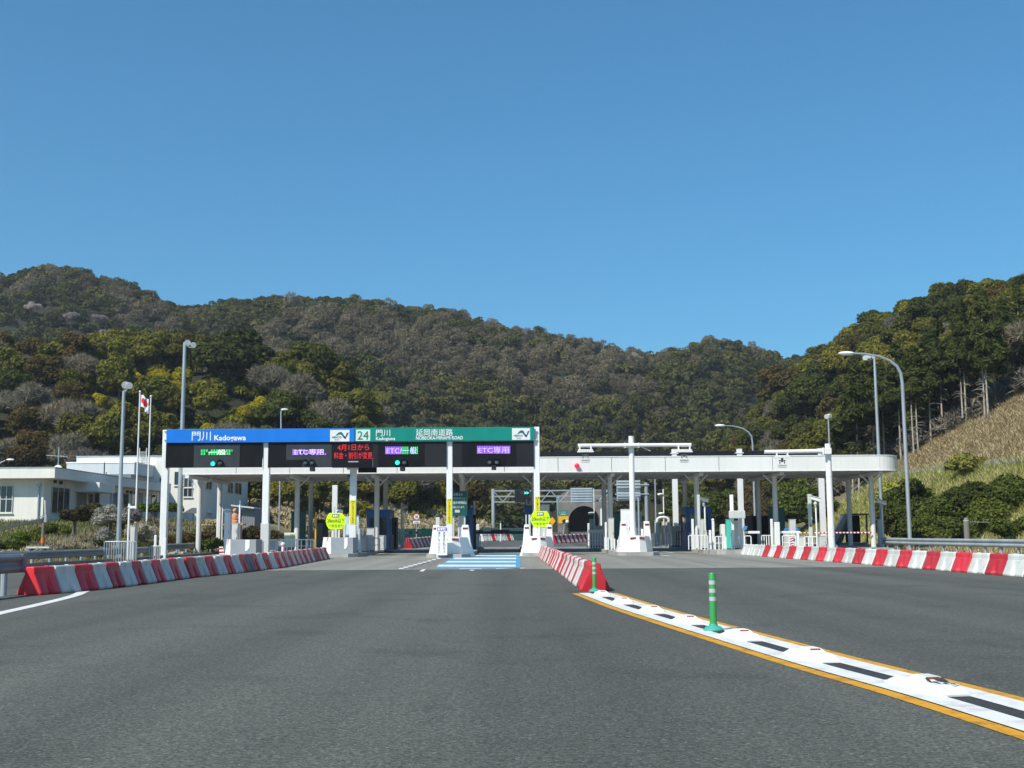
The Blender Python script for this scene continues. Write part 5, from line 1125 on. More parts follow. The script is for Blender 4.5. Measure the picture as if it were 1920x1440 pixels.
# far rows of barriers and a green mesh fence
def far_row2(px0, px1, Y0, Y1, n, rowname, group):
    a_ = P(px0, 1005, Y0); b_ = P(px1, 1005, Y1); L = math.hypot(b_.x-a_.x, Y1-Y0)/n*.98; protos = {}
    for k in range(n):
        u = k/n; x = a_.x+(b_.x-a_.x)*u; y = Y0+(Y1-Y0)*u; c = 'rw'[k % 2] if 'middle' not in rowname else 'wwwrwwwwrw'[k]
        if c not in protos: o = barrier_mesh({'r': 'red_barrier_segment', 'w': 'white_barrier_segment'}[c], L, {'r': RED, 'w': PWHITE}[c]); protos[c] = o
        else: o = protos[c].copy(); C.objects.link(o)
        o.location = (x, y, g(y)); o.rotation_euler = (0, 0, math.atan2(-(b_.x-a_.x), Y1-Y0)); o.scale = (1.4, 1, 1.35)
        tag(o, f"{'red' if c == 'r' else 'white'} barrier segment in the distant row {rowname}", 'traffic barrier', group+(' red' if c == 'r' else ' white'))
far_row2(1036, 1100, 112, 122, 16, 'curving away before the tunnel mouth', 'far barriers before the tunnel')
far_row2(764, 806, 92, 104, 12, 'behind the striped gate arm', 'far barriers behind the second island')
far_row2(902, 960, 128, 132, 10, 'behind the long middle gate arm', 'far barriers behind the middle lane')
Y = 110.0; a_ = P(748, 1000, Y); b_ = P(812, 1000, Y); t = thing('mesh_fence', ((a_.x+b_.x)/2, Y, g(Y)), 'low green mesh fence at the foot of the dry thicket', 'fence')
mb = MB()
for k in range(46): x = a_.x+(b_.x-a_.x)*k/45; mb.box(x-.012, x+.012, Y, Y+.02, g(Y), P(780, 991, Y).z)
for k in range(9): z = g(Y)+.08+k*.17; mb.box(a_.x, b_.x, Y+.021, Y+.035, z, z+.03)
mb.build('mesh', DGREEN, t)
mb = MB(); mb.box(a_.x, b_.x, Y+.05, Y+.06, g(Y), P(780, 992, Y).z); mb.build('windbreak_sheet', mat('green_net', (.012, .07, .055), .8, var=.2), t)
for k in range(5): x = a_.x+(b_.x-a_.x)*k/4; mb = MB(); mb.cyl((x, Y+.12, g(Y)), (x, Y+.12, P(780, 990, Y).z), .04, n=8); mb.build('fence_post', DGREEN, t)
a_ = P(885, 1000, 134); b_ = P(1000, 1000, 134); t = thing('mesh_fence', ((a_.x+b_.x)/2, 134, g(134)), 'low green fence across the road end beyond the middle lane', 'fence'); mb = MB(); mb.box(a_.x, b_.x, 134, 134.05, g(134), P(940, 990, 134).z); mb.build('windbreak_sheet', mat('green_net', (.012, .07, .055), .8), t)
for k in range(6): x = a_.x+(b_.x-a_.x)*k/5; mb = MB(); mb.cyl((x, 134.12, g(134)), (x, 134.12, P(940, 989, 134).z), .05, n=8); mb.build('fence_post', DGREEN, t)
t = gear('marker_post', 'guide post', 'short red and white marker post beyond the middle lane', 937.5, 940, 981, 125.0, WHITE2, .14, 'pole', zb=g(125)); c = P(938.7, 979, 125); mb = MB(); mb.ball((c.x, 125.07, c.z), .13, 10); mb.build('head', LAMPO, t, smooth=True)
# ------------------------------------------------------------------ office buildings
def S(px, py, x):                                               # the point of a wall x = const behind a pixel
    d = ray(px, py); return Vector((0, 0, HCAM))+d*(x/d.x)
YA = 85.0; xR = P(103, 888, YA).x; zE = P(50, 896.8, YA).z; zT = P(50, 877.5, YA).z; xW = xR-1.15; zB = 2.0
of = thing('office_building', (xW-8, 95, zB), 'low cream office with a deep flat roof beside the tollgate', 'building')
mb = MB(); mb.box(-66, xR, YA, 114, zE, zT); rf = mb.build('roof', WALL, of, bevel=.02)
mb = MB(); mb.box(-66, xR+.03, YA-.03, 114, zT+.001, zT+.07); mb.build('roof_edging', GALV, rf)
mb = MB(); mb.box(-65, xW, YA+1.0, 114, zB-1.2, zE-.002); mb.build('wall', WALL, of)
def win(x0, x1, z0, z1, Y, nx_, nz, par, name='window'):
    mb = MB(); mb.box(x0, x1, Y-.03, Y-.001, z0, z1); w = mb.build(name, GLASS, par); mb = MB(); b = .05
    mb.box(x0-b, x1+b, Y-.07, Y-.031, z0-b, z0); mb.box(x0-b, x1+b, Y-.07, Y-.031, z1, z1+b); mb.box(x0-b, x0, Y-.07, Y-.031, z0, z1); mb.box(x1, x1+b, Y-.07, Y-.031, z0, z1)
    for k in range(1, nx_): x = x0+(x1-x0)*k/nx_; mb.box(x-.03, x+.03, Y-.065, Y-.031, z0, z1)
    for k in range(1, nz): z = z0+(z1-z0)*k/nz; mb.box(x0, x1, Y-.062, Y-.031, z-.03, z+.03)
    mb.build('frame', LGREY, w); mb = MB(); mb.box(x0-.1, x1+.1, Y-.14, Y-.071, z0-.13, z0-.05); mb.build('sill', WALL, w)
def swin(px0, px1, py0, py1, xw, par, nx_=2, nz=1, m=GLASS, name='window', frame=True):
    a = S(px0, py0, xw); b = S(px1, py1, xw); z1 = S((px0+px1)/2, py0, xw).z; z0 = S((px0+px1)/2, py1, xw).z; y0, y1 = a.y, b.y
    mb = MB(); mb.box(xw+.001, xw+.03, y0, y1, z0, z1); w = mb.build(name, m, par)
    if not frame: return w
    mb = MB(); q = .05
    mb.box(xw+.031, xw+.07, y0-q, y1+q, z0-q, z0); mb.box(xw+.031, xw+.07, y0-q, y1+q, z1, z1+q)
    for k in range(nx_+1): y = y0+(y1-y0)*k/nx_; mb.box(xw+.031, xw+.066, y-.03, y+.03, z0, z1)
    for k in range(1, nz): z = z0+(z1-z0)*k/nz; mb.box(xw+.031, xw+.062, y0, y1, z-.03, z+.03)
    mb.build('frame', LGREY, w); return w
Yw = YA+1.0
a = P(-8, 912, Yw); b = P(22, 960, Yw); win(a.x, b.x, b.z, a.z, Yw, 3, 2, of)
a = P(-150, 912, Yw); b = P(-60, 960, Yw); win(a.x, b.x, b.z, a.z, Yw, 3, 2, of)
swin(97, 128, 915, 962, xW, of, 3, 1)
for px0, px1, m, nm in ((143, 160, DOORG, 'door'), (166, 172, GLASS, 'window'), (176, 184, GLASS, 'door'), (207, 218, DOORG, 'door'), (231, 239, GLASS, 'window'), (247, 252, GLASS, 'window'), (259, 266, DOORG, 'door'), (284, 292, GLASS, 'window')):
    swin(px0, px1, 924 if nm == 'door' else 926, 970, xW, of, 1, 1, m, nm)
for px, py in ((101, 903), (112, 905), (237, 922), (244, 923), (252, 924), (275, 928), (287, 930)):
    c = S(px, py, xW); mb = MB(); mb.cyl((xW+.001, c.y, c.z), (xW+.2, c.y, c.z), .13, n=12); mb.build('vent_hood', DGREY, of, smooth=True)
Yc = S(139, 915, xW).y; c0 = P(187, 904, Yc); c1 = P(187, 922, Yc)
mb = MB(); mb.box(xW+.003, c0.x, Yc, Yc+3.6, c1.z, c0.z); ec = mb.build('entrance_canopy', WALL, of, bevel=.015)
mb = MB(); mb.box(c0.x-.25, c0.x-.05, Yc+3.2, Yc+3.4, zB-.5, c1.z-.002); mb.build('canopy_post', LGREY, ec)
x = P(73, 940, Yw).x; mb = MB(); mb.cyl((x, Yw-.08, zB-.2), (x, Yw-.08, P(73, 912, Yw).z), .07, n=10); mb.box(x-.13, x+.13, Yw-.2, Yw-.002, P(73, 912, Yw).z, P(73, 906, Yw).z); mb.build('downpipe', GALV, of)
# rooftop things
c = P(109, 873, YA+6); t = thing('roof_dish', (c.x, YA+6, zT+.07), 'small white dish standing on the office roof corner', 'dish'); mb = MB(); mb.ball((c.x, YA+6, zT+.28), .34, 14, sx=1, sy=.35, sz=.85); mb.build('dish', WHITE, t, smooth=True); mb = MB(); mb.cyl((c.x, YA+6.15, zT+.06), (c.x, YA+6.15, zT+.3), .04, n=8); mb.build('dish_stand', GALV, t)
c = P(110, 856, YA+9); t = thing('roof_antenna', (c.x, YA+9, zT), 'thin cross-shaped television antenna on the office roof', 'antenna'); mb = MB(); mb.cyl((c.x, YA+9, zT+.05), (c.x, YA+9, P(110, 838, YA+9).z), .045, n=8); mb.build('mast', GALV, t)
mb = MB(); za = P(110, 855, YA+9).z; mb.cyl((c.x-1.0, YA+9, za+.06), (c.x+.7, YA+9, za-.06), .03, n=6)
for k in range(7): mb.cyl((c.x-.9+.25*k, YA+8.7, za+.05-.017*k), (c.x-.9+.25*k, YA+9.3, za+.05-.017*k), .015, n=5)
mb.build('elements', GALV, t)
# two-storey block behind
YBd = 116.0; xS = P(376, 950, YBd).x; z1 = P(260, 856.5, YBd).z
b2 = thing('service_building', (xS-6, YBd, zB), 'two-storey white service building rising behind the low office', 'building')
xl2 = P(143, 870, YBd).x; mb = MB(); mb.box(xl2, xS, YBd, 136.5, .3, z1); mb.build('wall', WALL, b2, bevel=.02)
mb = MB(); mb.box(xl2-.05, xS+.05, YBd-.05, 136.6, z1+.001, z1+.12); mb.build('parapet_cap', GALV, b2)
for px0, px1, py0, py1, nx_ in ((328, 344, 885, 909, 2), (346, 360, 897, 913, 2), (345, 360, 917, 931, 2), (300, 312, 897, 910, 1)):
    a = P(px0, py0, YBd); b = P(px1, py1, YBd); win(a.x, b.x, b.z, a.z, YBd, nx_, 1, b2)
for px0, px1, py0, py1 in ((386, 396, 903, 917), (409, 416, 904, 918), (427, 436, 905, 924), (440, 452, 906, 926)): swin(px0, px1, py0, py1, xS, b2, 2, 1)
a = P(390, 958, YBd); mb = MB(); c = S(392, 962, xS); mb.box(xS+.002, xS+.3, c.y-.9, c.y+.9, c.z, c.z+.25); mb.build('wall_lamp', WALL, b2)
wing_x0 = P(124.5, 880, 110).x; wing_x1 = P(252, 880, 110).x; wz0 = P(190, 889.5, 110).z; wz1 = P(190, 868.5, 110).z
mb = MB(); mb.box(wing_x0, wing_x1, 110, 115.99, wz0, wz1); w_ = mb.build('upper_wing', WALLB, b2, bevel=.02); mb = MB(); mb.box(wing_x0-.05, wing_x1+.05, 109.95, 115.98, wz1+.001, wz1+.12); mb.build('wing_edging', WHITE, w_)
mb = MB(); mb.box(wing_x0+.4, wing_x1-.6, 110.9, 115.97, zB, wz0-.002); mb.build('wing_wall', WALLB, b2)
x0 = P(262, 880, YBd).x; x1 = P(275, 880, YBd).x; mb = MB()
for x in (x0, x1): mb.cyl((x, YBd-.2, P(270, 885, YBd).z), (x, YBd-.2, P(270, 840, YBd).z), .05, n=6)
for k in range(11): z = P(270, 884-3.6*k, YBd).z; mb.cyl((x0, YBd-.2, z), (x1, YBd-.2, z), .03, n=6)
mb.build('roof_ladder', LGREY, b2)
t = thing('roof_bracket', P(196, 880, 109), 'thin roof aerial standing on the office roof near the flagpoles', 'antenna'); mb = MB(); c = P(196, 868, 105); mb.cyl((c.x, 105, zT+.07), (c.x, 105, P(196, 867, 105).z), .06, n=8); mb.box(c.x+.15, c.x+.22, 104.95, 105.05, zT+.07, zT+.75); mb.box(c.x-.1, c.x+.35, 104.97, 105.03, zT+.5, zT+.56); mb.build('aerial', DGREY, t)
# pergola awning and shed
Y = 108.0; t = thing('awning', P(360, 975, Y), 'dark metal lean-to awning at the wall of the two-storey building', 'awning'); mb = MB(); a = P(343, 952, Y); b = P(373, 963, Y)
mb.add([(a.x, Y+3, a.z), (b.x-.5, Y+3, a.z), (b.x, Y, b.z), (a.x, Y, b.z), (a.x, Y+3, a.z+.06), (b.x-.5, Y+3, a.z+.06), (b.x, Y, b.z+.06), (a.x, Y, b.z+.06)], [(0, 3, 2, 1), (4, 5, 6, 7), (0, 1, 5, 4), (2, 3, 7, 6), (1, 2, 6, 5), (0, 4, 7, 3)]); mb.build('roof_sheet', DGREY, t)
for px in (361, 371.5): x = P(px, 970, Y).x; mb = MB(); mb.cyl((x, Y+.1, h(x, Y)), (x, Y+.1, b.z+.02), .05, n=8); mb.build('leg', DGREY, t)
Y = 106.0; t = thing('storage_shed', P(466, 985, Y), 'grey ribbed storage shed with a pale roof behind the clay statue', 'shed'); a = P(453.5, 955, Y); b = P(477, 986, Y)
mb = MB(); n = 14
for k in range(n): x = a.x+(b.x-a.x)*k/n; mb.box(x, x+(b.x-a.x)/n*(.96), Y+(.0 if k % 2 else .03), Y+3, min(b.z, h(a.x, Y)), a.z)
mb.build('wall', mat('shed_grey', (.22, .24, .26), .6, var=.08), t); mb = MB(); mb.prism([(P(436, 948, Y).x, P(436, 949, Y).z), (P(479, 953, Y).x, P(479, 954, Y).z), (P(479, 953, Y).x, P(479, 954, Y).z+.12), (P(436, 948, Y).x, P(436, 949, Y).z+.12)], Y-.6, Y+3.2); mb.build('roof', LGREY, t)
# clay statue
Y = 88.0; c = P(440, 982, Y); t = thing('clay_statue', (c.x, Y, c.z), 'terracotta clay figure statue on a pedestal behind a tall grey cabinet', 'statue')
s = P(440, 953, Y).z-c.z
mb = MB(); mb.lathe((c.x, Y, c.z), [(.36*s/1.15, 0), (.34*s/1.15, .18*s), (.26*s/1.15, .22*s), (.30*s/1.15, .42*s), (.22*s/1.15, .62*s), (.10*s/1.15, .70*s), (.13*s/1.15, .74*s), (.17*s/1.15, .84*s), (.13*s/1.15, .95*s), (.05, 1.0*s)], 18)
for k in (-1, 1): mb.tube([(c.x+k*.22*s, Y, c.z+.58*s), (c.x+k*.33*s, Y-.05, c.z+.42*s), (c.x+k*.2*s, Y-.2, c.z+.34*s)], .06*s, 8)
mb.build('figure', TERRA, t, smooth=True); mb = MB(); mb.box(c.x-.75, c.x+.75, Y-.5, Y+.5, c.z-.12, c.z-.002); mb.box(c.x-.5, c.x+.5, Y-.35, Y+.35, h(c.x, Y)-.2, c.z-.121); mb.build('pedestal', TERRA, t, bevel=.02)
# flagpoles and flags
def flagpole(pxb, pxt, pyt, Y, label):
    b = P(pxb, 970, Y); tt = P(pxt, pyt, Y); x = (b.x+tt.x)/2; t = thing('flagpole', (x, Y, h(x, Y)), label, 'flagpole'); mb = MB(); mb.cyl((x, Y, h(x, Y)-.1), (x, Y, tt.z), .075, .045, n=12); mb.build('pole', WHITE2, t, smooth=True); mb = MB(); mb.ball((x, Y, tt.z+.06), .09, 10); mb.build('finial', LENS, t, smooth=True); return x
YFp = 84.0
xa = flagpole(255, 262, 736, YFp, 'taller white flagpole flying the flag with a red disc'); xb = flagpole(276, 282.5, 745, YFp+1.5, 'shorter white flagpole with a furled white flag')
def flag(x, Y, z, w, hh_, label, m, droop, disc=None):
    nx_, nz = 48, 40; mb = MB(); vs = []; fs = []
    def pt(u, v): return (x+w*u*(1-.25*droop), Y+.10*math.sin(u*9+v*1.5)*u**.5, z-hh_*v-droop*w*u*u*.9+.05*math.sin(u*7))
    for j in range(nz+1):
        for i in range(nx_+1): vs.append(pt(i/nx_, j/nz))
    for j in range(nz):
        for i in range(nx_):
            k = j*(nx_+1)+i; mb.f.append((k, k+1, k+nx_+2, k+nx_+1)); mb.m.append(1 if disc and math.hypot(((i+.5)/nx_-.5)*w, ((j+.5)/nz-.5)*hh_) < hh_*.31 else 0)
    mb.v = vs; t = thing('flag', (x, Y, z), label, 'flag')
    f = mb.build('cloth', [m, disc] if disc else m, t, smooth=True)
    if disc:
        mb = MB(); pts = [pt(.5, .5)]; r0 = hh_*.30
        for k in range(28): a = 2*math.pi*k/28; pts.append(pt(.5+r0/w*math.cos(a), .5+r0/hh_*math.sin(a)))
        for dy in (-.012, .012):
            q = [(p[0], p[1]+dy, p[2]) for p in pts]; mb.add(q, [(0, 1+k, 1+(k+1) % 28) for k in range(28)])
        mb.build('red_disc', disc, f)
    return t
CLW = mat('flag_white', (.78, .78, .80), .8, var=.04); flag(xa+.06, YFp-.0, P(266, 741, YFp).z, .66, .86, 'white flag with a red disc drooping from the taller flagpole', CLW, .55, mat('flag_red', (.55, .01, .03), .8, var=.05))
t = flag(xb-.42, YFp+1.46, P(280, 758, YFp+1.5).z, .36, .60, 'crumpled white and pale blue flag on the shorter flagpole', mat('flag_paleblue', (.66, .72, .78), .8, var=.25, scale=4), .4)
# ------------------------------------------------------------------ verge furniture on the office side
t = gear('camera_pole', 'pole', 'white camera pole with a pale box arm near the flagpoles', 240, 244, 944.5, 60.0, WHITE2, .12, 'pole', zb=h(-19.9, 60)-.05); c = P(250, 950.5, 60.0); mb = MB(); mb.box(c.x-.17, c.x+.17, 59.9, 60.1, c.z-.07, c.z+.05); mb.box(c.x-.3, c.x-.17, 59.97, 60.03, c.z-.02, c.z+.02); mb.build('arm_box', WHITE2, t)
gear('control_cabinet', 'cabinet', 'grey roadside cabinet standing beside the white camera pole on the verge', 244.5, 254, 987, 60.4, LGREY, .4, zb=h(-19.7, 60)-.05)
rail('galvanised fence rail before the cabinet on the verge', 196, 256, 1015.5, 58.0, 14, GALV, False, group='galvanised verge rail', zb=h(-20.5, 58)-.05, r=.025)
for k, (px, tp_) in enumerate(((289, 1003), (307, 1009))): gear('white_bollard', 'bollard', ['taller white post at the foot of the end gantry column', 'shorter white post at the foot of the end gantry column'][k], px, px+4.5, tp_, 66.0, WHITE2, .14, 'post', zb=0.0)
rail('bunch of short galvanised stakes at the foot of the end gantry column', 281, 300, 1024, 63.5, 6, GALV, False, group='galvanised stakes', zb=0.0, r=.035)
t = thing('utility_post', P(81, 1030, 64), 'weathered short wooden pole with cables and an orange band on the verge', 'pole'); x = P(81, 1000, 64).x; zb_ = h(x, 64); zt_ = P(81, 965, 64).z
mb = MB(); mb.cyl((x, 64, zb_-.2), (x, 64, zt_), .10, .085, n=14); p_ = mb.build('shaft', WOOD, t, smooth=True); mb = MB(); mb.cyl((x, 64, P(80, 1019, 64).z), (x, 64, P(80, 1008, 64).z), .108, n=16); mb.build('orange_band', ORANGE, p_, smooth=True)
mb = MB(); a = P(88, 938, 64); mb.cyl((x+.15, 63.9, zt_-.45), (x+.06, 63.9, a.z), .045, n=8); mb.build('stub_pipe', LGREY, p_, smooth=True)
mb = MB(); mb.box(x-.18, x+.22, 63.85, 64.15, zt_-.14, zt_-.08); mb.box(x+.08, x+.22, 63.8, 64.0, zt_-.4, zt_-.1); mb.build('bracket', GALV, p_)
mb = MB()
for k in range(4): mb.tube([(x, 63.9, zt_-.2-.05*k), (x-1.0, 63.8, zt_-.42-.03*k), (x-2.2, 63.8, zt_-.62-.07*k), (x-4.0, 63.5, zt_-.72-.05*k)], .022, 6)
mb.build('cable_bundle', DGREY, p_)
t = thing('wooden_trestle', P(70, 1028, 60), 'grey board shelf at the foot of the wooden pole', 'shelf'); mb = MB(); a = P(50, 1025, 60); b = P(92, 1028, 60); mb.box(a.x, b.x, 60, 60.35, b.z, a.z); mb.build('board', LGREY, t)
for px in (54, 88): x_ = P(px, 1028, 60).x; mb = MB(); mb.box(x_-.05, x_+.05, 60.1, 60.2, h(x_, 60)-.1, b.z-.001); mb.build('leg', GALV, t)
for k in range(9):
    c = P(316+k*4.5, 1000, 74+random.uniform(-2, 2)); r_ = random.uniform(.12, .28); mb = MB(); mb.ball((c.x, c.y, h(c.x, c.y)+.08), r_, 8, 1.3, 1, .7); o = mb.build('pale_stone', CONC, None, smooth=True); tag(o, 'pale rounded stone in the line edging the bed by the end gantry column', 'stone', 'stones edging the bed')
# concrete post with wires on the other side
Y = 77.5; x = P(1813, 1000, Y).x; t = thing('concrete_post', (x, Y, h(x, Y)), 'stubby grey concrete post with a white ring before the green bushes', 'post'); zt_ = P(1813, 969, Y).z
mb = MB(); mb.lathe((x, Y, h(x, Y)-.3), [(.19, 0), (.185, zt_-.3), (.19, zt_-.1), (.16, zt_+.12), (.10, zt_+.22)], 16); p_ = mb.build('shaft', CONCD, t, smooth=True); zz = P(1813, 977, Y).z; mb = MB(); mb.lathe((x, Y, zz), [(.195, 0), (.195, .04)], 16); mb.build('ring', LGREY, p_)
mb = MB(); mb.tube([(x, Y, zz-.05), (x+2.5, Y-.5, zz-.12), (x+5, Y-1, zz-.02), (x+10, Y-2, zz+.2)], .014, 5); mb.build('wire', GALV, p_)
mb = MB()
for k in range(30):
    a = 58+k*2.3; mb.add([(40.6, a, h(40.6, a)-.1), (41.3, a, h(41.3, a)-.1), (41.3, a+2.28, h(41.3, a+2.28)-.1), (40.6, a+2.28, h(40.6, a+2.28)-.1), (40.6, a, h(40.6, a)+.28), (41.3, a, h(41.3, a)+.22), (41.3, a+2.28, h(41.3, a+2.28)+.22), (40.6, a+2.28, h(40.6, a+2.28)+.28)], [(0, 3, 2, 1), (4, 5, 6, 7), (0, 1, 5, 4), (1, 2, 6, 5), (2, 3, 7, 6), (3, 0, 4, 7)])
struct('slope_ditch_kerb', mb, CONCD)
# ------------------------------------------------------------------ foliage
def mat_leaf(name, lo, hi, trans=0.25, objvar=0.35, attr=False):
    m = bpy.data.materials.new(name); m.use_nodes = True; nt = m.node_tree; L = nt.links.new; nt.nodes.remove(nt.nodes['Principled BSDF']); out = nt.nodes['Material Output']
    geo = nt.nodes.new('ShaderNodeNewGeometry'); r = nt.nodes.new('ShaderNodeMix'); r.data_type = 'RGBA'; r.inputs[6].default_value = (*lo, 1); r.inputs[7].default_value = (*hi, 1)
    L(geo.outputs['Random Per Island'], r.inputs[0]); col = r.outputs[2]
    mul = nt.nodes.new('ShaderNodeMix'); mul.data_type = 'RGBA'; mul.blend_type = 'MULTIPLY'; mul.inputs[0].default_value = 1
    if attr:
        at = nt.nodes.new('ShaderNodeAttribute'); at.attribute_name = 'tint'; L(at.outputs['Color'], mul.inputs[7])
    else:
        oi = nt.nodes.new('ShaderNodeObjectInfo'); cr = nt.nodes.new('ShaderNodeValToRGB'); e = cr.color_ramp.elements
        e[0].color = (1-objvar, 1-objvar, 1-objvar*.8, 1); e[1].color = (1+objvar*.6, 1+objvar*.45, 1, 1); k = e.new(.5); k.color = (1-objvar*.2, 1, 1-objvar*.1, 1)
        L(oi.outputs['Random'], cr.inputs[0]); L(cr.outputs[0], mul.inputs[7])
    L(col, mul.inputs[6])
    d = nt.nodes.new('ShaderNodeBsdfDiffuse'); tr = nt.nodes.new('ShaderNodeBsdfTranslucent'); mx = nt.nodes.new('ShaderNodeMixShader'); mx.inputs[0].default_value = trans
    L(mul.outputs[2], d.inputs[0]); L(mul.outputs[2], tr.inputs[0]); L(d.outputs[0], mx.inputs[1]); L(tr.outputs[0], mx.inputs[2]); L(mx.outputs[0], out.inputs[0]); return m
LF = {'dark': mat_leaf('leaf_dark', (.042, .052, .017), (.108, .118, .032)), 'olive': mat_leaf('leaf_olive', (.090, .090, .020), (.215, .20, .04)), 'bare': mat_leaf('twig_brown', (.13, .112, .084), (.27, .235, .18), .1),
      'yellow': mat_leaf('leaf_yellow', (.24, .205, .014), (.60, .48, .03), .3), 'cherry': mat_leaf('blossom_pale', (.34, .27, .25), (.55, .46, .43), .3), 'cedar': mat_leaf('leaf_cedar', (.036, .048, .016), (.100, .112, .034)),
      'shrub': mat_leaf('leaf_shrub', (.040, .060, .013), (.145, .165, .04)), 'dry': mat_leaf('leaf_dry', (.24, .20, .13), (.52, .43, .29), .2), 'pale': mat_leaf('leaf_pale', (.24, .225, .19), (.46, .43, .37), .2),
      'hedge': mat_leaf('leaf_hedge', (.05, .08, .015), (.13, .17, .03)), 'brown': mat_leaf('leaf_brown', (.05, .042, .022), (.12, .09, .045)), 'rust': mat_leaf('leaf_rust', (.06, .045, .018), (.14, .10, .035)),
      'straw': mat_leaf('leaf_straw', (.33, .30, .13), (.62, .57, .30), .25), 'lime': mat_leaf('leaf_lime', (.22, .23, .045), (.46, .44, .10), .3)}
def lumps_dome(n, rx, rz, z0, r, rg):
    out = []
    for k in range(n):
        while True:
            v = rg.normal(size=3); v /= np.linalg.norm(v)
            if v[2] > -.35: break
        q = rg.uniform(.45, .95); rr = r*rg.uniform(.7, 1.25); out.append((v[0]*rx*q, v[1]*rx*q, z0+v[2]*rz*q, rr))
    out.append((0, 0, z0, min(rx, rz)*.75)); return np.array(out)
def lumps_cone(h0, h1, r, n, rg):
    out = []
    for k in range(n):
        u = rg.uniform(0, 1)**.8; a = rg.uniform(0, 6.28); q = r*(1-u)*rg.uniform(.5, .9); out.append((q*math.cos(a), q*math.sin(a), h0+(h1-h0)*u, max(.35, r*(.42-.25*u)*rg.uniform(.8, 1.2))))
    return np.array(out)
def cards(lumps, n, size, aspect, rg, jit=.55, up=0.0, zsq=.8, droop=0.0):
    w = lumps[:, 3]**2; idx = rg.choice(len(lumps), size=int(n*1.7), p=w/w.sum()); v = rg.normal(size=(len(idx), 3)); v /= np.linalg.norm(v, axis=1)[:, None]
    v[:, 2] = np.where(v[:, 2] < -.45, -v[:, 2], v[:, 2])
    c = lumps[idx, :3]+v*lumps[idx, 3:4]*np.array([1, 1, zsq])*rg.uniform(.78, 1.22, (len(idx), 1))
    keep = np.ones(len(idx), bool)
    for l in lumps:
        d = (c-l[:3])/np.array([1, 1, zsq]); keep &= (d**2).sum(1) > (l[3]*.80)**2
    c = c[keep][:n]; v = v[keep][:n]; m = len(c)
    nr = v+rg.normal(size=(m, 3))*jit; nr[:, 2] += .25; nr /= np.linalg.norm(nr, axis=1)[:, None]
    if up > 0: t = v*(1-up)+np.array([0, 0, up])+rg.normal(size=(m, 3))*.25
    else: t = rg.normal(size=(m, 3))
    t = t-nr*(t*nr).sum(1)[:, None]; t /= np.linalg.norm(t, axis=1)[:, None]+1e-9; b = np.cross(nr, t); s = size*rg.uniform(.6, 1.35, (m, 1))
    q = np.stack([c-t*s*.5*aspect-b*s*.28/max(1, aspect*.5), c+b*s*.5/max(1, aspect)-t*s*.08, c+t*s*.5*aspect+b*s*.05, c-b*s*.5/max(1, aspect)+t*s*.05], 1)
    return q.reshape(-1, 3)
def quads_mesh(name, V, mats, tint=None, core=None, ncore=8):
    me = bpy.data.meshes.new(name); nq = len(V)//4; fv = np.arange(nq*4, dtype=np.int32); ls = np.arange(0, nq*4, 4, dtype=np.int32); CV = []; CF = []
    if core is not None:
        mb = MB()
        for x, y, z, r in core: mb.ball((x, y, z), r*.74, ncore, 1, 1, .8)
        CV = np.array(mb.v, np.float32); CF = mb.f
    nv = nq*4+len(CV); me.vertices.add(nv); co = np.concatenate([V, CV]) if len(CV) else V; me.vertices.foreach_set('co', co.astype(np.float32).ravel())
    lv = [fv]+([np.concatenate([np.array(f)+nq*4 for f in CF])] if len(CV) else []); lt = np.concatenate([np.full(nq, 4), np.array([len(f) for f in CF], int)]) if len(CV) else np.full(nq, 4)
    st = np.concatenate([[0], np.cumsum(lt)[:-1]]); lv = np.concatenate(lv)
    me.loops.add(len(lv)); me.loops.foreach_set('vertex_index', lv.astype(np.int32)); me.polygons.add(len(lt)); me.polygons.foreach_set('loop_start', st.astype(np.int32)); me.polygons.foreach_set('loop_total', lt.astype(np.int32))
    me.update(calc_edges=True); me.validate()
    for m in (mats if isinstance(mats, list) else [mats]): me.materials.append(m)
    if tint is not None:
        a = me.attributes.new('tint', 'FLOAT_COLOR', 'POINT'); a.data.foreach_set('color', np.concatenate([tint, np.ones((len(tint), 1))], 1).astype(np.float32).ravel())
    return me
def trunk_mesh(name, hgt, r, limbs, rg, m=BARK, lean=.04):
    mb = MB(); p = [(0, 0, -.4), (rg.normal()*lean*hgt*.3, rg.normal()*lean*hgt*.3, hgt*.4), (rg.normal()*lean*hgt, rg.normal()*lean*hgt, hgt)]; mb.tube([tuple(q) for q in catmull3(p)], r, 8, r*.35)
    for k in range(limbs):
        a = rg.uniform(0, 6.28); z = hgt*rg.uniform(.45, .9); l = hgt*rg.uniform(.25, .45); d = Vector((math.cos(a), math.sin(a), rg.uniform(.4, 1.0))).normalized()
        b = Vector((0, 0, z)); mb.tube([b, b+d*l*.5+Vector((0, 0, .05*l)), b+d*l], r*.42, 6, r*.12)
    mb2 = MB(); mb2.v = mb.v; mb2.f = mb.f; mb2.m = mb.m
    me = bpy.data.meshes.new(name); me.from_pydata(mb.v, [], mb.f); me.materials.append(m); me.shade_smooth(); return me
def catmull3(p):
    p = [Vector(q) for q in p]; out = []
    for i in range(len(p)-1):
        for k in range(4): out.append(p[i].lerp(p[i+1], k/4))
    return out+[p[-1]]
PROTO = {}
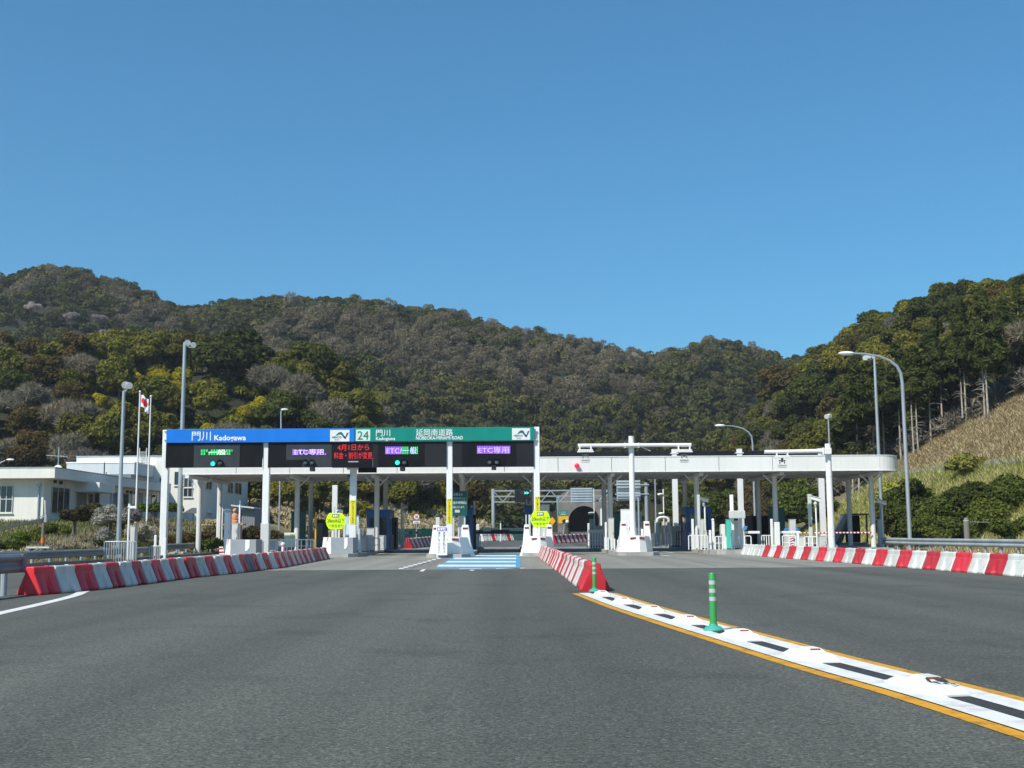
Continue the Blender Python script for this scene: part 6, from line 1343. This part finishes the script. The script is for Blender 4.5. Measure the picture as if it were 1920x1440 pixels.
def proto(kind, var):
    k = (kind, var)
    if k in PROTO: return PROTO[k]
    rg = np.random.default_rng(hash(kind) % 1000 if False else sum(map(ord, kind))*13+var)
    if kind in ('dark', 'olive', 'rust'):
        L = lumps_dome(13, 2.9, 2.6, 4.6, 1.25, rg); cr = quads_mesh('crown', cards(L, 3600, .36, 1.4, rg), LF[kind], core=L); tr = trunk_mesh('trunk', 5.0, .22, 4, rg)
    elif kind == 'yellow':
        L = lumps_dome(12, 2.4, 2.2, 3.4, 1.0, rg); cr = quads_mesh('crown', cards(L, 3200, .33, 1.4, rg), LF['yellow'], core=L); tr = trunk_mesh('trunk', 3.6, .16, 4, rg)
    elif kind == 'cherry':
        L = lumps_dome(11, 2.9, 2.0, 4.6, 1.15, rg); cr = quads_mesh('crown', cards(L, 1500, .36, 1.3, rg), LF['cherry']); tr = trunk_mesh('trunk', 5.0, .2, 7, rg)
    elif kind == 'bare':
        L = lumps_dome(12, 2.7, 2.7, 4.8, 1.3, rg); cr = quads_mesh('crown', cards(L, 6000, .42, 4.2, rg, 1.0, .35), LF['bare']); tr = trunk_mesh('trunk', 6.2, .17, 12, rg, BARKP)
    elif kind == 'cedar':
        L = lumps_cone(6.0, 13.2, 2.2, 24, rg); cr = quads_mesh('crown', cards(L, 3600, .38, 1.8, rg, .6, 0.0), LF['cedar'], core=L); tr = trunk_mesh('trunk', 12.2, .125, 0, rg, BARKP, .008)
        mb = MB()
        for q in range(16): z = rg.uniform(2.5, 7.5); a = rg.uniform(0, 6.28); l = rg.uniform(.5, 1.6); mb.tube([(0, 0, z), (l*.6*math.cos(a), l*.6*math.sin(a), z+.05), (l*math.cos(a), l*math.sin(a), z-.15)], .03, 5, .012)
        bm = bmesh.new(); bm.from_mesh(tr); m2 = bpy.data.meshes.new('x'); m2.from_pydata(mb.v, [], mb.f); bm.from_mesh(m2); bm.to_mesh(tr); bm.free(); bpy.data.meshes.remove(m2)
    elif kind == 'spire':
        L = lumps_cone(1.0, 9.5, 1.9, 26, rg); cr = quads_mesh('crown', cards(L, 2000, .42, 1.6, rg, .5), LF['cedar'], core=L); tr = trunk_mesh('trunk', 9, .16, 0, rg)
    PROTO[k] = (cr, tr); return PROTO[k]
NAMES = {'dark': 'evergreen_tree', 'olive': 'broadleaf_tree', 'rust': 'russet_tree', 'yellow': 'yellow_flowering_tree', 'cherry': 'cherry_tree', 'bare': 'bare_tree', 'cedar': 'cedar_tree', 'spire': 'conifer_tree'}
LOOK = {'dark': 'dense dark evergreen tree', 'olive': 'olive green broadleaf tree', 'rust': 'russet brown leafy tree', 'yellow': 'tree covered in yellow blossom', 'cherry': 'pale pink cherry tree in blossom', 'bare': 'leafless grey-brown tree', 'cedar': 'tall cedar with a long bare trunk', 'spire': 'narrow dark conifer'}
def tree(kind, x, y, s, label=None, group=None, sz=1.0, var=None, z=None):
    cr, tr = proto(kind, random.randrange(3) if var is None else var)
    t = bpy.data.objects.new(NAMES[kind], None); C.objects.link(t); t.location = (x, y, (h(x, y) if z is None else z)-.1); t.scale = (s, s, s*sz); t.rotation_euler = (0, 0, random.uniform(0, 6.28))
    tag(t, label, 'tree', group)
    for nm, me in (('crown', cr), ('trunk', tr)):
        o = bpy.data.objects.new(nm, me); C.objects.link(o); o.parent = t
    return t
def T(px, py, y0=60.0, y1=520.0):                               # where the line of sight meets the hills
    d = ray(px, py); y = y0
    while y < y1:
        p = Vector((0, 0, HCAM))+d*(y/d.y)
        if p.z < h(p.x, y): return p
        y += .7
    return p
XT = [(60, 53.5), (110, 53), (120, 52.3), (127, 47.5), (133, 44.5), (140, 40), (148, 35), (156, 33)]
# woods on the hill behind the office
n_ = 0
for j in range(0, 13):
    for i in range(0, 22):
        x = -104+i*4.8+random.uniform(-1.8, 1.8); y = 137+j*4.8+random.uniform(-1.8, 1.8)
        if x > -4 or h(x, y) < 2.2 or (x > -34 and y < 141 and x < -28): continue
        px, py = proj((x, y, h(x, y)+3)); 
        if not -90 < px < 900: continue
        if 352 < px < 505 and 166 < y < 182: continue
        nz_ = noise.noise((x*.05, y*.05, 3.3)); n2_ = noise.noise((x*.11, y*.11, 8.1))
        if 170 < px < 500 and 690 < py < 830 and nz_+n2_*.7 > -.55: k = 'yellow'
        elif n2_ > .30: k = 'bare'
        elif nz_ < -.22: k = 'rust' if px < 250 else 'dark'
        elif nz_ > .12: k = 'olive'
        else: k = random.choice(['dark', 'olive', 'olive', 'rust', 'bare'])
        if k == 'yellow' and random.random() < .3: k = 'olive'
        tree(k, x, y, (.82 if k == 'yellow' else 1.0)*random.uniform(.72, 1.05)*(.85 if y < 150 else 1.0), f'{LOOK[k]} in the wood on the hill behind the office', f'{LOOK[k]}s on the hill behind the office'); n_ += 1
q = tree('dark', P(428, 700, 174).x, 174, 1.75, 'broad dome-shaped dark evergreen towering over the hill behind the blue board', None, .95, 1, h(P(428, 700, 174).x, 174)-3.6)
tree('dark', P(575, 700, 180).x, 180, 1.35, 'lower round dark evergreen on the spur just beyond the big dome tree')
p = T(470, 700); tree('spire', p.x+3, p.y-4, 1.0, 'dark narrow conifer below the big dome-shaped evergreen')
for px, py, lab in ((640, 800, 'rounded olive tree above the white number plate of the board'), (720, 790, 'rounded dark-edged tree just above the green name board')):
    p = T(px, py); tree('olive', p.x, p.y-2, 1.25, lab)
# woods above the cutting
m_ = 0
for j in range(0, 26):
    for i in range(0, 18):
        x = 30+i*5.0+random.uniform(-1.9, 1.9); y = 112+j*5.0+random.uniform(-1.9, 1.9); xt_ = interp(y, XT)
        if x < xt_+2.5 or h(x, y) < .3: continue
        px, py = proj((x, y, h(x, y)+3))
        if not 1180 < px < 2010: continue
        nz_ = noise.noise((x*.045, y*.045, 5.3)); n2_ = noise.noise((x*.1, y*.1, 1.1))
        if n2_ > .34: k = 'bare'
        elif nz_ > .05: k = 'olive'
        elif nz_ < -.18: k = 'dark'
        else: k = random.choice(['dark', 'dark', 'olive', 'olive', 'rust'])
        if x < xt_+9 and y < 128 and px < 1850: k = random.choice(['dark', 'dark', 'cedar'])
        tree(k, x, y, random.uniform(.70, 1.02), f'{LOOK[k]} in the wood above the dry grass cutting', f'{LOOK[k]}s above the cutting'); m_ += 1
trk = [(1806, 796), (1812, 793), (1847, 788), (1853, 786), (1886, 742), (1890, 735), (1916, 712), (1746, 832), (1714, 858), (1722, 852), (1690, 868), (1768, 818), (1866, 765), (1903, 728), (1660, 885), (1640, 895), (1612, 930), (1600, 935)]
for i, (px, py) in enumerate(trk):
    p = T(px, py); s = random.uniform(.85, 1.15)
    s *= .72 if px > 1860 else 1.0
    tree('cedar', p.x, p.y, s, 'tall cedar with a long bare pale trunk at the upper edge of the grass slope' if px > 1650 else 'cedar with a bare trunk seen under the canopy beside the grass slope', 'bare-trunked cedars along the slope' if px > 1650 else 'bare-trunked cedars seen under the canopy', 1.0)
for px, py, k, s, lab in ((1600, 640, 'bare', 1.5, 'leafless tree leaning out at the tip of the wooded spur against the sky'), (1800, 560, 'dark', 1.5, 'broad evergreen on the crest of the spur, the first of the two highest crowns'), (1852, 548, 'dark', 1.6, 'highest evergreen crown on the crest of the spur'),
                       (1470, 790, 'rust', 1.5, 'orange-olive rounded tree standing out above the roof antenna arm'), (1690, 610, 'yellow', 1.0, 'small yellow-green tree on the upper spur above the curved lamp')):
    p = T(px, py); tree(k, p.x, p.y-1, s, lab)
# ------------------------------------------------------------------ far forest : one mass on the far hill
def far_forest():
    rg = np.random.default_rng(11); protos = []
    for kind in ('round', 'round', 'round', 'flat', 'bare', 'bare', 'spire', 'spire'):
        if kind == 'round': L = lumps_dome(8, 2.9, 2.5, 3.6, 1.45, rg); V = cards(L, 440, .68, 1.3, rg, .8)
        elif kind == 'flat': L = lumps_dome(8, 3.4, 1.9, 3.4, 1.4, rg); V = cards(L, 240, 1.0, 1.25, rg, .5)
        elif kind == 'bare': L = lumps_dome(8, 2.9, 2.8, 3.8, 1.5, rg); V = cards(L, 620, .50, 2.4, rg, 1.2, .1)
        else: L = lumps_cone(.8, 9.5, 2.1, 14, rg); V = cards(L, 230, .95, 1.4, rg, .5)
        protos.append((kind, V))
    VV = []; TT = []
    for y in np.arange(238, 446, 4.2):
        half = 0.50*y
        for x in np.arange(-half-8, half+8, 4.2):
            xx = x+rg.uniform(-2.4, 2.4); yy = y+rg.uniform(-2.4, 2.4); z = h(xx, yy)
            if z-g(min(yy, 262)) < 1.2 or (abs(xx-xt) < 6 and yy < 266): continue
            if xx > 36 and yy < 246: continue
            a = noise.noise((xx*.018, yy*.018, 2.2)); b = noise.noise((xx*.05, yy*.05, 7.7)); px, py = proj((xx, yy, z+4))
            lowf = sm((py-690)/90.0)
            pb = .15+1.3*a+1.0*b-.8*lowf+(.22 if 560 < px < 1350 else -.10)
            if rg.uniform() < pb: k = rg.choice([4, 5]); c = np.array([.170, .145, .092])*rg.uniform(.75, 1.25); 
            elif lowf > .4 and px > 1150 and rg.uniform() < .55: k = rg.choice([6, 7]); c = np.array([.080, .080, .024])*rg.uniform(.7, 1.25)
            else:
                k = rg.choice([0, 1, 2, 3]); u = rg.uniform(); c = np.array([.058, .068, .026])*(1-u)+np.array([.118, .114, .032])*u; c = c*rg.uniform(.7, 1.3)
                if rg.uniform() < .03: c = np.array([.13, .13, .03])
            if py < 640 and rg.uniform() < .006: k = 3; c = np.array([.33, .26, .25])
            s = rg.uniform(.48, 1.12) if yy < 385 else rg.uniform(.5, .85); an = rg.uniform(0, 6.28); ca, sa = math.cos(an), math.sin(an); V = protos[k][1]*s; 
            W = np.empty_like(V); W[:, 0] = V[:, 0]*ca-V[:, 1]*sa+xx; W[:, 1] = V[:, 0]*sa+V[:, 1]*ca+yy; W[:, 2] = V[:, 2]*rg.uniform(.85, 1.2)+z-.6
            VV.append(W); TT.append(np.repeat(c[None, :], len(V), 0))
    me = quads_mesh('forest', np.concatenate(VV), mat_leaf('forest_leaf', (.82, .82, .82), (1.18, 1.18, 1.18), .18, attr=True), tint=np.concatenate(TT)); print('forest trees', len(VV), 'quads', len(me.polygons))
    o = bpy.data.objects.new('forest', me); C.objects.link(o); return tag(o, 'mixed green and grey-brown woodland covering the far hill', 'forest', None, 'stuff')
far_forest()
for px, py in ((66, 592), (140, 610), (232, 605), (190, 615)):
    p = T(px, py, 200); tree('cherry', p.x, p.y-3, .85, 'pale pink cherry tree blossoming on the far hill above the office', 'cherry trees on the far hill')
p = T(1190, 690, 200); tree('cherry', p.x, p.y-3, .8, 'pale blossoming tree on the far hill above the T-shaped pole')
# ------------------------------------------------------------------ shrubs, hedges, grass
def shrub(name, label, x, y, L, n, size, leaf, aspect=1.3, up=0.0, stems=5, group=None, z=None, core=True, jit=.6, stem_m=None):
    rg = np.random.default_rng(int(abs(x*37+y*91)) % 9973); z = h(x, y) if z is None else z; t = thing(name, (x, y, z), label, 'shrub' if 'hedge' not in name else 'hedge', group)
    L = np.array(L, float); me = quads_mesh('foliage', cards(L, n, size, aspect, rg, jit, up), LF[leaf], core=L if core else None); o = bpy.data.objects.new('foliage', me); C.objects.link(o); o.parent = t
    if stems:
        mb = MB(); top = L[:, 2].max(); w = np.abs(L[:, :2]).max()*.6
        for k in range(stems): a = rg.uniform(0, 6.28); r_ = rg.uniform(.2, 1)*w; mb.tube([(0.1*math.cos(a), .1*math.sin(a), -.2), (r_*.5*math.cos(a), r_*.5*math.sin(a), top*.5), (r_*math.cos(a), r_*math.sin(a), top*rg.uniform(.8, 1.1))], .045, 6, .015)
        mb.build('stems', stem_m or BARK, t, smooth=True, local=True)
    return t
def dome(n, rx, rz, z0, r, seed): return lumps_dome(n, rx, rz, z0, r, np.random.default_rng(seed))
def at(px, Y): return P(px, 1000, Y).x
shrub('topiary_tree', 'umbrella-clipped brown-green shrub on bare stems before the office corner', at(140, 72), 72, dome(11, .85, .40, 1.35, .36, 1), 2200, .13, 'brown', stems=7)
shrub('round_shrub', 'brown clipped shrub behind the umbrella-shaped one', at(177, 80), 80, dome(8, .9, .6, .7, .45, 2), 1600, .13, 'brown')
shrub('pale_shrub', 'pale grey-white bushy shrub beside the floodlight pole, larger of two', at(205, 77), 77, dome(9, 1.0, .6, .8, .45, 3), 2200, .14, 'pale', 1.8, .3, jit=.8)
shrub('pale_shrub', 'greyish bushy shrub behind the white camera pole', at(232, 79), 79, dome(9, 1.2, .55, .7, .45, 4), 2200, .14, 'pale', 1.8, .3)
shrub('pale_shrub', 'small pale tufted shrub above the dark spiky cycad', at(199, 71), 71, dome(7, .55, .4, .6, .3, 5), 1300, .12, 'pale', 2.4, .4)
shrub('pale_shrub', 'broad twiggy grey shrub below the clipped green hedge', at(262, 76), 76, dome(9, 1.0, .45, .55, .4, 6), 2000, .14, 'pale', 2.6, .5)
hx = [at(252, 86), at(330, 86)]; L = [(q, random.uniform(-.3, .3), .95+random.uniform(-.06, .06), .42) for q in np.linspace(-1.5, 1.5, 9)]
shrub('clipped_hedge', 'flat-topped bright green clipped hedge behind the end gantry column', sum(hx)/2, 86, L, 2800, .13, 'hedge', 1.2, stems=6, z=h(-27, 86)-.1)
rg = np.random.default_rng(3)
def spiky(name, label, px, Y, n, ln, leaf):
    x = at(px, Y); t = thing(name, (x, Y, h(x, Y)), label, 'plant'); q = []
    for k in range(n):
        a = rg.uniform(0, 6.28); el = rg.uniform(.15, 1.35); d = np.array([math.cos(a)*math.cos(el), math.sin(a)*math.cos(el), math.sin(el)]); sd = np.array([-math.sin(a), math.cos(a), 0])*.05; l = ln*rg.uniform(.7, 1.1)
        p0 = np.array([0, 0, .15]); p1 = p0+d*l*.55+np.array([0, 0, .05]); p2 = p0+d*l-np.array([0, 0, .22*l]); q += [p0-sd*.5, p0+sd*.5, p1+sd, p1-sd, p1-sd, p1+sd, p2+sd*.2, p2-sd*.2]
    me = quads_mesh('fronds', np.array(q), LF[leaf]); o = bpy.data.objects.new('fronds', me); C.objects.link(o); o.parent = t
    mb = MB(); mb.cyl((x, Y, h(x, Y)-.1), (x, Y, h(x, Y)+.35), .16, n=10); mb.build('trunk', BARK, t)
spiky('cycad_plant', 'dark spiky cycad fanning out beside the floodlight pole foot', 192, 66, 260, 1.05, 'dark')
spiky('cycad_plant', 'smaller green spiky plant below the umbrella-clipped shrub', 163, 62, 160, .7, 'hedge')
shrub('round_shrub', 'dark brown low shrub left of the round canopy column at the far end', at(362, 82), 82, dome(8, 1.1, .5, .65, .4, 8), 1700, .13, 'brown')
shrub('round_shrub', 'pale brown shrub behind the dark brown low one by the far column', at(392, 88), 88, dome(8, 1.3, .6, .9, .45, 9), 1800, .14, 'dry')
shrub('round_shrub', 'green-brown low shrub by the short dark guardrail', at(396, 79), 79, dome(8, .95, .4, .5, .36, 10), 1700, .13, 'shrub')
shrub('round_shrub', 'russet shrub behind the grey panel nose and the statue', at(470, 92), 92, dome(9, 1.6, .7, .8, .5, 12), 2200, .15, 'brown')
shrub('round_shrub', 'mossy low shrub beside the square gantry column', at(522, 96), 96, dome(8, 1.5, .5, .6, .5, 13), 1800, .15, 'brown')
shrub('azalea_shrub', 'small reddish leafless shrub under the clipped hedge', at(330, 78), 78, dome(6, .6, .35, .5, .3, 14), 700, .14, 'rust', 2.2, .4, core=False)
for k, (px, Y_, lf, lab) in enumerate(((18, 66, 'shrub', 'green ground shrub at the edge of view before the low office'), (52, 70, 'hedge', 'bright green ground shrub below the office front window'), (100, 74, 'shrub', 'green ground shrub behind the orange-banded wooden pole'), (118, 64, 'dry', 'straw-brown ground shrub beside the orange-banded wooden pole'), (150, 62, 'hedge', 'yellow-green ground shrub below the umbrella-clipped shrub'), (40, 60, 'dry', 'straw-brown ground shrub above the near guardrail'), (268, 72, 'shrub', 'green ground shrub between the cabinet and the end gantry column'), (215, 66, 'dry', 'straw tuft shrub by the floodlight pole foot'))):
    shrub('ground_shrub', lab, at(px, Y_), Y_, dome(9, 1.1, .3, .22, .32, 50+k), 2200, .12, lf, 1.8, .2, stems=0)
# right hand bushes
shrub('large_bush', 'tallest dark bush with grey dead twigs behind the curved lamp post', at(1712, 92), 92, dome(15, 2.0, 1.9, 2.7, 1.0, 21), 7000, .20, 'shrub', stems=9, stem_m=BARKP)
shrub('large_bush', 'dark grey-green bush behind the camera pole at the canopy end', at(1676, 93), 93, dome(11, 1.2, 1.1, 1.3, .8, 22), 4200, .20, 'brown', stems=6, stem_m=BARKP)
shrub('large_bush', 'glossy green bush just beside the curved lamp post', at(1725, 86), 86, dome(11, 1.6, .9, 1.1, .75, 23), 4200, .17, 'shrub')
shrub('large_bush', 'wide glossy green bush behind the concrete post', at(1782, 89), 89, dome(14, 2.2, 1.4, 1.6, .9, 24), 6500, .18, 'shrub', stems=7)
shrub('large_bush', 'glossy green bush past the concrete post, sloping lower', at(1840, 87), 87, dome(12, 1.8, 1.2, 1.0, .85, 25), 5200, .18, 'shrub')
shrub('large_bush', 'low dark green bush at the edge of view beside the guardrail', at(1895, 84), 84, dome(12, 1.9, 1.2, .7, .9, 26), 5200, .18, 'shrub')
shrub('large_bush', 'bright leafy bush low in the middle of the green bush mass', at(1765, 82), 82, dome(12, 1.9, .9, .9, .8, 29), 5000, .17, 'shrub')
shrub('large_bush', 'bushy green shrub between the concrete post and the edge of view', at(1858, 83), 83, dome(12, 1.8, .8, .7, .8, 30), 5000, .17, 'shrub')
shrub('low_bush', 'low green sprig bush right behind the guardrail and concrete post', at(1752, 80), 80, dome(9, 1.2, .6, .6, .5, 27), 2600, .15, 'olive' if False else 'shrub')
shrub('low_bush', 'small bush at the edge of view below the guardrail beam', at(1905, 76), 76, dome(9, 1.4, .6, .6, .5, 28), 2600, .15, 'shrub')
shrub('lime_bush', 'yellow-green bush low on the grass slope behind the lamp post', at(1684, 108), 108, dome(11, 1.5, 1.3, 1.4, .8, 31), 3200, .24, 'lime')
shrub('lime_bush', 'yellow-green bush on the grass slope under the ditch kerb', at(1822, 103), 103, dome(11, 1.6, .6, .6, .7, 32), 3000, .24, 'lime')
shrub('roundish_bush', 'dense green bush seen under the canopy before the dark trunks', at(1520, 132), 132, dome(13, 3.0, 2.6, 2.8, 1.4, 34), 5200, .34, 'shrub', stems=6, z=g(132))
shrub('roundish_bush', 'brown twiggy bush seen under the canopy beside the blue screen', at(1420, 136), 136, dome(12, 3.2, 2.6, 2.8, 1.4, 35), 4800, .36, 'brown', 2.0, .3, stems=6, z=g(136))
shrub('roundish_bush', 'green bush seen under the canopy behind the teal slab', at(1350, 150), 150, dome(12, 3.2, 2.6, 2.8, 1.4, 36), 4600, .36, 'shrub', stems=5, z=g(150))
shrub('roundish_bush', 'dark bush seen under the canopy behind the wide blue booth', at(1295, 175), 175, dome(12, 4.0, 3.4, 3.6, 1.8, 37), 4600, .42, 'shrub', stems=5, z=g(175))
def blades(name, label, pts, hgt, w, leaf, lean=.35):
    rg = np.random.default_rng(len(pts)); pts = np.array(pts); n = len(pts); a = rg.uniform(0, 6.28, n); hh_ = hgt*rg.uniform(.5, 1.3, n); d = np.stack([np.cos(a), np.sin(a), np.zeros(n)], 1); sd = np.stack([-np.sin(a), np.cos(a), np.zeros(n)], 1)*(w*rg.uniform(.6, 1.4, n))[:, None]
    p1 = pts+d*(hh_*lean*.4)[:, None]+np.stack([0*a, 0*a, hh_*.6], 1); p2 = pts+d*(hh_*lean*1.2)[:, None]+np.stack([0*a, 0*a, hh_], 1)
    q = np.stack([pts-sd*.6, pts+sd*.6, p1+sd*.5, p1-sd*.5, p1-sd*.5, p1+sd*.5, p2+sd*.08, p2-sd*.08], 1).reshape(-1, 3); me = quads_mesh(name, q, LF[leaf]); o = bpy.data.objects.new(name, me); C.objects.link(o); tag(o, label, 'grass', None, 'stuff')
def scatter(n, fx, fy, ok, seed):
    rr = random.Random(seed); out = []
    while len(out) < n:
        y = rr.uniform(*fy); x = rr.uniform(*fx)
        if ok(x, y, rr): out.append((x, y, h(x, y)-.03))
    return out
def dens(x, y, k, f=.12): return noise.noise((x*f, y*f, k))
blades('slope_grass', 'yellow-green grass on the lower part of the cutting', scatter(26000, (28.2, 41), (62, 132), lambda x, y, r: x < interp(y, XT) and dens(x, y, 1.5) > r.uniform(-.75, .45), 1), .5, .04, 'lime', .7)
blades('slope_grass', 'pale dry grass mixed into the lower cutting', scatter(36000, (28.2, 41.5), (62, 132), lambda x, y, r: x < interp(y, XT) and -dens(x, y, 1.5) > r.uniform(-.95, .2), 2), .55, .035, 'straw', .7)
blades('dry_slope_grass', 'brown dry grass on the upper part of the cutting', scatter(60000, (41.2, 54), (66, 146), lambda x, y, r: x < interp(y, XT)+1.5 and dens(x, y, 6.5, .2) > r.uniform(-1.1, .3), 3), .42, .045, 'dry', .8)
blades('verge_grass', 'mixed green and straw grass on the office verge', scatter(26000, (-42, -20.0), (44, 98), lambda x, y, r: dens(x, y, 2.5, .3) > r.uniform(-.7, .5) and not (y > 84.5 and x < -33), 4), .22, .03, 'hedge')
blades('straw_grass', 'straw coloured grass on the office verge', scatter(22000, (-42, -20.0), (44, 98), lambda x, y, r: -dens(x, y, 2.5, .3) > r.uniform(-.7, .5) and not (y > 84.5 and x < -33), 5), .24, .025, 'dry')
blades('shoulder_weeds', 'weeds along the foot of the bright guardrail', scatter(5000, (24.6, 31.5), (50, 90), lambda x, y, r: dens(x, y, 9.5, .4) > r.uniform(-.4, .5), 6), .32, .03, 'dry')
# dry thicket along the foot of the hills
def thicket(name, label, fx, fy, n, leaf, seed, size, ok, hgt=1.6):
    rr = random.Random(seed); L = []
    while len(L) < n:
        x = rr.uniform(*fx); y = rr.uniform(*fy)
        if ok(x, y): r = rr.uniform(.7, 1.5); L.append((x, y, h(x, y)+hgt*rr.uniform(.1, .5), r))
    L = np.array(L); rg = np.random.default_rng(seed); V = []
    for k in range(0, len(L), 40): V.append(cards(L[k:k+40], int(40*130*(.5/size)), size, 2.0 if leaf in ('shrub', 'olive') else 2.4, rg, .8, .3))
    me = quads_mesh(name, np.concatenate(V), LF[leaf]); o = bpy.data.objects.new(name, me); C.objects.link(o); tag(o, label, 'undergrowth', None, 'stuff')
thicket('thicket', 'brown dry thicket along the foot of the hill behind the lanes', (-45, -2.5), (129, 152), 260, 'dry', 41, .34, lambda x, y: h(x, y) > .6 and not (x < -29.5 and y < 138))
thicket('brush', 'dry brown brush along the upper edge of the cutting', (38, 56), (108, 150), 130, 'bare', 42, .55, lambda x, y: interp(y, XT)-1 < x < interp(y, XT)+5)
thicket('undergrowth', 'dark green undergrowth below the wooded spur', (31, 60), (128, 215), 260, 'shrub', 43, .5, lambda x, y: interp(y, XT)-.5 < x and h(x, y) < 16, 2.6)
thicket('bank_growth', 'green growth on the bank either side of the tunnel', (-14, 44), (236, 268), 150, 'shrub', 44, .6, lambda x, y: h(x, y)-g(min(y, 262)) > .5 and abs(x-xt) > 7.5, 3.0)
thicket('understorey', 'mixed green understorey between the trees behind the office', (-110, -6), (136, 204), 520, 'olive', 45, .42, lambda x, y: h(x, y) > 2.0 and not (x < -29.5 and y < 139), 3.0)
thicket('understorey', 'dark understorey between the trees of the wooded spur', (40, 112), (112, 232), 420, 'dark', 46, .45, lambda x, y: x > interp(y, XT)+4 and h(x, y) > 8, 3.0)
print('trees', n_, m_)
# ------------------------------------------------------------------ light, sky, camera
EL, AZ = R(46), R(220)                                          # sun behind the camera and to the left
w = bpy.data.worlds.new('World'); SC.world = w; w.use_nodes = True; nt = w.node_tree; sk = nt.nodes.new('ShaderNodeTexSky'); sk.sky_type = 'NISHITA'; sk.sun_disc = False; sk.sun_elevation = EL; sk.sun_rotation = AZ
sk.altitude = 50; sk.air_density = 1.0; sk.dust_density = 0.4; sk.ozone_density = 1.2
gm = nt.nodes.new('ShaderNodeGamma'); gm.inputs[1].default_value = .80; tn = nt.nodes.new('ShaderNodeMix'); tn.data_type = 'RGBA'; tn.blend_type = 'MULTIPLY'; tn.inputs[0].default_value = 1; tn.inputs[7].default_value = (.285, .72, .98, 1)
nt.links.new(sk.outputs[0], gm.inputs[0]); nt.links.new(gm.outputs[0], tn.inputs[6]); nt.links.new(tn.outputs[2], nt.nodes['Background'].inputs[0]); nt.nodes['Background'].inputs[1].default_value = 0.145
sd = bpy.data.lights.new('sun', 'SUN'); sd.energy = 4.3; sd.angle = R(.53); sd.color = (1, .94, .83); so = bpy.data.objects.new('sun', sd); C.objects.link(so)
S_ = Vector((math.sin(AZ)*math.cos(EL), math.cos(AZ)*math.cos(EL), math.sin(EL))); so.rotation_euler = S_.to_track_quat('Z', 'Y').to_euler()
cd = bpy.data.cameras.new('camera'); cd.sensor_fit = 'HORIZONTAL'; cd.sensor_width = 36; cd.lens = F/1920*36; cd.clip_start = .1; cd.clip_end = 9000
co = bpy.data.objects.new('camera', cd); C.objects.link(co); co.matrix_world = Matrix.Translation((0, 0, HCAM)) @ CAMM.to_4x4(); SC.camera = co
SC.view_settings.view_transform = 'Standard'; SC.view_settings.look = 'None'; SC.view_settings.exposure = 0.40; SC.view_settings.gamma = 1.0
SC.render.engine = 'CYCLES'; SC.cycles.use_denoising = True; SC.cycles.max_bounces = 5; SC.cycles.diffuse_bounces = 3; SC.cycles.glossy_bounces = 2; SC.cycles.transmission_bounces = 2; SC.cycles.transparent_max_bounces = 4
SC.render.resolution_x = 1024; SC.render.resolution_y = 768

hz = MB(); hz.box(-2500, 2500, -1600, 3500, -1.95, 170); hm = bpy.data.materials.new('haze_air'); hm.use_nodes = True; nt = hm.node_tree; nt.nodes.remove(nt.nodes['Principled BSDF'])
pv = nt.nodes.new('ShaderNodeVolumePrincipled'); pv.inputs['Color'].default_value = (.86, .92, 1.0, 1); pv.inputs['Density'].default_value = 0.00022; pv.inputs['Anisotropy'].default_value = 0.2; nt.links.new(pv.outputs[0], nt.nodes['Material Output'].inputs['Volume'])
tag(hz.build('haze', hm), 'thin blue haze filling the air in front of the hills', 'haze', None, 'stuff')
